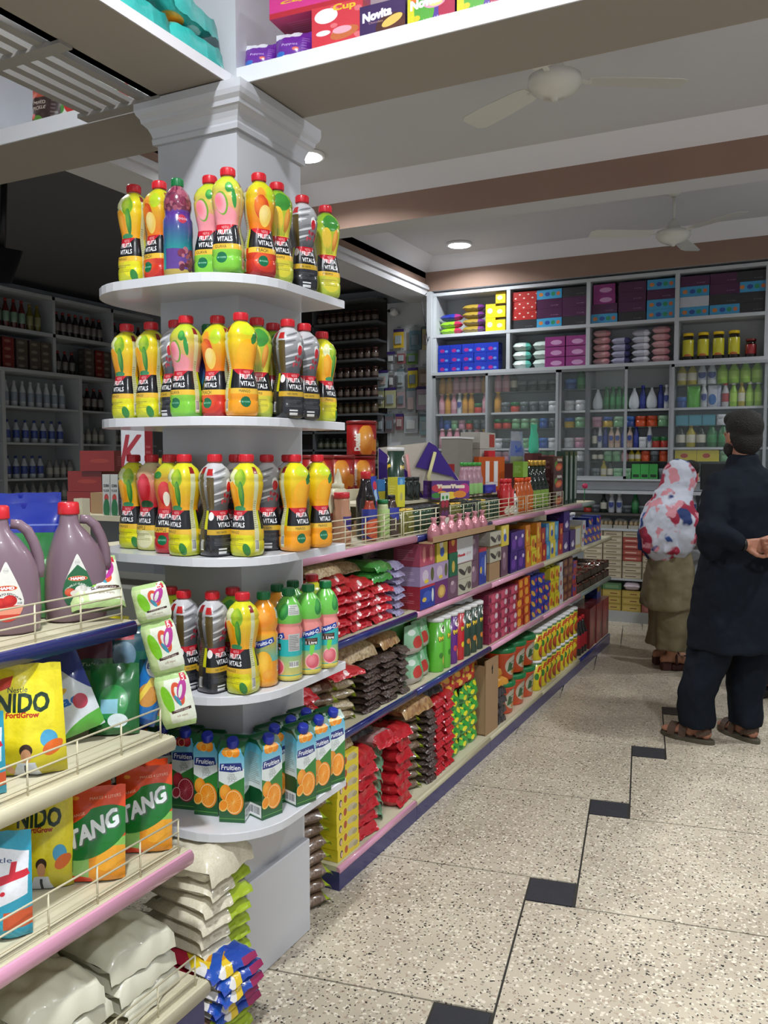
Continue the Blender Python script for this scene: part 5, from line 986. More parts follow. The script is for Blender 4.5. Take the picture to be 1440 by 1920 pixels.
for t in range(2):
    for c, y in enumerate((5.92, 6.13, 6.34, 6.55, 6.76)):
        q = MB(); 
        if c == 0 and t == 0:
            q.box(-.1, .1, -.13, .13, 0, .006, TR); q.box(-.1, .1, -.13, -.124, 0, .045, TR); q.box(-.1, .1, .124, .13, 0, .07, TR); q.box(-.1, -.094, -.13, .13, 0, .055, TR); q.box(.094, .1, -.13, .13, 0, .055, TR)
            sw = MB(); g_ = random.Random(5); cm = [mat('sweet_a', '#6a5044', .3, coat=.5), mat('sweet_b', '#8a3428', .3, coat=.5), mat('sweet_c', '#a08468', .3, coat=.5)]
            for i in range(5):
                for j in range(6): sw.bbox(-.088+i*.036, -.058+i*.036, -.118+j*.04, -.086+j*.04, .0065, .05+g_.uniform(0, .012), cm[g_.randrange(3)], .004)
            TRAY = Proto('sweet_tray', q, 'sweet tray', [('wrapped_sweets', sw)])
        o = TRAY.place(FX-.135, y, LV[1]+.001+t*.075, R(90), 'dark card tray of wrapped sweets, %s layer, %s beyond the red and blue boxes' % (('lower', 'upper')[t], o_(c)), 'trays of wrapped sweets')
        for ch in o.children: ch['kind'] = 'stuff'
# ---- level 2, units B, C, D, E
W2 = 'third shelf'
for y, ks in ((3.19, ('navyc', 'mauve', 'rose')), (3.345, ('viol', 'mauve', 'lemon')), (3.475, ('white', 'emer', 'crim'))):
    z = LV[2]
    for k in ks:
        if k == 'white': BXS['dusk'].place(FX-.042, y, z+.001, R(90), 'dusky violet sweet box under the green one, third shelf', sc=(1, 1, .6)); z += .098; continue
        BXS[k].place(FX-.04-random.uniform(0, .004), y, z+.001, R(90), '%s gift sweet box, %s' % ({'navyc': 'navy and red', 'mauve': 'pale mauve', 'rose': 'rose pink', 'viol': 'violet and gold', 'lemon': 'yellow and blue', 'emer': 'emerald green', 'crim': 'crimson'}[k], {3.19: 'first column of the third shelf boxes', 3.345: 'second column of the third shelf boxes', 3.475: 'third column of the third shelf boxes'}[y]), 'gift sweet boxes', sc=(1, 1, .955)); z += BXS[k].size[2]*.955+.0008
for k in range(2): BXS['cream'].place(FX-.042, 3.62, LV[2]+.001+k*.071, R(90), 'cream wafer box under the white box, %s one' % ('lower', 'upper')[k], 'cream wafer boxes')
BXS['joy'].place(FX-.042, 3.62, LV[2]+.145, R(90), 'white box with red lettering on the cream boxes, third shelf')
for k in range(2): BXS['dusk'].place(FX-.062, 3.79, LV[2]+.001+k*.1325, R(90), 'dusky violet sweet box, %s beside the white box' % ('lower one', 'upper one')[k], 'dusky violet boxes', sc=(1, 1, .82))
BXS['navyc'].place(FX-.066, 3.92, LV[2]+.001, R(90), 'navy box at the end of the gift boxes, third shelf', sc=(.7, 1, 1.8))
cone = MB(); cone.lathe([(.026, 0), (.029, .02), (.028, .045), (.012, .07), (.008, .082), (.016, .095), (.012, .098)], mat('pink_foil', '#c08088', .25, metal=.4, noise=.35, nscale=30, bump=.5, bscale=40), 12); CONE = Proto('foil_sweet_cone', cone, 'sweet cone')
q = MB(); q.box(-.37, .37, -.033, .033, 0, .004, CARD); q.box(-.37, .37, -.033, -.03, 0, .03, CARD); Proto('cardboard_tray', q, 'tray').place(FX+.050, 3.475, LV[2]+.278, R(90), 'shallow cardboard tray on the gift boxes')
for c in range(7): CONE.place(FX+.051, 3.18+c*.095, LV[2]+.283, R(random.uniform(0, 90)), 'pink foil sweet cone in the cardboard tray, %s from the pillar' % o_(c), 'pink foil sweet cones')
for k, (kk, n) in enumerate((('cream', 2),)): 
    for j in range(n): BXS[kk].place(FX-.062, 4.10, LV[2]+.095+j*.085, R(90), 'cream wafer box on its own at the third shelf gap, %s' % ('lower', 'upper')[j], 'cream wafer boxes at the gap')
q = MB(); q.box(-.08, .08, -.055, .055, 0, .093, CARD); Proto('cardboard_carton', q, 'carton').place(FX-.062, 4.10, LV[2]+.001, R(90), 'small cardboard carton under the two cream boxes'); q = MB(); q.box(-.08, .08, -.05, .05, 0, .0135, CARD); Proto('cardboard_pad', q, 'card').place(FX-.062, 4.10, LV[2]+.0805+.086, R(90), 'flat card between the two cream boxes')
bcol('dusk', 4.245, LV[2], 1, 'dusky violet sweet box', 'beside the two cream boxes, third shelf'); BXS['lemon'].place(FX-.062, 4.25, LV[2]+.162, R(90), 'bright yellow box on the dusky one, third shelf', sc=(1, 1, 1.0))
for c, y in enumerate((4.41, 4.545)): bcol('purp', y, LV[2], 2, 'deep purple chocolate box', '%s purple stack, third shelf' % o_(c), 'purple chocolate boxes')
SEQ = [('ora2', 'orange and yellow', 4.67), ('yell', 'yellow wafer', 4.78), ('ora2', 'orange and yellow', 4.885), ('crim', 'crimson snack', 4.99), ('sky', 'sky blue', 5.085), ('lemon', 'lemon yellow', 5.19), ('sky', 'sky blue', 5.295), ('crim', 'crimson snack', 5.39)]
for c, (k, d, y) in enumerate(SEQ):
    z = LV[2]
    for j in range(2): BXS[k].place(FX-.062-random.uniform(0, .01), y, z+.001, R(90+random.uniform(-3, 3)), '%s box, %s one, %s column past the purple stacks' % (d, ('lower', 'upper')[j], o_(c)), 'mixed snack boxes, third shelf'); z += BXS[k].size[2]+.001
for c, y in enumerate((5.52, 5.675)): bcol('milk', y, LV[2], 2 if c == 0 else 1, 'purple milk chocolate box', '%s milk chocolate stack' % o_(c), 'milk chocolate boxes', sc=.98)
bcol('tan', 5.85, LV[2], 1, 'tan box with white panel', 'third shelf far half'); bcol('white', 5.99, LV[2], 2, 'white and red sweet box', 'third shelf by the tan box')
for c, y in enumerate((6.09, 6.22, 6.35, 6.48)): bcol('blue', y, LV[2], 3 if c % 2 else 2, 'royal blue biscuit box', '%s blue stack at the far end, third shelf' % o_(c), 'blue boxes at the far end')
CB = bot('clear_bag_bottle', mat('clear_lilac', '#8088a8', .15, coat=.8), .04, .2, WHT); row(CB, (6.36, 6.46, 6.56), LV[2]+.13 if 0 else LV[2], 'lilac clear bottle', 'back of the third shelf far end', 'lilac bottles', x=-1.66)
# ================================================================ top of the long shelving unit
T3 = LV[3]+.001; TD = 1.311; TG = 'top of the shelving unit'
sq = MB(); sq.lathe([(.033, 0), (.036, .006), (.0355, .1), (.033, .13), (.024, .152), (.017, .157)], WHT, 18); cr = mat('cream_plastic', '#d4cdb0', .35)
c_ = MB(); c_.lathe([(.018, .155), (.018, .168), (.012, .172), (.009, .19), (.004, .205), (.003, .212)], cr, 16); lb = MB(); lb.lathe([(.0362, .03), (.0362, .09)], mat('pickle_label', '#8a3a22', .4, noise=.4, nscale=40), 18, capt=False, capb=False)
sq2 = MB(); sq2.lathe([(.033, 0), (.036, .006), (.0355, .1), (.033, .13), (.024, .152), (.017, .157)], cr, 18); SQZ = Proto('squeeze_bottle', sq2, 'squeeze bottle', [('nozzle', c_), ('label', lb)])
for k, (x, y) in enumerate(((-1.56, 2.59), (-1.56, 2.70))): SQZ.place(x, y, T3, R(110), 'cream squeeze bottle with pointed nozzle, %s' % ('hard by the pillar shelf' if k == 0 else 'beside the black sauce bottle'), 'cream squeeze bottles', sc=1.28)
def lab(nm, bg, words_=(), blobs=(), rects=(), w=160, h=128):
    a = Art(w, h, bg)
    for r in rects: a.rect(*r)
    for e in blobs: a.ell(*e)
    for t in words_: a.text(t[0], *t[1:5], **(t[5] if len(t) > 5 else {}))
    return a.mat('print_'+nm, rough=.35, coat=.3)
SAL = bot('dressing_bottle', mat('dressing', '#b8866a', .3), .034, .19, RED, lab('dressing', '#b8866a', [], [(.5, .6, .2, .3, '#3c2c7c')]), neck=.75, capr=.029, sh=.72, lz=(.1, .55)); SAL.place(-1.488, 2.60, T3, R(110), 'sauce bottle with wide red cap and violet label behind the wire guard')
BLKB = bot('sauce_bottle', BOTD, .038, .26, RED, lab('blacksauce', '#241f22', [], [(.5, .5, .2, .35, '#283488'), (.5, .3, .16, .15, '#c83c28')]), neck=.5, capr=.02, lz=(.05, .4)); BLKB.place(-1.53, 2.86, T3, R(110), 'tall black sauce bottle with red cap by the blue packet')
CH2 = bot('sauce_bottle', mat('red_sauce', '#a03c28', .25, coat=.4), .03, .17, BLK, lab('redsauce', '#283488', [], [(.5, .3, .3, .25, '#c85a38')]), neck=.5, capr=.016, lz=(.05, .7))
row(CH2, (2.80,), T3, 'short sauce bottle with blue label behind the wire guard', 'top shelf', TG, x=-1.482); MUS = bot('sauce_bottle', mat('pale_sauce', '#b8c090', .3), .028, .15, GRN, lab('pale', '#a8c47a', []), neck=.7, capr=.022, lz=(.1, .75)); row(MUS, (2.91,), T3, 'pale green mint bottle with green cap behind the wire guard', 'top shelf', TG, x=-1.482)
CH3 = bot('sauce_bottle', mat('brown_sauce', '#3c2a24', .25, coat=.4), .032, .165, BLK, lab('brownsauce', '#4a3a34', [], [(.5, .7, .25, .25, '#2c3490')]), neck=.5, capr=.016, lz=(.05, .7)); row(CH3, (2.985,), T3, 'brown sauce bottle with blue arched label behind the wire guard', 'top shelf', TG, x=-1.482)
BP = pouch('sauce_pouch', packart('bluepk', '#1e4ea0', '#1e4ea0', rects=[(0, .75, .7, 1, '#2438a8')], blobs=[(.45, .8, .2, .1, '#c83048'), (.45, .62, .2, .12, '#a8c8e8'), (.5, .45, .14, .06, '#c82838'), (.5, .15, .14, .08, '#d0a8b0')]), .075, .2, .04, seed=51, seal=.03); BP.place(-1.55, 2.96, T3+.04, R(95), 'upright blue sauce pouch beside the black bottle'); q = MB(); q.box(-.05, .05, -.05, .05, 0, .04, CARD); Proto('cardboard_pad', q, 'box').place(-1.57, 2.96, T3-.0005, R(90), 'low cardboard box under the blue pouch')
# jars of olives, two tiers
def jar(nm, body, capm, r=.031, h=.105): return bot(nm, body, r, h, capm, None, neck=.8, capr=r*.86, sh=.82, lz=(.15, .6), cat='jar', seg=12)
OJ = jar('olive_jar', mat('olive_glass', '#26402a', .12, coat=.6, noise=.35, nscale=60), BLK); YJ = jar('pickle_jar', mat('pickle_glass', '#6a6a2c', .12, coat=.6, noise=.35, nscale=70), GOLD); DJ = jar('olive_jar', mat('black_olive_glass', '#1c2420', .12, coat=.6, noise=.3, nscale=60), BLK)
n_ = 0
for c in range(18):
    y = 3.07+c*.0665
    for d, x in enumerate((-1.485, -1.552)):
        p = YJ if (c in (0, 1, 8, 9, 14)) else (OJ if c % 7 != 5 else DJ); nm = 'pale pickle' if p is YJ else 'green olive' if p is OJ else 'black olive'
        p.place(x, y, T3, R(20*c), '%s jar, %s row behind the wire guard, %s from the brown sauce bottle' % (nm, ('front', 'back')[d], o_(c)), 'jars behind the wire guard')
    if 3.0 < y:
        p = YJ if c in (4, 5) else DJ; p.place(-1.64, y, TD, R(15*c), '%s jar on the raised deck, %s from its pillar end' % ('pale pickle' if p is YJ else 'black olive', o_(c)), 'jars on the raised deck') if c in (3, 4, 6, 7) else None
DK = MB(); DK.box(-1.60, -1.575, 3.1, 4.3, 1.298, 1.31, CREAM)
PLUM = sb('plum', '#4a3020', '#3a2418', .1, .14, d=.012, blobs=[(.2, .65, .14, .12, '#a03040'), (.5, .65, .14, .12, '#a03040'), (.2, .85, .1, .06, '#3a8a3c'), (.5, .85, .1, .06, '#3a8a3c'), (.2, .35, .14, .1, '#5a3460'), (.5, .35, .14, .1, '#5a3460')], rects=[(0, .75, .7, 1, '#d0d8c8'), (0, 0, .7, .22, '#d8dcc8')]); PLUM.place(-1.432, 3.41, T3+.02, R(90), 'white card of plum and leaf pictures hung on the wire guard', sc=(1, .4, 1))
# items on the raised deck
DEC = [(sb('corn1', '#3a78b8', '#2c5a8c', .07, .1, d=.05, rects=[(0, 0, .7, .5, '#c8b838')]), 'blue and yellow', 3.20, -1.66), (sb('corn2', '#3a78b8', '#2c5a8c', .07, .1, d=.05, rects=[(0, 0, .7, .5, '#c8b838')], blobs=[(.35, .8, .2, .12, '#6ab0e0')]), 'blue and yellow', 3.29, -1.64)]
for k, (p, d, y, x) in enumerate(DEC): p.place(x, y, TD, R(92), '%s upright box on the deck, %s one from the pillar' % (d, o_(k)), 'small boxes on the deck')
YB = sb('yellow1', '#dcd83c', '#b8b028', .075, .125, d=.045, rects=[(0, .75, .7, 1, '#4a8ac0')], blobs=[(.35, .35, .12, .14, '#b8b070'), (.35, .85, .16, .1, '#80b8e0')]); YB.place(-1.545, 3.16, T3+.107, R(92), 'bright yellow box with blue top standing on the jars')
for k, (c, y) in enumerate((('#b02430', 2.99), ('#b8c8a0', 3.055), ('#2c5aa8', 3.11))): sb('slim%d' % k, c, c, .045, .085, d=.03, blobs=[(.35, .5, .15, .2, '#7a5a40')]).place(-1.60, y, T3+.112 if 0 else TD-.0 if y > 3.1 else T3+.06, R(92), '%s slim packet between the blue pouch and the yellow box' % ('red', 'pale green', 'deep blue')[k]) if y < 3.1 else None
q = MB(); q.box(-.065, .065, -.04, .04, 0, .059, CARD); Proto('cardboard_pad', q, 'box').place(-1.60, 3.03, T3-.0005, R(90), 'low cardboard box under the slim packets')
PRD.place(-1.70, 3.47, TD, R(115), 'dark green crisps can on the raised deck'); 
# purple folded display with jelly box
pm = mat('purple_card', '#3c1e80', .4); wm = mat('display_board', '#c4bcae', .6)
dt = tag(empty('card_display', (-1.66, 3.74, TD), R(50)), 'purple and white folded card display standing on the deck', 'display')
q = MB(); q.v += [(-.26, 0, 0), (.22, 0, 0), (.22, 0, .03), (.02, .0, .27), (-.26, 0, .24), (-.26, .004, 0), (.22, .004, 0), (.22, .004, .03), (.02, .004, .27), (-.26, .004, .24)]; q.face((0, 1, 2, 3, 4), wm); q.face((9, 8, 7, 6, 5), pm)
for j in range(5): q.face((j, 5+j, 5+(j+1) % 5, (j+1) % 5), wm)
q.ob('backing_board', dt)
q = MB(); q.v += [(-.26, -.006, .12), (-.02, -.006, .0), (-.14, -.006, 0), (-.26, -.006, 0), (-.26, -.006, .24), (-.10, -.006, .12)]; q.face((0, 3, 2, 1, 5, 4), pm)
q.v += [(.0, -.012, .27), (-.07, -.012, .15), (.13, -.012, .10), (.22, -.012, .01), (.04, -.012, .25)]; q.face((6, 7, 8, 9, 10), pm); q.ob('purple_fold', dt)
q = MB(); q.tube([(-.1, -.03, .02), (-.12, -.02, .21)], .008, mat('pink_straw', '#d0908c', .4), 8); q.ob('pink_stick', dt); q = MB(); q.tube([(.02, -.03, .02), (-.01, -.03, .1), (.03, -.02, .22)], .009, mat('cream_stick', '#cfc890', .4), 8); q.ob('cream_stick', dt)
JB = boxp('jelly_box', packart('jelly', '#5a2a7c', '#3c1e60', words_=[('YumYum', .35, .7, .5, '#e8dcc0', dict(bold=1.2, slant=.1))], blobs=[(.1, .6, .1, .2, '#c83848'), (.6, .55, .1, .3, '#b8307c'), (.2, .25, .1, .2, '#e8a828'), (.35, .2, .12, .2, '#e8c83c'), (.52, .25, .12, .2, '#d88428'), (.08, .2, .08, .15, '#3a8a3c')], w=192, h=96), .2, .09, .085); JB.place(-1.545, 3.70, TD+.0, R(50), 'jelly sweet box with fruit pictures in front of the purple display')
LOL = bot('sweet_bag', mat('cookie_film', '#a8808c', .3, coat=.6, noise=.4, nscale=50), .028, .17, mat('green_film_top', '#3c9a3c', .25, coat=.6), lab('lollab', '#98c878'), neck=.6, capr=.02, sh=.6, lz=(.02, .35), cat='sweet bag')
for k, y in enumerate((4.06, 4.13, 4.2, 4.27)): LOL.place(-1.6, y, TD, R(20*k), 'pink and green topped sweet bag on the deck, %s beyond the jelly box' % o_(k), 'green topped sweet bags')
RB = sb('redcookie', '#a01c24', '#7a1820', .12, .16, d=.05, words_=[('F', .3, .7, .12, '#e8d8d0')]); RB.place(-1.74, 4.15, TD, R(85), 'dark red box behind the green topped sweet bags')
CYL = MB(); CYL.box(-.11, .11, -.05, .05, 0, .3, mat('grey_carton', '#8a867e', .7, noise=.06)); CYL.box(-.115, .115, -.055, .055, .3, .31, WHT); Proto('carton', CYL, 'carton').place(-1.78, 4.42, TD, R(90), 'tall grey carton with white rim behind the sweet bags')
U = MB(); OR = mat('orange_card', '#c2561c', .5); U.box(-.1, .1, -.02, .02, 0, .2, OR); uu = MB(); 
for x0, x1, z0, z1 in ((-.05, -.02, .05, .175), (.015, .045, .05, .175), (-.05, .045, .03, .055)): uu.box(x0, x1, -.0225, -.02, z0, z1, WHT)
tx = MB(); U.box(-.025, .025, -.02, .02, .2, .235, RED); Proto('display_card', U, 'display', [('white_letter', uu)]).place(-1.66, 4.62, TD, R(62), 'orange card with a large white letter U on the deck')
WB1 = boxp('tea_carton', packart('whitebox', '#c8c4ba', '#a8a49a', rects=[(.42, .1, .66, .9, '#b83c2c')]), .26, .12, .095); 
for k in range(2): WB1.place(-1.76, 4.70, TD+.15+k*.097, R(90), 'white and red carton on the grey stack, %s' % ('lower', 'upper')[k], 'white and red cartons')
q = MB(); q.box(-.14, .14, -.06, .06, 0, .148, mat('plain_carton', '#7a7064', .8)); Proto('carton', q, 'carton').place(-1.76, 4.70, TD, R(90), 'dull brown carton under the white and red ones')
BTR = boxp('blue_tray_box', packart('bluetray', '#1c3cb0', '#182c80', blobs=[(.3, .5, .2, .2, '#2c58d0')]), .16, .08, .045); BTR.place(-1.62, 4.42, TD+.0, R(88), 'low bright blue box on the deck in front of the orange card'); 
REDK = bot('ketchup_bottle', mat('ketchup', '#b81c20', .25, coat=.4), .034, .2, RED, lab('ketch', '#b81c20', [('g', .5, .6, .12, '#e8c8c0')], [(.5, .6, .12, .25, '#d84c50'), (.5, .15, .2, .15, '#e8e0d0')]), neck=.5, lz=(.05, .7), capr=.02, cat='sauce bottle')
for k, y in enumerate((4.36, 4.44)): REDK.place(-1.486, y, T3, R(100), 'red ketchup bottle behind the wire guard, %s' % ('nearer the jars', 'nearer the orange bottles')[k], 'red ketchup bottles')
WBT = bot('milk_bottle', WHT, .03, .13, BLK, lab('cow', '#d8d4cc', (), [(.5, .5, .1, .2, '#3a3430')]), neck=.5, capr=.016); WBT.place(-1.486, 4.525, T3, R(90), 'small white bottle with dark print beside the ketchup bottles')
OBT = bot('orange_bottle', mat('orange_sauce', '#b8541c', .2, coat=.5), .031, .2, ORG, lab('orangesauce', '#c86c24', [], [(.5, .7, .15, .15, '#303a90')]), neck=.45, capr=.016, lz=(.1, .5), cat='sauce bottle')
for k, y in enumerate((4.60, 4.67, 4.74, 4.81)): OBT.place(-1.486, y, T3, R(90), 'orange sauce bottle behind the wire guard, %s from the ketchup' % o_(k), 'orange sauce bottles')
LBX = sb('limebox', '#8ab83c', '#6a9428', .09, .09, d=.06); LBX.place(-1.50+.0, 4.70, T3+.203, R(90), 'lime green box lying on the orange sauce bottles')
CHB = bot('sparkling_bottle', mat('green_black_glass', '#17221a', .1, coat=.7), .04, .3, GOLD, lab('champ', '#202820', (), [(.5, .3, .2, .3, '#7a9a3c')]), neck=.42, sh=.55, capr=.019, lz=(.05, .4), cat='bottle')
CHG = CHB
for k, (x, y) in enumerate(((-1.50, 4.90), (-1.50, 4.985), (-1.50, 5.07), (-1.50, 5.155))): CHB.place(x, y, T3, R(90), 'dark sparkling juice bottle with gold top, %s from the orange bottles' % o_(k), 'dark sparkling juice bottles')
q = MB(); q.lathe([(.0205, .19), (.0215, .2), (.0205, .235), (.0215, .27)], GOLD, 12)
TEA = boxp('tea_box', packart('papa', '#4a1c18', '#3a1614', words_=[('PAPA', .45, .78, .34, '#d8d4c8', dict(bold=.9, slant=.2))], blobs=[(.2, .5, .12, .2, '#5a8a30'), (.4, .35, .25, .22, '#c84c28', 10), (.4, .33, .15, .12, '#e08040')], w=192, h=128), .24, .1, .108)
for k in range(3): TEA.place(FX-.07, 5.35, T3+k*.1085, R(90), 'dark red box with red fruit print, %s of the stack of three' % ('lowest', 'middle', 'topmost')[k], 'dark red fruit print boxes', sc=(.95, 1, 1))
PUR = pouch('refill_pouch', packart('surf', '#6a78a8', '#8a90a8', rects=[(0, .7, .7, 1, '#a0a4ac'), (0, 0, .7, .22, '#8a9470')], words_=[('Surf', .35, .45, .44, '#2c50b0', dict(bold=.9))]), .22, .2, .06, seed=53); PUR.place(-1.66, 5.12, TD+.16, R(88), 'clear and violet refill pouch high behind the gold topped bottles'); q = MB(); q.box(-.12, .12, -.05, .05, 0, .16, mat('maroon_carton', '#5a2826', .7)); Proto('carton', q, 'carton').place(-1.66, 5.12, TD, R(88), 'maroon carton under the violet refill pouch')
TQ = pouch('tissue_pouch', mat('teal_pouch_film', '#4cc49c', .35, coat=.4, noise=.06, nscale=12), .16, .19, .05, seed=54, taper=1); TQ.place(-1.64+.0, 5.42, TD+.225, R(92), 'bright turquoise pouch on top of the dark red boxes'); q = MB(); q.box(-.1, .1, -.04, .04, 0, .225, mat('maroon_carton', '#5a2826', .7)); Proto('carton', q, 'carton').place(-1.655, 5.42, TD, R(90), 'maroon carton under the turquoise pouch')
GB = MB(); GB.box(-.04, .04, -.03, .03, 0, .36, mat('dark_green_tall', '#24382c', .3, coat=.4)); GB.box(-.02, .02, -.032, -.03, .03, .33, mat('grey_stripe', '#8a948c', .4)); GBX = Proto('tall_box', GB, 'box')
for k, y in enumerate((5.62, 5.74, 5.86)): GBX.place(-1.5, y, T3, R(90), 'tall dark green box with grey stripe, top shelf, %s after the fruit boxes' % o_(k), 'tall dark green boxes')
FLW = tag(empty('artificial_flower', (-1.47, 6.12, T3)), 'small crimson artificial flower at the end of the top shelf', 'flower'); q = MB(); q.tube([(0, 0, 0), (.005, 0, .1)], .003, GRN, 6); q.ob('stem', FLW); q = MB()
for k in range(6): t = k*PI/3; q.lathe([(.003, 0), (.018, .012), (.016, .03), (.004, .036)], mat('crimson_petal', '#b02850', .6), 8, T=Matrix.Translation((.005+.014*math.cos(t), .014*math.sin(t), .095))@Matrix.Rotation(.6, 4, Vector((math.sin(t), -math.cos(t), 0))))
q.ob('petals', FLW)
# red crisps tubs and white pails seen behind, on the other side of the unit
a = Art(224, 128, '#a81c1c')
for o in (0, .5): a.ell(o+.3, .45, .1, .5, '#d8781c', 0, 1, '#e8a03c'); a.ell(o+.42, .3, .06, .2, '#d88424'); a.text('Doublz', o+.2, .4, .3, '#e8e4d8', h=.1, rot=90, bold=.7)
a.rect(0, .92, 1, 1, '#901818'); RT = can('crisps_tub', a.mat('print_redtub', rough=.3, coat=.3), .075, .17, mat('dull_red', '#8a2020', .4), 'crisps tub', seg=20)
PAIL = MB(); PAIL.lathe([(.08, 0), (.09, .12), (.095, .13)], mat('pail_body', '#6a6448', .5, noise=.1), 18); PL_ = MB(); PL_.lathe([(.098, .13), (.1, .145), (.09, .155)], WHT, 20); PAILP = Proto('lidded_pail', PAIL, 'pail', [('lid', PL_)])
for k, (y, z) in enumerate(((3.30, 0), (3.52, 0), (3.74, 0))): PAILP.place(-2.05, y, LV[3]+.001, 0, 'pale lidded pail behind the top shelf, %s from the pillar' % o_(k), 'lidded pails')
q = MB(); q.box(-.12, .12, -.4, .4, 0, .028, CREAM)
RT.place(-2.05, 3.36, LV[3]+.157, R(110), 'red crisps tub on a white lid, nearest the pillar'); RT.place(-2.05, 3.56, LV[3]+.157, R(110), 'red crisps tub behind, lower of the middle two'); RT.place(-2.04, 3.76, LV[3]+.157, R(110), 'red crisps tub under the highest one'); RT.place(-2.03, 3.75, LV[3]+.329, R(120), 'red crisps tub standing highest of all'); 
RB2 = sb('redslim', '#b01c28', '#8a1820', .1, .2, d=.06, words_=[('C', .2, .8, .1, '#e8d8d0')]); RB2.place(-1.97, 4.02, LV[3]+.0, R(95), 'slim red box beside the highest crisps tub')
# rack of the side aisle seen past the pillar: cereal and red cartons
sr = tag(empty('side_rack', (0, 0, 0)), 'grey shelf unit in the side aisle behind the pillar', 'shelving')
q = MB(); q.box(-3.7, -2.5, 2.9, 3.35, 0, .9, mat('side_rack_grey', '#7c7c74', .5)); q.ob('cabinet_base', sr); q = MB(); q.box(-3.7, -2.5, 2.9, 3.35, 1.21, 1.235, CREAM); q.ob('shelf_board', sr); 
for x in (-3.69, -2.52): q = MB(); q.box(x, x+.02, 2.9, 3.35, .9, 1.21, CREAM); q.ob('side_panel', sr)
KB = boxp('cereal_box', packart('cerealk', '#c8c8cc', '#a01c2c', words_=[('K', .3, .62, .5, '#9a2430', dict(h=.52, slant=.35, bold=1.6))], blobs=[(.55, .1, .2, .1, '#a8242c'), (.55, .1, .14, .07, '#b08060')], w=160, h=256), .125, .07, .31)
p = ony(257, 850, 3.05); KB.place(p[0], 3.05, 1.337, R(12), 'white cereal box with a red letter K in the side aisle'); PADS = MB(); PADS.box(-.3, .3, -.12, .12, 0, .1, CARD); Proto('low_carton', PADS, 'carton').place(p[0]+.05, 3.12, 1.236, R(2), 'low cardboard carton under the white cereal box')
RC2 = boxp('carton', packart('redside', '#7c1f1c', '#6a1a18', blobs=[(.4, .5, .2, .1, '#8c3024')]), .2, .16, .1)
for k, (px_, z) in enumerate(((170, 0), (172, .101), (196, .202))): RC2.place(ony(px_, 880, 3.1)[0], 3.12, 1.237+z, R(8), 'dull red carton in the side aisle, %s' % ('lowest of three', 'middle of three', 'topmost of three')[k], 'dull red side cartons')
CF = boxp('corn_flour_box', packart('cornflour', '#b8b8b4', '#8c8c88', words_=[('CORN', .35, .72, .5, '#33363a', dict(bold=.9)), ('FLOUR', .35, .6, .5, '#33363a', dict(bold=.6))], blobs=[(.35, .42, .2, .1, '#b03830'), (.35, .15, .3, .25, '#1f6a3c')], w=96, h=192), .04, .05, .19)
for k in range(2): CF.place(ony(205+15*k, 920, 2.94)[0], 2.94, 1.237, R(12), 'grey and green corn flour box in the side aisle, %s' % ('the nearer to the red cartons', 'the nearer to the pillar')[k], 'corn flour boxes')
VB = sb('violetbox', '#a898b8', '#8a7c98', .1, .11); VB.place(ony(292, 880, 3.1)[0], 2.98, 1.237, R(8), 'pale violet box beside the white cereal box', sc=(1, 1, 2)); YBT = bot('yellow_bottle', mat('yellow_bot', '#c8b030', .3), .02, .3, BLK); YBT.place(ony(303, 850, 2.96)[0], 2.95, 1.237, 0, 'slim yellow bottle beside the pillar in the side aisle')
# ================================================================ back wall: open shelves over glazed cabinets
BY = 7.82; CW = mat('cabinet_white', '#b9bdc1', .4, noise=.03); CBK = mat('cabinet_back', '#b4babc', .6); GL = mat('cabinet_glass', '#c8d4d0', .05, alpha=.055, spec=.6)
GLS = mat('glass_shelf', '#9ab0a8', .1, spec=.6, alpha=.6)
XS = [-3.40, -2.633, -1.867, -1.09, -.365, .36, 1.1, 1.85]
def bxo(name, parent, m, *a): b = MB(); b.box(*a, m); return b.ob(name, parent)
wu = tag(empty('wall_shelving', (0, 0, 0)), 'pale grey wall unit with open shelves over glazed cabinets on the back wall', 'wall unit')
bxo('back_board', wu, CBK, -3.42, 2.2, 8.1, 8.13, 0, 3.17)
for z, d in ((3.145, 0), (2.735, 0), (2.36, -.02), (1.21, -.03)): bxo('shelf_board', wu, CW, -3.42, 2.2, BY+d, 8.1, z-.03, z)
for i, x in enumerate(XS):
    bxo('upright', wu, CW, x-.018, x+.018, BY+.003, 8.1, 2.36, 3.116)
bxo('side_panel', wu, CW, -3.47, -3.42, 7.78, 8.13, 0, 3.16)
bxo('ledge_panel', wu, mat('ledge_grey', '#8f949a', .4), -3.42, 2.2, BY-.02, BY, 1.215, 1.30); bxo('sill', wu, CW, -3.42, 2.2, BY-.04, 8.1, 1.30, 1.315)
CXS = [-3.42, -2.83, -2.13, -1.867, -1.12, -.36, .4, 1.15, 2.2]
for i, x in enumerate(CXS[:-1]):
    wd = .04 if i in (4,) else .024
    bxo('cabinet_upright', wu, ALU, x-wd/2, x+wd/2, BY-.005, 8.1, 1.315, 2.33)
for i in range(len(CXS)-1):
    for z in (1.60, 1.95): bxo('cabinet_shelf', wu, CW, CXS[i]+.014, CXS[i+1]-.014, BY+.04, 8.1, z-.02, z)
    for z in (1.475, 1.79, 2.15): bxo('glass_shelf', wu, GLS, CXS[i]+.014, CXS[i+1]-.014, BY+.1, 8.1, z-.006, z)
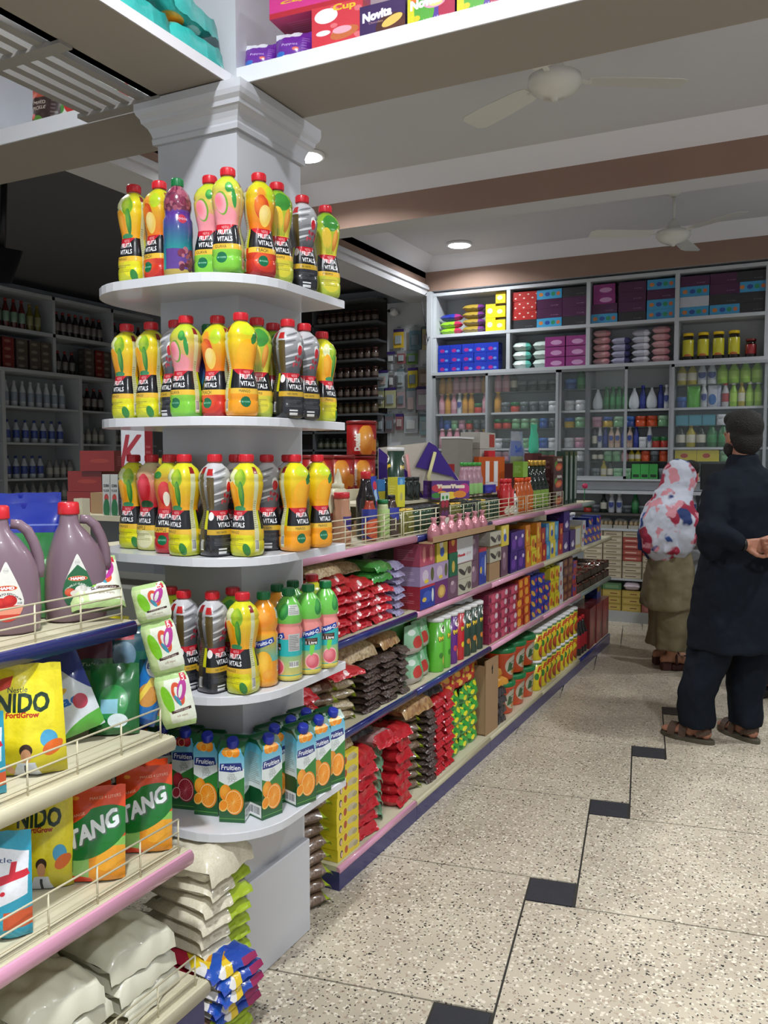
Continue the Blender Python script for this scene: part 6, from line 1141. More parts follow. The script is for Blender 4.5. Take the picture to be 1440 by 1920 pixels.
for x0, x1, y in ((-3.41, -2.83, .012), (-2.85, -2.13, .0), (-2.13, -1.5, .012), (-1.12, -.3, 0)):
    f = MB(); 
    for a_ in ((x0, x0+.025, 1.315, 2.33), (x1-.025, x1, 1.315, 2.33), (x0, x1, 1.315, 1.34), (x0, x1, 2.305, 2.33)): f.box(a_[0], a_[1], BY-.02+y, BY-.01+y, a_[2], a_[3], ALU)
    fo = f.ob('sliding_door', wu); bxo('glass_pane', fo, GL, x0+.024, x1-.024, BY-.017+y, BY-.013+y, 1.34, 2.305)
# lower part: jar ledge, tray ledge, carton stacks
LWR = [(1.0, 'shelf_board'), (.86, 'shelf_board'), (.40, 'shelf_board')]
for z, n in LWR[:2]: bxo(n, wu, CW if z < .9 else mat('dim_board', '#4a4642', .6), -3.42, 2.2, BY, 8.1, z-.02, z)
bxo('plinth', wu, mat('plinth_grey', '#a8aaa8', .5), -3.42, 2.2, BY, 8.1, 0, .10)
# --- goods in the open shelves
def tp(nm, c, c2, w, h, d=.1, **k): return boxp('tissue_box' if h > .05 else 'pack', packart('bw_'+nm, c, c2, **k), w, d, h, 'tissue box')
TB = dict(mag=tp('mag', '#4a1c44', '#3c1838', .245, .095, words_=[('Lady', .5, .3, .2, '#b8a0b8', dict(slant=.3))]), blk=tp('blk', '#2c2c30', '#242428', .245, .095, words_=[('Lady', .5, .3, .2, '#8c8c90', dict(slant=.3))]),
 cyan=tp('cyan', '#3c96c4', '#2c7ca8', .245, .095, blobs=[(.12, .5, .06, .2, '#c87c3c'), (.3, .5, .07, .22, '#284c98'), (.46, .5, .06, .22, '#2c8c5c'), (.6, .5, .05, .2, '#c86c3c')]), red=tp('red', '#a82420', '#8a1c1c', .245, .095, blobs=[(.1+.12*k, .3+.4*(k % 2), .03, .08, '#d8c8c0') for k in range(6)]),
 purp=tp('purp', '#8a2c74', '#6a2458', .2, .095, blobs=[(.4, .4, .2, .25, '#c090b8')]), wht=tp('wht', '#c0c4cc', '#b0b4bc', .245, .095))
def zc(bay, cols, z0, group, where):
    for c, (w0, keys) in enumerate(cols):
        z = z0
        for k in keys:
            p = TB[k]; p.place(XS[bay]+w0, BY+.09, z+.001, R(random.uniform(-2, 2)), '%s tissue box, %s up, %s column, %s bay from the corner' % ({'mag': 'maroon', 'blk': 'black', 'cyan': 'sky blue', 'red': 'red spotted', 'purp': 'purple', 'wht': 'white'}[k], o_(int(round((z-z0)/.097))), o_(c), o_(bay)), group, sc=(.98, 1, .92)); z += .0885
G1 = 'tissue boxes on the top wall shelf'
zc(1, [(.145, ('blk', 'red', 'red', 'red')), (.39, ('cyan', 'mag', 'mag', 'cyan')), (.635, ('blk', 'mag', 'mag', 'blk'))], 2.735, G1, '')
zc(2, [(.135, ('cyan', 'mag', 'purp', 'purp')), (.385, ('blk', 'mag', 'mag', 'mag')), (.635, ('cyan', 'cyan', 'mag', 'cyan'))], 2.735, G1, '')
zc(3, [(.14, ('cyan', 'wht', 'cyan', 'mag')), (.385, ('cyan', 'blk', 'mag', 'mag')), (.60, ('blk', 'blk', 'cyan', 'blk'))], 2.735, G1, '')
zc(4, [(.14, ('blk', 'mag', 'cyan')), (.385, ('mag', 'mag', 'blk'))], 2.735, G1, ''); zc(5, [(.14, ('mag', 'cyan', 'blk')), (.4, ('mag', 'mag', 'blk'))], 2.735, G1, '')
def pp(nm, c, c2, w, h, d=.09, t=.5, bl=(), **k): return flatbag('sanitary_pack', packart('pp_'+nm, c, c2, blobs=bl, coat=.5), w, d, h, 'pack', seal=.05, seed=hash(nm) % 7 if 0 else len(nm), wr=.004, nu=8, nv=6, fold=False)
SP = dict(blue=boxp('pad_pack', packart('padblue', '#2438a8', '#1c2c88', blobs=[(.25, .35, .14, .2, '#a02c80'), (.5, .3, .1, .14, '#5a8ad0')], rough=.3, coat=.5), .125, .1, .088, 'pad pack'), gold=pp('gold', '#8a7428', '#5a2468', .24, .07), lime=pp('lime', '#8ac028', '#c02850', .24, .065), yel=boxp('pad_pack', packart('padyellow', '#e0c020', '#c8a818', blobs=[(.3, .5, .2, .2, '#e8e0a8')], rough=.3, coat=.5), .1, .1, .13, 'pad pack'), dblue=pp('dblue', '#20308c', '#8a2468', .24, .07))
x0 = XS[0]
for k in range(2): SP['lime'].place(x0+.15, BY+.09, 2.737+k*.066, R(-4), 'lime green pack, %s of two in the corner bay' % ('lower', 'upper')[k], 'lime green packs')
for k in range(1): SP['dblue'].place(x0+.15, BY+.09, 2.737+.134, R(-3), 'dark blue pack lying on the lime green ones')
for k in range(4): SP['gold'].place(x0+.39, BY+.09, 2.737+k*.07, R(3), 'golden brown pack, %s up in the corner bay' % o_(k), 'golden brown packs')
for c in range(2):
    for k in range(3 if c else 2): SP['yel'].place(x0+.575+c*.1, BY+.09, 2.737+k*.132, 0, 'yellow pad pack, %s up, %s column, corner bay' % (o_(k), o_(c)), 'yellow pad packs', sc=(.98, 1, .82) if c else 1)
for c in range(5):
    for k in range(3): SP['blue'].place(x0+.09+c*.128, BY+.08, 2.362+k*.09, R(random.uniform(-3, 3)), 'blue pad pack, %s up, %s column, shelf above the cabinets' % (o_(k), o_(c)), 'blue pad packs')
WS = dict(clear=pp('clear', '#b8c8c0', '#58b0a0', .2, .1), pink=pp('pink', '#d0a0a4', '#c88890', .2, .062), lil=pp('lil', '#a8a8c0', '#3c3c68', .22, .06), purpb=TB['purp'], wh=pp('whitepack', '#c0c0cc', '#e0e0e8', .2, .06))
x1 = XS[1]
for c in range(2):
    for k in range(3): WS['clear'].place(x1+.12+c*.2, BY+.09, 2.362+k*.085, R(5), 'clear and teal cotton pack, %s up, %s column, second bay' % (o_(k), o_(c)), 'clear cotton packs', sc=(.95, 1, .85))
for c in range(2):
    for k in range(3): TB['purp'].place(x1+.45+c*.2, BY+.085, 2.362+k*.096, 0, 'purple tissue box, %s up, %s column, shelf above the cabinets' % (o_(k), o_(c)), 'purple tissue boxes, lower shelf', sc=(.95, 1, .95))
SP['dblue'].place(x1+.66, BY+.15, 2.362+.0, R(90), 'dark blue pack end-on beside the purple tissue boxes', sc=(.5, 1, 2))
x2 = XS[2]
for c, (kk, n) in enumerate((('pink', 5), ('lil', 4), ('wh', 5), ('pink', 5))):
    for k in range(n): WS[kk].place(x2+.115+c*.175, BY+.09, 2.362+k*(.06 if kk != 'pink' else .064), R(random.uniform(-6, 6)), '%s wipes pack, %s up, %s column, third bay above the cabinets' % ({'pink': 'pale pink', 'lil': 'lilac', 'wh': 'white'}[kk], o_(k), o_(c)), 'wipes packs above the cabinets', sc=(.84, 1, 1))
x3 = XS[3]
TC = bot('tonic_jar', mat('amber_dark', '#2a2420', .15, coat=.5), .048, .24, YEL, lab('tonic', '#d0c830', (), [(.5, .15, .12, .1, '#c86a28')]), neck=.8, capr=.045, sh=.8, lz=(.15, .75), cat='jar')
for k in range(4): TC.place(x3+.09+k*.125, BY+.09, 2.362, R(0), 'tall dark jar with yellow cap, %s in the fourth bay' % o_(k), 'yellow capped jars')
for k in range(4): q = None
YD = MB(); YD.lathe([(.06, 0), (.06, .012)], YEL, 18, T=Matrix.Rotation(PI/2, 4, 'X')); YDP = Proto('round_tin', YD, 'tin')
for k in range(4): YDP.place(x3+.09+k*.125, BY+.12, 2.362+.305, 0, 'round yellow tin standing on the yellow capped jars, %s' % o_(k), 'round yellow tins') if 0 else None
RCJ = bot('coffee_jar', mat('coffee', '#2c1a14', .15, coat=.5), .045, .16, mat('brown_lid', '#8a3028', .4), lab('coffee', '#a0282c'), neck=.85, capr=.042, sh=.82, lz=(.2, .7), cat='jar')
for k in range(8): RCJ.place(x3+.6+k*.12 if k < 1 else x3+.60+k*.125+(.03 if k > 0 else 0), BY+.09, 2.362, 0, 'coffee jar with red label, %s after the yellow capped jars' % o_(k), 'coffee jars')
# --- goods inside the glazed cabinets: (bay x0, x1, z, list of kinds)
def cc_(n, c, rough=.3): return mat('cab_'+n, c, rough, coat=.3)
KB_ = {}
def kb(key, desc, proto): KB_[key] = (desc, proto)
kb('lot', 'white teardrop lotion bottle', (lambda: (lambda q: Proto('lotion_bottle', q, 'bottle'))( (lambda q: (q.lathe([(.03, 0), (.055, .02), (.06, .07), (.05, .12), (.025, .18), (.014, .2), (.014, .225)], cc_('lotw', '#cfd6dc'), 14, sy=.55), q)[1])(MB())))())
kb('grn', 'dark green shampoo bottle', bot('shampoo_bottle', cc_('shg', '#2c6a3c'), .032, .23, GRN, lab('shg', '#3c8a50'), neck=.45, sh=.75, cat='bottle'))
kb('amb', 'amber shampoo bottle', bot('shampoo_bottle', cc_('amb', '#b8842c'), .034, .17, YEL, lab('amb', '#c89038'), neck=.5, cat='bottle'))
kb('pnk', 'pink lotion bottle', bot('lotion_bottle', cc_('pnk', '#b87c8c'), .034, .16, cc_('pk2', '#c8a0a8'), lab('pnk', '#c89aa4'), neck=.6, cat='bottle'))
kb('wht', 'white cream bottle', bot('lotion_bottle', cc_('wht', '#c4c8cc'), .028, .18, WHT, lab('wht', '#a8b0c0', (), [(.5, .5, .15, .2, '#3a4a8c')]), neck=.5, cat='bottle'))
kb('nav', 'navy blue lotion bottle', bot('lotion_bottle', cc_('nav', '#222f78'), .03, .17, BLU, lab('nav', '#2c3c90'), neck=.5, cat='bottle'))
kb('bei', 'beige body lotion bottle', bot('lotion_bottle', cc_('bei', '#b8a090'), .034, .19, WHT, lab('bei', '#a89080', (), [(.5, .5, .12, .15, '#3a4a8c')]), neck=.4, cat='bottle'))
kb('oil', 'dark hair oil bottle', bot('oil_bottle', cc_('oil', '#24302a'), .03, .17, BLK, lab('oil', '#c8c4b4'), neck=.4, cat='bottle'))
kb('yel', 'yellow oil bottle', bot('oil_bottle', cc_('yel', '#a89a30'), .03, .16, GOLD, lab('yel', '#d0ccb8'), neck=.4, cat='bottle'))
kb('lim', 'lime green wash bottle', bot('wash_bottle', cc_('lim', '#8ab838'), .032, .18, WHT, lab('lim', '#a8d050'), neck=.45, cat='bottle'))
def tubj(nm, c, c2, r=.042, h=.07): q = MB(); q.lathe([(r*.95, 0), (r, .004), (r, h*.65)], cc_(nm, c), 14); l_ = MB(); l_.lathe([(r*1.04, h*.62), (r*1.05, h*.97), (r*.98, h)], cc_(nm+'l', c2), 14); return Proto('cream_tub', q, 'cream tub', [('lid', l_)])
kb('tr', 'red and green cream tub', tubj('tr', '#a83428', '#2c6a3c')); kb('to', 'orange cream tub', tubj('to', '#c04c24', '#b04020')); kb('tg', 'pale green cream tub', tubj('tg', '#6a9a70', '#8ab090')); kb('tp', 'pink cream tub', tubj('tp', '#a8788c', '#b890a0')); kb('td', 'dark grey gel tub', tubj('td', '#3c4448', '#70787c')); kb('tw', 'white cream tub', tubj('tw', '#b8bcc0', '#c8ccd0')); kb('tb', 'blue cream tub', tubj('tb', '#2c4a8c', '#3c6ab0')); kb('ty', 'yellow cream tub', tubj('ty', '#b89a2c', '#3c5a9c'))
kb('sbx', 'teal soap box', boxp('soap_box', packart('soap', '#3c8090', '#2c6a78', rects=[(.05, .1, .65, .9, '#4c94a8')]), .1, .06, .07)); kb('ybx', 'yellow medicine box', boxp('medicine_box', packart('ymed', '#c8b82c', '#a89a20', blobs=[(.3, .5, .12, .2, '#a83428')]), .14, .06, .08)); kb('gpo', 'green refill pouch', pouch('refill_pouch', mat('cab_gpo', '#5ab038', .3, coat=.5), .11, .17, .05, seed=61, nu=8, nv=8)); kb('wpo', 'white and blue refill pouch', pouch('refill_pouch', packart('wpo', '#c8ccd8', '#a0a8c0', blobs=[(.35, .35, .3, .25, '#3c70b8')]), .11, .17, .05, seed=62, nu=8, nv=8))
kb('gbx', 'bright green soap box', boxp('soap_box', packart('gsoap', '#3ca048', '#2c8038', rects=[(.1, .1, .6, .3, '#183c20')]), .075, .06, .1))
kb('red', 'red capped white bottle', bot('wash_bottle', cc_('rdw', '#b8b8bc'), .03, .16, RED, lab('rdw', '#a83c44'), neck=.5, cat='bottle'))
ZN = {1.317: 'bottom cabinet shelf', 1.476: 'low glass shelf', 1.602: 'lower cabinet shelf', 1.791: 'middle glass shelf', 1.951: 'upper cabinet shelf', 2.151: 'top glass shelf'}
BN = ['corner cabinet', 'second cabinet from the corner', 'narrow third cabinet', 'fourth cabinet from the corner', 'fifth cabinet behind the man', 'sixth cabinet', 'seventh cabinet']
ctc = {}
def fill(bay, z, keys, pitch=None, y=BY+.1):
    x0, x1 = CXS[bay]+.03, CXS[bay+1]-.03; W_ = [KB_[k][1].size[0] for k in keys]; tot_ = sum(W_); gap = (x1-x0-tot_)/max(len(keys), 1); s_ = 1
    s_ = min(1.45, (x1-x0-.003*len(keys))/tot_); gap = (x1-x0-tot_*s_)/len(keys)
    x = x0+gap/2; nxt = dict((1.317, 1.476) if 0 else [(1.317, .15), (1.476, .1), (1.602, .18), (1.791, .13), (1.951, .19), (2.151, .17)])[z]
    for k, w_ in zip(keys, W_):
        d_, p = KB_[k]; h_ = p.size[2]; sz = min(1.35, nxt/h_); q = (bay, z, k); ctc[q] = ctc.get(q, 0)+1; n = keys.count(k)
        p.place(x+w_*s_/2, y, z, 0, '%s%s, %s, %s' % ((o_(ctc[q]-1)+' ') if n > 1 else '', d_, ZN[z], BN[bay]), 'toiletries in the wall cabinets', sc=(s_, s_, sz)); x += w_*s_+gap
E_ = fill
E_(0, 1.951, ['pnk', 'amb', 'pnk', 'wht', 'amb', 'amb', 'tr', 'pnk']); E_(0, 2.151, ['amb', 'amb', 'pnk', 'pnk', 'pnk', 'pnk', 'amb']); E_(0, 1.791, ['nav', 'tb', 'tg', 'tp', 'tr', 'td', 'td']); E_(0, 1.602, ['pnk', 'pnk', 'pnk', 'wht', 'wht', 'pnk', 'amb']); E_(0, 1.317, ['tw', 'tp', 'tg', 'tb', 'tw', 'tp'])
E_(1, 1.951, ['amb', 'td', 'tr', 'td', 'td', 'td', 'tw']); E_(1, 2.151, ['pnk', 'pnk', 'oil', 'td', 'td', 'td', 'td']); E_(1, 1.791, ['tr', 'tr', 'tg', 'tg', 'tg', 'tb', 'td']); E_(1, 1.602, ['tw', 'td', 'tr', 'tg', 'tg', 'tb', 'tw']); E_(1, 1.317, ['tr', 'tw', 'td', 'tb', 'tg', 'tg', 'tg']); E_(1, 1.476, ['tp', 'tp', 'tw', 'tw', 'tb', 'tr', 'tr'])
E_(2, 1.951, ['tw', 'tw']); E_(2, 2.151, ['tb', 'grn']); E_(2, 1.791, ['ty', 'tg']); E_(2, 1.602, ['tw', 'tp']); E_(2, 1.317, ['td', 'td']); E_(2, 1.476, ['tp', 'tw'])
E_(3, 1.951, ['lot', 'grn', 'grn', 'grn', 'grn', 'lot', 'nav', 'lot', 'nav', 'wht']); E_(3, 1.791, ['tp', 'ty', 'tg', 'tb', 'to', 'to', 'tg']); E_(3, 1.602, ['oil', 'wht', 'nav', 'bei', 'bei', 'nav', 'bei', 'nav', 'tw', 'wht', 'tr', 'tr']); E_(3, 1.476, ['oil', 'oil', 'tg', 'tg', 'pnk', 'yel', 'yel', 'to', 'td', 'to']); E_(3, 1.317, ['td', 'yel', 'oil', 'tg', 'tg', 'gbx', 'gbx', 'gbx', 'td'])
E_(4, 1.951, ['tb', 'gpo', 'wht', 'wpo', 'red', 'lim', 'yel', 'lim', 'lim']); E_(4, 2.151, ['yel', 'yel', 'wht', 'wht', 'lim', 'lim', 'lim', 'lim']); E_(4, 1.791, ['sbx', 'sbx', 'sbx', 'tw', 'tw', 'tp', 'tp']); E_(4, 1.602, ['oil', 'yel', 'oil', 'grn', 'grn', 'red', 'red', 'red']); E_(4, 1.476, ['ybx', 'ybx', 'tg', 'tw', 'td']); E_(4, 1.317, ['td', 'oil', 'td', 'tw', 'tb', 'tb'])
E_(5, 1.951, ['lim', 'grn', 'lim', 'yel', 'wht', 'nav']); E_(5, 1.791, ['red', 'red', 'red', 'tw', 'tp']); E_(5, 1.602, ['red', 'red', 'pnk', 'pnk', 'tr', 'wht']); E_(5, 2.151, ['lim', 'lim', 'grn', 'yel']); E_(5, 1.317, ['tw', 'tw', 'tb', 'td'])
# --- under the ledge
for k, (x, kk) in enumerate([(-1.86+.072*i, ('tr', 'td', 'oil', 'wht', 'wht', 'td', 'grn', 'td', 'tw', 'tp')[i % 10]) for i in range(18)]):
    d_, p = KB_[kk]; p.place(x, BY+.09, 1.001, 0, '%s under the grey ledge, %s from the shelving end' % (d_, o_(k)), 'goods under the grey ledge', sc=(1, 1, min(1, .16/p.size[2])))
eg = MB(); eg.box(-.062, .062, -.05, .05, 0, .03, mat('clear_tray', '#a8a498', .3)); eg2 = MB()
for i in range(3):
    for j in range(2): eg2.lathe([(.001, 0), (.014, .008), (.019, .022), (.016, .038), (.008, .047), (.001, .05)], mat('egg_shell', '#b09a78', .6), 10, ctr=(-.04+i*.04, -.024+j*.048), z0=.018)
lid_ = MB(); lid_.v += [(-.06, -.05, .062), (.06, -.05, .062), (.06, .05, .062), (-.06, .05, .062), (-.03, -.02, .09), (.03, -.02, .09), (.03, .02, .09), (-.03, .02, .09)]
for f in ((0, 1, 5, 4), (1, 2, 6, 5), (2, 3, 7, 6), (3, 0, 4, 7), (4, 5, 6, 7)): lid_.face(f, mat('clear_lid', '#c0c0bc', .1, alpha=.25, spec=.8))
EGG = Proto('egg_pack', eg, 'egg pack', [('eggs', eg2), ('clear_lid', lid_)])
for k in range(9): EGG.place(-1.82+k*.135, BY+.08, .861, 0, 'clear pack of brown eggs, %s from the shelving end' % o_(k), 'packs of eggs under the ledge')
MT = boxp('small_carton', packart('ciga', '#b8aa90', '#9a8c74', rects=[(.05, .2, .65, .7, '#d0c4ac'), (.1, .35, .5, .5, '#6a5a48')]), .17, .1, .052); MT2 = boxp('small_carton', packart('cigb', '#9a4840', '#7a3830', rects=[(.05, .2, .65, .7, '#b8685c'), (.1, .35, .5, .5, '#e0c8b8')]), .17, .1, .052)
ML = boxp('flat_carton', packart('flatc', '#b0984c', '#988038', rects=[(.05, .2, .65, .8, '#c0a85c'), (.3, .4, .55, .55, '#7a4838')]), .17, .1, .062); MG = boxp('flat_carton', packart('flatg', '#5a8058', '#486848', rects=[(.1, .2, .6, .7, '#7a9c74')]), .17, .1, .062); MR = boxp('flat_carton', packart('flatr', '#a8645c', '#8a4c44', rects=[(.1, .2, .6, .7, '#c08078')]), .17, .1, .062)
for c in range(8):
    for k in range(8):
        rd = (c in (2, 3) and k in (4, 5)) or (c == 2 and k in (6, 3)); (MT2 if rd else MT).place(-1.79+c*.178, BY+.06, .403+k*.0545, 0, '%s small carton, %s up, %s column beside the shelving end' % ('red' if rd else 'buff', o_(k), o_(c)), 'small cartons under the ledge')
bxo('shelf_board', wu, CW, -1.9, 2.2, BY, 8.1, .385, .402)
for c in range(8):
    for k in range(4):
        p = MR if (c >= 3 and k < 2) else MG if (k == 3 and c < 2) else ML; p.place(-1.79+c*.178, BY+.06, .1015+k*.0645, 0, '%s flat carton near the floor, %s up, %s column' % ('pink red' if p is MR else 'green' if p is MG else 'yellow', o_(k), o_(c)), 'flat cartons near the floor') if not (c == 2 and k == 3) else None
pkp = flatbag('pink_wrapped_pack', mat('white_pink_wrap', '#c8b8c0', .4), .15, .09, .075, 'pack', seed=71, seal=.05, fold=False); pkp.place(-1.434, BY+.05, .1015+.194, 0, 'white and pink wrapped pack on the flat cartons')
# ================================================================ blister packs hung beside the cabinets, camera, dark jar shelves
PK = []
pgw = mat('peg_panel', '#c9cdd0', .5); struct(bxo('trim_peg_panel', None, pgw, -4.06, -3.47, 8.08, 8.12, 0, 3.14))
hk = mat('hook', '#3a3a3e', .4)
BL = [(738, 757, 618, 652, '#c8a838', 'yellow bulb pack'), (768, 790, 615, 655, '#5a7480', 'dark glossy blister pack'), (792, 805, 612, 656, '#c0b484', 'cream box with purple header'), (726, 740, 660, 682, '#6a6a70', 'grey battery pack'), (745, 760, 658, 682, '#8a5458', 'red battery pack'), (763, 783, 658, 683, '#5c7a3c', 'black and lime pack'),
      (708, 727, 695, 728, '#a8b8bc', 'oval mirror pack'), (729, 739, 698, 728, '#6a6468', 'small dark pack'), (745, 758, 692, 725, '#98a0a4', 'white comb pack'), (765, 783, 690, 727, '#b8a838', 'yellow razor pack'), (785, 804, 688, 725, '#8a7468', 'brown picture pack'), (708, 720, 728, 765, '#a0a078', 'green card pack'), (722, 742, 727, 765, '#b0b088', 'pale green card pack'), (744, 760, 730, 765, '#a08c90', 'pink razor pack'), (762, 780, 728, 778, '#8c9094', 'clear bagged pack'), (781, 806, 725, 768, '#a898a8', 'violet framed pack'),
      (708, 719, 778, 812, '#84868c', 'pale strip pack'), (722, 738, 776, 812, '#706468', 'grey clip pack'), (742, 756, 776, 806, '#8a5a60', 'rose pack'), (758, 784, 775, 812, '#a8b0b4', 'white pack with blue and red oval'), (787, 808, 776, 815, '#90a8b0', 'pale blue brush pack')]
for k, (x0, x1, y0, y1, c, d) in enumerate(BL):
    p0 = ony(x0, y0, 8.03); p1 = ony(x1, y1, 8.03); w_, h_ = p1[0]-p0[0], p0[2]-p1[2]
    q = MB(); cm = mat('pack%d' % k, c, .35, coat=.4, noise=.12, nscale=18); q.bbox(-w_/2, w_/2, -.006, .006, -h_-.02, -.02, cm, .002); bl_ = MB(); bl_.bbox(-w_*.32, w_*.32, -.02, -.006, -h_*.8-.02, -h_*.35-.02, mat('pack_blister%d' % (k % 4), ('#9aa4a8', '#6c7880', '#a89894', '#c0c4c4')[k % 4], .15, coat=.7), .004); h2 = MB(); h2.tube([(0, -.03, -.004), (0, .05, .004)], .003, hk, 6)
    hd = MB(); hd.box(-w_/2, w_/2, -.0065, .0065, -.05, -.02, mat('pack_top%d' % (k % 3), ('#3c2c68', '#8a8c8c', '#5a6a70')[k % 3], .4))
    Proto('blister_pack', q, 'hanging pack', [('blister', bl_), ('header_card', hd), ('hook', h2)], body='backing_card').place((p0[0]+p1[0])/2, 8.03, p0[2]+.02, 0, '%s hanging on the wall panel beside the glazed cabinets' % d if [b_[5] for b_ in BL].count(d) == 1 else d, 'hanging packs on the wall panel')
cp_ = tag(empty('security_camera', tuple(ony(738, 585, 7.95))), 'small white dome security camera on the wall above the hanging packs', 'camera'); q = MB(); q.lathe([(.005, -.05), (.035, -.035), (.045, 0), (.035, .035), (.02, .045)], WHT, 14, T=Matrix.Rotation(R(70), 4, 'X')); q.ob('housing', cp_); q = MB(); q.lathe([(.001, 0), (.014, .004), (.016, .02)], BLK, 10, T=Matrix.Translation((-.02, -.055, 0))@Matrix.Rotation(R(80), 4, 'X')); q.ob('lens', cp_); q = MB(); q.tube([(.0, .02, 0), (0, .14, 0)], .012, WHT, 8); q.ob('bracket', cp_)
wr_ = MB(); wr_.tube([onx(812, 550, -3.44), onx(812, 610, -3.44), onx(802, 640, -3.44), onx(790, 560, -3.44), onx(800, 550, -3.44)], .004, BLK, 6); tag(wr_.ob('hanging_cable'), 'thin dark cable looping down at the cabinet corner', 'cable')
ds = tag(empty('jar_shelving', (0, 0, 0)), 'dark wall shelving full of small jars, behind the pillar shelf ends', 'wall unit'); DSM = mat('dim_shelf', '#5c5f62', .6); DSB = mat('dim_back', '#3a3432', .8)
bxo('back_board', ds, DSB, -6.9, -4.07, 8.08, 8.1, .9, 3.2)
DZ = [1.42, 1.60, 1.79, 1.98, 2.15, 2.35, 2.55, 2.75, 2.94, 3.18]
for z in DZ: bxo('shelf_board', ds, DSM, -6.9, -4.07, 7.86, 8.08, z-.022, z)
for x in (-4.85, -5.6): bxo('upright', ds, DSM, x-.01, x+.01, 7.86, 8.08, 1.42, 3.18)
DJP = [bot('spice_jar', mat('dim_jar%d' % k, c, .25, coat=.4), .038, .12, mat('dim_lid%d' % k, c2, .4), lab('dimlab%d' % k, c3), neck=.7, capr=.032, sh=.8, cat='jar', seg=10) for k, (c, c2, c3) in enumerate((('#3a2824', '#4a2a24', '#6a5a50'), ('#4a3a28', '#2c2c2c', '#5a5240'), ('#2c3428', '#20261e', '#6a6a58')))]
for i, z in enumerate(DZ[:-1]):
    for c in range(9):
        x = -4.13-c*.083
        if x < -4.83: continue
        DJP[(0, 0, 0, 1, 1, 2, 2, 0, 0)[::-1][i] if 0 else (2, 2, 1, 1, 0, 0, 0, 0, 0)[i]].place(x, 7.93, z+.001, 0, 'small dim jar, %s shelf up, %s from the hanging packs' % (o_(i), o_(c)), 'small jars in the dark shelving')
# ================================================================ left wall unit in the unlit side room
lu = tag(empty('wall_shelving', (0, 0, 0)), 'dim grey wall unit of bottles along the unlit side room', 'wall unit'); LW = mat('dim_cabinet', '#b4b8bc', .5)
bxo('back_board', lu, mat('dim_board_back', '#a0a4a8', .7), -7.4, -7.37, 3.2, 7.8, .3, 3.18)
for z, x in ((3.17, -7.04), (2.79, -7.04), (2.385, -6.98)): bxo('shelf_board', lu, LW, -7.37, x, 3.2, 7.8, z-.035, z)
for y in (3.9, 4.7, 5.5, 6.32, 7.14): bxo('upright', lu, LW, -7.37, -7.04, y-.018, y+.018, 2.385, 3.17)
for y in (3.9, 4.8, 5.65, 6.62, 7.1, 7.7): bxo('cabinet_upright', lu, LW, -7.37, -7.0, y-.02, y+.02, .9, 2.35)
for z in (1.06, 1.3, 1.66, 2.02): bxo('cabinet_shelf', lu, LW, -7.37, -7.02, 3.2, 7.8, z-.02, z)
f = MB(); 
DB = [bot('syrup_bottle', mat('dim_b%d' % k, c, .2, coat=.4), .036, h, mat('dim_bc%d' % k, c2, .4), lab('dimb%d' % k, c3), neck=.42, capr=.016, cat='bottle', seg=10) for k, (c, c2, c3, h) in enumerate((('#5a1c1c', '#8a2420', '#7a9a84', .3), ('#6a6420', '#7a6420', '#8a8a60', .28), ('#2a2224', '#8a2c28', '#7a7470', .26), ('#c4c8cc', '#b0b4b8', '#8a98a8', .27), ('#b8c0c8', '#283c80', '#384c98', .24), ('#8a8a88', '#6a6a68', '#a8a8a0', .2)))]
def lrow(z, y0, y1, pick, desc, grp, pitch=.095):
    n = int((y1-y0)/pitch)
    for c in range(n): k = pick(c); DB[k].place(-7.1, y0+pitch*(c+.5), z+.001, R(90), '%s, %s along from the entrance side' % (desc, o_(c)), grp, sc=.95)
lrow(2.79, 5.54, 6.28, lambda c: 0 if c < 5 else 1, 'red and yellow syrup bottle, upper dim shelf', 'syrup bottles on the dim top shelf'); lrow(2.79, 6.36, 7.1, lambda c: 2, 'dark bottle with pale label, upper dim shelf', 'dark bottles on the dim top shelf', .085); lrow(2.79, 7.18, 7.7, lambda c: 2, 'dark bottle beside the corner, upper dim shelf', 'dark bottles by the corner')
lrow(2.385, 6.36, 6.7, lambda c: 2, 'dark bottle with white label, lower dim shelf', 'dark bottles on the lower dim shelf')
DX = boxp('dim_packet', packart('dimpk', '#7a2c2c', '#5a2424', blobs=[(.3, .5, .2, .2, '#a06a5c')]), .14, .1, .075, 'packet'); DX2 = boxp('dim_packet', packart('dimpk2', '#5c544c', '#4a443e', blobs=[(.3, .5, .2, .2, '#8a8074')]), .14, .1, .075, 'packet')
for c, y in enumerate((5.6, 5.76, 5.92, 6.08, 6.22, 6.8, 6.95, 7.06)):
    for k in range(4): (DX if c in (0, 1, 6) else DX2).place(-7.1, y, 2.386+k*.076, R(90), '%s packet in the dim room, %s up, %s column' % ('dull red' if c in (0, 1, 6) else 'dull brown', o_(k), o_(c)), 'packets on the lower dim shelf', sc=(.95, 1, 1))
lrow(2.02, 5.7, 6.58, lambda c: 3, 'white spray bottle, top cabinet shelf of the dim room', 'white spray bottles', .1); lrow(1.66, 5.7, 6.58, lambda c: 4, 'white and blue cleaner bottle, middle cabinet shelf', 'white and blue cleaner bottles', .11); lrow(1.3, 5.7, 6.2, lambda c: 4, 'white and blue cleaner bottle, lower cabinet shelf', 'lower cleaner bottles', .1); lrow(1.3, 6.22, 6.58, lambda c: 5, 'grey bottle, lower cabinet shelf', 'grey bottles', .09); lrow(1.06, 5.7, 6.58, lambda c: 5, 'grey bottle, lowest cabinet shelf', 'grey bottles, lowest shelf', .1)
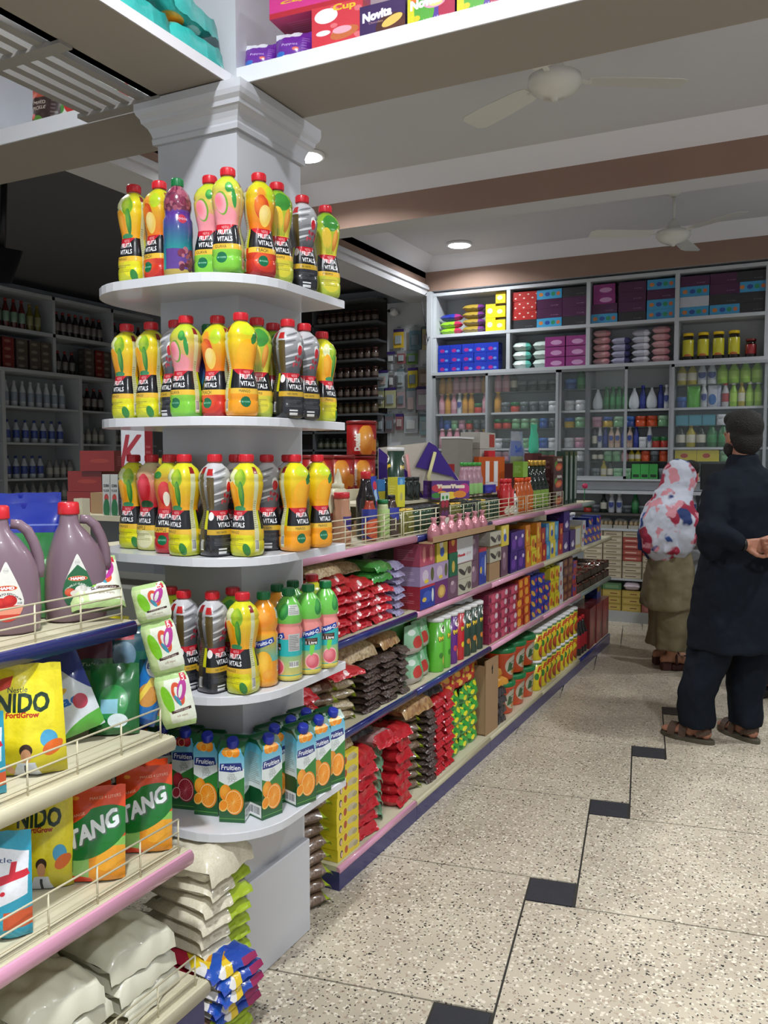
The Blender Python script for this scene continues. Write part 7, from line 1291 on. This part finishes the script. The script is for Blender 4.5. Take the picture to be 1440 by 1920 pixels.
lrow(2.02, 6.66, 7.06, lambda c: 2, 'dark bottle behind glass, top cabinet shelf', 'dark bottles behind glass'); lrow(1.66, 6.66, 7.06, lambda c: 5, 'grey bottle behind glass, middle cabinet shelf', 'grey bottles behind glass'); lrow(1.3, 6.66, 7.06, lambda c: 5, 'grey bottle behind glass, lower cabinet shelf', 'grey bottles behind glass, lower')
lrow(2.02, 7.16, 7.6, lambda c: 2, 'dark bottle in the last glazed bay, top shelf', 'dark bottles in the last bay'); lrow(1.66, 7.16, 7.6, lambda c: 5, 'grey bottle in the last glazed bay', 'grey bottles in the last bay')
# wall screen and unit
tv = tag(empty('television', (-3.95, 3.3, 2.5)), 'dark wall screen hanging at the upper picture edge in the side room', 'television')
c0 = [ond(-40, 455, 5.2), ond(40, 470, 5.2), ond(18, 532, 5.1), ond(-40, 528, 5.1)]
tv.location = (0, 0, 0); q = MB(); q.v += [tuple(p) for p in c0]+[tuple(p+np.array([-.03, .04, .01])) for p in c0]; q.face((3, 2, 1, 0), BLK); q.face((4, 5, 6, 7), BLK)
for j in range(4): q.face((j, (j+1) % 4, 4+(j+1) % 4, 4+j), BLK)
q.ob('screen', tv); q = MB(); q.tube([tuple((c0[0]+c0[1])/2+np.array([-.03, .04, 0])), tuple((c0[0]+c0[1])/2+np.array([-.06, .1, .55]))], .02, BLK, 8); q.ob('bracket', tv)
# ================================================================ counter, fans, people
ct = tag(empty('cash_counter', (0, 0, 0)), 'white cash counter behind the standing customers', 'counter'); CTW = mat('counter_white', '#b8bcc0', .4)
bxo('counter_front', ct, CTW, -.78, 1.4, 6.62, 6.66, .08, .87); bxo('side_panel', ct, CTW, -.78, -.74, 6.66, 7.15, .08, .87); bxo('toe_board', ct, NAVY, -.76, 1.4, 6.68, 7.1, 0, .08); bxo('countertop', ct, mat('counter_top', '#c8ccd0', .25), -.82, 1.45, 6.58, 7.2, .87, .90)
pa = MB()
for k in range(6): pa.box(-.14+k*.003, .14-k*.002, -.1, .1, k*.004, k*.004+.0035, WHT)
tag(pa.ob('paper_stack', loc=(-.62, 6.75, .901)), 'small stack of white papers on the counter beside the woman', 'papers')
mo = tag(empty('monitor', (-.62, 6.95, .901), R(20)), 'black monitor on the counter between the woman and the man', 'monitor'); q = MB(); q.bbox(-.15, .15, -.012, .012, .36, .56, BLK, .004); q.ob('screen', mo); q = MB(); q.box(-.012, .012, -.01, .01, .01, .38, BLK); q.ob('stand', mo); q = MB(); q.bbox(-.09, .09, -.06, .06, 0, .012, BLK, .003); q.ob('stand_foot', mo)
FW = mat('fan_enamel', '#dcdcd4', .3, coat=.3)
def fan(loc, ztop, a0, lb):
    f = tag(empty('ceiling_fan', loc), lb, 'fan', 'ceiling fans'); q = MB(); q.lathe([(.01, -.082), (.016, -.076), (.018, -.068), (.06, -.06), (.1, -.038), (.122, -.008), (.118, .022), (.06, .032)], FW, 28); q.ob('motor_body', f)
    q = MB(); q.lathe([(.052, .03), (.05, .05), (.035, .09), (.02, .105), (.011, .11)], FW, 20); q.ob('motor_cap', f); q = MB(); q.tube([(0, 0, .1), (0, 0, ztop-loc[2]-.08)], .0105, FW, 10); q.ob('down_rod', f)
    q = MB(); q.lathe([(.02, -.09), (.05, -.075), (.062, -.03), (.065, 0)], FW, 20, z0=ztop-loc[2]); q.ob('canopy', f)
    for k in range(3):
        t = a0+k*2*PI/3; T = Matrix.Rotation(t, 4, 'Z'); q = MB(); n = 0
        for i, (x, w0) in enumerate(((.15, .045), (.2, .058), (.4, .07), (.56, .072), (.6, .05))):
            q.v += [tuple(T@Vector((x, -w0, .008-w0*.14))), tuple(T@Vector((x, w0, .008+w0*.14))), tuple(T@Vector((x, w0, .012+w0*.14))), tuple(T@Vector((x, -w0, .012-w0*.14)))]
        for i in range(4):
            for j in range(4): q.face((i*4+j, i*4+(j+1) % 4, i*4+4+(j+1) % 4, i*4+4+j), FW)
        q.face((3, 2, 1, 0), FW); q.face((16, 17, 18, 19), FW); q.box(.1, .17, -.012, .012, .004, .01, FW, T=T); q.ob('blade', f)
fan((-1.084, 3.84, 3.195), 3.48, R(-90), 'white ceiling fan right behind the aisle loft board')
fan((-.94, 6.49, 3.12), 3.48, R(205), 'white ceiling fan farther back beyond the cross beam')
# ---- figures
def ellip(b, c, r, m, rot=None, seg=20, n=12):
    T = Matrix.Translation(c)@(rot or Matrix())@Matrix.Diagonal((r[0], r[1], r[2], 1)); b.lathe([(max(math.sin(PI*k/n), .0008), -math.cos(PI*k/n)) for k in range(n+1)], m, seg, T=T)
def loft(b, secs, m, seg=28, wav=0, wn=7, ph=0):
    """secs: (cx, cy, z, rx, ry[, power])"""
    n0 = len(b.v)
    for s_ in secs:
        cx, cy, z, rx, ry = s_[:5]; pw = s_[5] if len(s_) > 5 else 2.3
        for j in range(seg):
            t = 2*PI*j/seg; c, s = math.cos(t), math.sin(t); q = (abs(c)**pw+abs(s)**pw)**(-1/pw); q *= 1+wav*math.sin(wn*t+ph+z*5)*max(0, min(1, (1.2-z)/.6)); b.v.append((cx+rx*c*q, cy+ry*s*q, z))
    for k in range(len(secs)-1):
        for j in range(seg): b.face((n0+k*seg+j, n0+k*seg+(j+1) % seg, n0+(k+1)*seg+(j+1) % seg, n0+(k+1)*seg+j), m, None, True)
    b.face(tuple(n0+j for j in range(seg))[::-1], m); b.face(tuple(n0+(len(secs)-1)*seg+j for j in range(seg)), m)
def limb(b, pts, rr, m, n=14):
    P, Q = [], []
    for i in range(len(pts)-1):
        a, c = Vector(pts[i]), Vector(pts[i+1])
        for t in (0, .35, .7): P.append(a.lerp(c, t)); Q.append(rr[i]*(1-t)+rr[i+1]*t)
    P.append(Vector(pts[-1])); Q.append(rr[-1]); b.tube(P, Q, m, n)
    for i in (0, len(pts)-1): ellip(b, pts[i], (rr[i],)*3, m, seg=12, n=8)
    for i in range(1, len(pts)-1): ellip(b, pts[i], (rr[i]*1.01,)*3, m, seg=12, n=8)
def fuse(o, vox, smooth=4):
    r = o.modifiers.new('fuse', 'REMESH'); r.mode = 'VOXEL'; r.voxel_size = vox; r.use_smooth_shade = True
    s = o.modifiers.new('smooth', 'SMOOTH'); s.factor = .5; s.iterations = smooth
    if vox > .008:
        for sz, st_ in ((.16, .03), (.05, .010)):
            tx = bpy.data.textures.new('folds', 'CLOUDS'); tx.noise_scale = sz; tx.noise_depth = 1; d = o.modifiers.new('folds', 'DISPLACE'); d.texture = tx; d.strength = st_; d.mid_level = .5
    return o
def cloth(name, c, bump=.5, sc=9): return mat(name, c, .85, spec=.2, bump=bump, bscale=sc, noise=.08, nscale=6)
def head(b, c, m, yaw=0, s=1):
    T = Matrix.Translation(c)@Matrix.Rotation(yaw, 4, 'Z')@Matrix.Scale(s, 4)
    def e(p, r, rot=None): ellip(b, T@Vector(p), tuple(x*s for x in r), m, Matrix.Rotation(yaw, 4, 'Z')@(rot or Matrix()), 16, 10)
    e((0, -.012, .03), (.074, .092, .088)); e((0, .022, -.02), (.06, .066, .082)); e((0, .05, -.078), (.032, .03, .028)); e((0, .088, -.012), (.012, .014, .024)); e((0, .093, -.026), (.015, .012, .009)); e((0, .078, -.05), (.024, .012, .007)); e((0, .076, -.062), (.02, .012, .006)); e((0, .078, .018), (.05, .014, .01))
    for x in (-1, 1): e((x*.075, -.008, -.006), (.008, .018, .03)); e((x*.03, .076, .002), (.013, .008, .008))
    return T
def hand(b, w_, dirv, palmn, m, side, curl=.6, s=1):
    """palm and five fingers starting at wrist w_, pointing along dirv, palm facing palmn"""
    d = Vector(dirv).normalized(); n = Vector(palmn); n = (n-d*n.dot(d)).normalized(); u = d.cross(n)*side; w_ = Vector(w_)
    for t, r in ((.02, .024), (.04, .028), (.065, .03), (.085, .029)): ellip(b, w_+d*t*s, (r*s, r*s, r*s), m, seg=10, n=6) if 0 else None
    for k in range(4):
        off = u*(.030-.0195*k)*s; limb(b, [w_+off*.6+d*.012*s, w_+off+d*.085*s], [.014*s, .0115*s], m, 8)
        L = (.038, .043, .040, .032)[k]*s; p = w_+off+d*.085*s; P = [p]; a = curl*.5
        for j in range(3): a += curl*(.55+.12*k); p = p+(d*math.cos(a*.75)+n*math.sin(a*.75))*L*(1, .62, .5)[j]; P.append(p)
        limb(b, P, [.0098*s, .0088*s, .008*s, .0068*s], m, 8)
    p = w_+u*.028*s+d*.02*s+n*.008*s; limb(b, [p, p+(u*.022+d*.028+n*.012)*s, p+(u*.03+d*.055+n*.022)*s, p+(u*.026+d*.078+n*.032)*s], [.014*s, .0125*s, .010*s, .008*s], m, 8)
def foot(b, an, d, m, L=.24, h=.07):
    d = Vector((d[0], d[1], 0)).normalized(); s = Vector((d.y, -d.x, 0)); A = Vector((an[0], an[1], 0)); z0 = an[2]
    for t, w_, hh in ((-.055, .03, .034), (-.02, .032, .04), (.03, .033, .038), (.08, .038, .028), (.12, .042, .021), (.15, .038, .017)): ellip(b, A+d*t+Vector((0, 0, z0+hh*.9)), (w_, w_, hh), m, seg=12, n=8)
    for k in range(5): p = A+d*(.165-.009*k*(1 if True else 0))+s*(.03-.0155*k)*1; ellip(b, p+Vector((0, 0, z0+.014)), (.011 if k else .015, .016 if k else .02, .011), m, Matrix.Rotation(math.atan2(-d.x, d.y), 4, 'Z'), 10, 8)
    limb(b, [A+Vector((0, 0, z0+.06)), A+Vector((0, 0, z0+.2))], [.036, .042], m, 12)
def person(loc, yaw, label): return tag(empty('person', loc, yaw), label, 'person')
# the standing man in dark shalwar kameez
SK = mat('skin_warm', '#a06e58', .55, noise=.04, nscale=10); SK2 = mat('skin_tan', '#c08a6c', .55, noise=.04, nscale=10); DK_ = cloth('dark_navy_cloth', '#10161f', .6, 7)
HAIR = mat('black_hair', '#17140f', .75, noise=.3, nscale=80, bump=1, bscale=140)
man = person((-.315, 4.79, 0), R(42), 'man in dark navy shalwar kameez and brown sandals, hands clasped behind his back')
b = MB(); HT = head(b, (0, .025, 1.615), SK, R(-2), 1.06); limb(b, [(0, 0, 1.42), (0, .012, 1.55)], [.062, .056], SK)
LF, RF = (-.225, .04, .022), (.05, 0, .022); ld, rd = (-.53, .85), (-.1, .98)
loft(b, [(0, 0, .95, .15, .1), (0, 0, 1.2, .16, .1), (0, 0, 1.38, .18, .09), (0, 0, 1.46, .07, .06)], SK)
for F, sg in ((LF, -1), (RF, 1)): limb(b, [(sg*.09, 0, .92), ((F[0]+sg*.08)/2, .02, .5), (F[0], F[1], .1)], [.085, .055, .04], SK)
foot(b, LF, ld, SK); foot(b, RF, rd, SK)
LS, LE, LW = (-.17, 0, 1.38), (-.265, -.10, 1.12), (-.135, -.2, 1.07); RS, RE, RW = (.17, 0, 1.38), (.265, -.10, 1.13), (.04, -.21, 1.10)
limb(b, [LS, LE, LW], [.045, .038, .027], SK); limb(b, [RS, RE, RW], [.045, .038, .027], SK)
hand(b, LW, (1, -.15, -.05), (0, -1, .15), SK, 1, .75); hand(b, RW, (-.9, -.05, -.35), (0, -1, .2), SK, -1, .9)
o = fuse(b.ob('body', man), .0055, 3)
q = MB(); loft(q, [(0, 0, .50, .275, .20), (0, 0, .60, .268, .195), (0, 0, .8, .25, .18), (0, 0, .98, .225, .16), (0, -.005, 1.14, .215, .15), (0, -.005, 1.3, .215, .145), (0, 0, 1.37, .20, .125), (0, 0, 1.425, .15, .10), (0, .004, 1.465, .09, .08), (0, .004, 1.525, .066, .066)], DK_, wav=.035, wn=6)
limb(q, [(-.155, 0, 1.36), (-.255, -.085, 1.13), (-.18, -.185, 1.08)], [.076, .072, .05], DK_); limb(q, [(.155, 0, 1.36), (.255, -.085, 1.13), (.09, -.195, 1.10)], [.076, .072, .05], DK_)
ellip(q, (-.245, -.08, 1.09), (.065, .075, .11), DK_); fuse(q.ob('kameez', man), .011, 4)
q = MB()
for F, sg in ((LF, -1), (RF, 1)): loft(q, [(F[0], F[1], .085, .078, .095), (F[0], F[1], .12, .08, .098), (F[0]+.0*sg, F[1], .25, .084, .102), ((F[0]+sg*.09)/2, .01, .5, .105, .12), (sg*.09, 0, .72, .14, .15), (sg*.08, 0, .9, .12, .13)], DK_, wav=.05, wn=5, ph=sg)
fuse(q.ob('shalwar', man), .011, 3)
q = MB(); T = HT
def he(p, r): ellip(q, T@Vector(p), r, HAIR, Matrix.Rotation(R(-2), 4, 'Z'), 24, 16)
he((0, -.024, .05), (.09, .10, .092)); he((0, -.045, -.015), (.082, .064, .084)); he((0, .03, .085), (.076, .064, .05)); he((-.05, -.03, .0), (.034, .05, .04)); he((.05, -.03, .0), (.034, .05, .04)); 
o = fuse(q.ob('hair', man), .006, 3)
q = MB(); 
for x in (-1, 1): he((x*.05, .03, -.06), (.016, .04, .036))
he((0, .06, -.088), (.04, .03, .022)); he((0, .085, -.04), (.026, .01, .005)); fuse(q.ob('beard', man), .005, 2)
q = MB(); q.lathe([(.031, -.008), (.033, -.006), (.033, .006), (.031, .008)], mat('watch_black', '#151210', .5), 20, T=Matrix.Translation((-.148, -.197, 1.072))@Matrix.Rotation(R(90), 4, 'Y')@Matrix.Rotation(R(8), 4, 'X')); q.ob('wristband', man)
LEA = mat('brown_leather', '#4c3a2e', .6, noise=.12, nscale=30); SOLE = mat('sandal_sole', '#4a4436', .75)
def sandal(F, d):
    d = Vector((d[0], d[1], 0)).normalized(); s = Vector((d.y, -d.x, 0)); A = Vector((F[0], F[1], 0)); q = MB(); pts = []
    for k in range(24):
        t = 2*PI*k/24; y = math.cos(t); x = math.sin(t); L = .145; w_ = .046+(.008 if y > 0 else 0); pts.append(A+d*(.045+y*L)+s*x*w_*(1 if abs(y) < .9 else 1))
    for z, k_ in ((0, 1), (.004, 1.02), (.02, 1.02), (.024, .98)): q.v += [tuple(A+d*.045+(p-A-d*.045)*k_+Vector((0, 0, z))) for p in pts]
    for r in range(3):
        for j in range(24): q.face((r*24+j, r*24+(j+1) % 24, r*24+24+(j+1) % 24, r*24+24+j)[::-1], SOLE)
    q.face(tuple(range(24)), SOLE); q.face(tuple(72+j for j in range(24))[::-1], SOLE); u = MB()
    for t, w_, h_, wd in ((.115, .05, .058, .02), (.055, .046, .082, .02)):
        P = [A+d*t+s*(w_*math.cos(a))+Vector((0, 0, .02+h_*math.sin(a))) for a in [PI*k/10 for k in range(11)]]
        for i, p in enumerate(P): u.v += [tuple(p-d*wd), tuple(p+d*wd), tuple(p+d*wd+(p-A-d*t).normalized()*.003), tuple(p-d*wd+(p-A-d*t).normalized()*.003)]
        n0 = len(u.v)-44
        for i in range(10):
            for j in range(4): u.face((n0+i*4+j, n0+i*4+(j+1) % 4, n0+i*4+4+(j+1) % 4, n0+i*4+4+j), LEA)
    P = [A+d*(-.02-.06*math.sin(a))+s*(.045*math.cos(a))+Vector((0, 0, .045+.02*math.sin(a))) for a in [PI*k/10 for k in range(11)]]
    for i, p in enumerate(P): u.v += [tuple(p-Vector((0, 0, .012))), tuple(p+Vector((0, 0, .012))), tuple(p+Vector((0, 0, .012))+(p-A).normalized()*.004), tuple(p-Vector((0, 0, .012))+(p-A).normalized()*.004)]
    n0 = len(u.v)-44
    for i in range(10):
        for j in range(4): u.face((n0+i*4+j, n0+i*4+(j+1) % 4, n0+i*4+4+(j+1) % 4, n0+i*4+4+j), LEA)
    so = u.ob('sandal', man); q.ob('sole', so)
sandal(LF, ld); sandal(RF, rd)
# the woman in a floral scarf at the counter
def floral():
    m = bpy.data.materials.new('floral_scarf'); m.use_nodes = True; nt = m.node_tree; b_ = nt.nodes['Principled BSDF']; L = nt.links.new; tc = nt.nodes.new('ShaderNodeTexCoord'); col = None
    for sc, thr, c, off in ((5.4, .53, '#a02440', 2), (9, .57, '#d08a94', 4), (4.2, .57, '#20366c', 9), (6, .64, '#2c4c8c', 14)):
        mp = nt.nodes.new('ShaderNodeMapping'); mp.inputs['Location'].default_value = (off, off*.7, off*.3); L(tc.outputs['Object'], mp.inputs[0]); n = nt.nodes.new('ShaderNodeTexNoise'); n.inputs['Scale'].default_value = sc; n.inputs['Detail'].default_value = 2.5; L(mp.outputs[0], n.inputs['Vector'])
        r = nt.nodes.new('ShaderNodeMapRange'); r.inputs[1].default_value = thr; r.inputs[2].default_value = thr+.03; L(n.outputs['Fac'], r.inputs[0])
        mx = nt.nodes.new('ShaderNodeMix'); mx.data_type = 'RGBA'; L(r.outputs[0], mx.inputs[0]); mx.inputs[7].default_value = lin(c)+(1,)
        if col is None: mx.inputs[6].default_value = lin('#c4c8d4')+(1,)
        else: L(col, mx.inputs[6])
        col = mx.outputs[2]
    L(col, b_.inputs['Base Color']); b_.inputs['Roughness'].default_value = .75; add_bump(nt, b_, tc, .6, 8); return m
FS = floral(); KH = cloth('khaki_cloth', '#82785e', .5, 8); wo = person((-.885, 6.27, 0), R(-62), 'woman in floral white scarf, khaki kameez and heeled shoes at the counter')
b = MB(); WT = head(b, (0, .10, 1.375), SK2, 0, .95); limb(b, [(0, 0, 1.2), (0, .07, 1.30)], [.05, .045], SK2); loft(b, [(0, 0, .8, .13, .1), (0, 0, 1.0, .12, .09), (0, 0, 1.15, .15, .08), (0, 0, 1.22, .06, .05)], SK2)
for sg in (-1, 1):
    limb(b, [(sg*.08, 0, .8), (sg*.085, .01, .42), (sg*.085, 0, .12)], [.08, .05, .035], SK2); foot(b, (sg*.085, 0, .045), (sg*.1, 1), SK2)
    limb(b, [(sg*.14, 0, 1.16), (sg*.16, .02, .95), (sg*.12, .2, .93)], [.042, .036, .025], SK2); hand(b, (sg*.12, .2, .93), (-sg*.3, 1, 0), (0, 0, -1), SK2, -sg, .5, .9)
fuse(b.ob('body', wo), .006, 3)
q = MB(); loft(q, [(0, -.02, .44, .22, .17), (0, -.015, .6, .215, .165), (0, 0, .8, .19, .15), (0, 0, .98, .15, .125), (0, 0, 1.12, .165, .12), (0, 0, 1.19, .13, .09), (0, 0, 1.23, .06, .055)], KH, wav=.04, wn=6)
for sg in (-1, 1): limb(q, [(sg*.13, 0, 1.13), (sg*.16, .02, .95), (sg*.13, .13, .935)], [.055, .05, .04], KH)
fuse(q.ob('kameez', wo), .011, 3)
q = MB()
for sg in (-1, 1): loft(q, [(sg*.09, 0, .15, .105, .12), (sg*.09, 0, .3, .10, .115), (sg*.09, 0, .55, .10, .12), (sg*.08, 0, .8, .11, .12)], KH, wav=.05, wn=5, ph=sg)
fuse(q.ob('trousers', wo), .011, 3)
q = MB(); loft(q, [(0, -.06, .74, .10, .06), (0, -.04, .79, .17, .12), (.0, -.03, .85, .215, .17), (0, -.015, .95, .24, .205), (0, -.0, 1.08, .235, .195), (0, -.01, 1.17, .20, .155), (0, .01, 1.235, .14, .13), (0, .035, 1.29, .105, .118), (0, .055, 1.37, .096, .118), (0, .055, 1.43, .09, .108), (0, .05, 1.475, .06, .075), (0, .05, 1.495, .02, .03)], FS, wav=.09, wn=8)
for k in range(7): t = R(20+k*23+180); limb(q, [(.08*math.cos(t), -.01+.08*math.sin(t), 1.25), (.2*math.cos(t+.15), -.02+.16*math.sin(t+.15), 1.08), (.23*math.cos(t+.35), -.03+.18*math.sin(t+.35), .86)], [.028, .026, .018], FS, 8)
fuse(q.ob('scarf', wo), .009, 2)
q = MB(); ellip(q, WT@Vector((0, .035, .065)), (.074, .062, .055), HAIR); ellip(q, WT@Vector((0, .06, .045)), (.06, .035, .04), HAIR); fuse(q.ob('hair', wo), .006, 2)
SH = mat('maroon_shoe', '#4a2a26', .5)
for sg in (-1, 1):
    q = MB(); d = Vector((sg*.1, 1, 0)).normalized(); A = Vector((sg*.085, 0, 0)); q.bbox(-.035, .035, -.075, -.01, 0, .06, SH, .006, T=Matrix.Translation(A)); q.bbox(-.042, .042, -.01, .175, 0, .045, SH, .008, T=Matrix.Translation(A)); u = MB()
    for y, h_ in ((.10, .052), (.02, .085)): u.tube([A+Vector((.04*math.cos(a), y, .045+h_*math.sin(a))) for a in [PI*k/8 for k in range(9)]], .009, SH, 8)
    so = q.ob('shoe', wo); u.ob('strap', so)
HB = tag(empty('handbag', (-.60, 6.36, .50), R(28)), 'dark handbag hanging in front of the woman at the counter', 'handbag'); q = MB(); q.bbox(-.11, .11, -.04, .04, 0, .2, mat('bag_dark', '#2c2830', .6, noise=.4, nscale=20), .012); q.ob('pouch', HB); q = MB(); q.tube([(-.08, 0, .19), (-.06, 0, .30), (0, 0, .36), (.06, 0, .30), (.08, 0, .19)], .008, BLK, 8); q.ob('handle', HB)
# a third customer, half out of the picture
th = person((-.13, 5.72, 0), R(150), 'customer with short brown hair beyond the man, at the very picture edge')
b = MB(); T3_ = head(b, (0, .03, 1.575), SK2, R(30)); limb(b, [(0, 0, 1.38), (0, .01, 1.5)], [.058, .05], SK2); loft(b, [(0, 0, .9, .14, .1), (0, 0, 1.2, .15, .1), (0, 0, 1.36, .17, .08), (0, 0, 1.42, .06, .05)], SK2)
for sg in (-1, 1):
    limb(b, [(sg*.09, 0, .88), (sg*.1, .01, .48), (sg*.1, 0, .1)], [.08, .052, .038], SK2); foot(b, (sg*.1, 0, .02), (sg*.15, 1), SK2); limb(b, [(sg*.19, 0, 1.34), (sg*.23, 0, 1.08), (sg*.2, .12, .86)], [.042, .036, .026], SK2); hand(b, (sg*.2, .12, .86), (-sg*.1, .5, -1), (-sg, 0, 0), SK2, sg, .5)
fuse(b.ob('body', th), .006, 3); q = MB(); CLT = cloth('charcoal_cloth', '#2c2c30'); loft(q, [(0, 0, .6, .22, .16), (0, 0, .9, .2, .145), (0, 0, 1.15, .2, .14), (0, 0, 1.33, .2, .12), (0, 0, 1.4, .12, .09), (0, 0, 1.43, .065, .06)], CLT, wav=.03)
for sg in (-1, 1): limb(q, [(sg*.18, 0, 1.33), (sg*.23, 0, 1.08), (sg*.205, .09, .92)], [.07, .06, .05], CLT)
fuse(q.ob('shirt', th), .011, 3); q = MB()
for sg in (-1, 1): loft(q, [(sg*.1, 0, .09, .085, .1), (sg*.1, 0, .4, .095, .11), (sg*.09, 0, .8, .12, .13)], CLT)
fuse(q.ob('trousers', th), .011, 3); q = MB()
for p, r in (((0, -.03, .055), (.08, .085, .07)), ((0, -.05, .01), (.07, .055, .06))): ellip(q, T3_@Vector(p), r, mat('brown_hair', '#4a3020', .7, noise=.3, nscale=80, bump=.8, bscale=120), Matrix.Rotation(R(30), 4, 'Z'))
fuse(q.ob('hair', th), .006, 2)
for sg in (-1, 1): q = MB(); q.bbox(-.045, .045, -.09, .19, 0, .075, BLK, .02, T=Matrix.Translation((sg*.1, 0, 0))); q.ob('shoe', th)
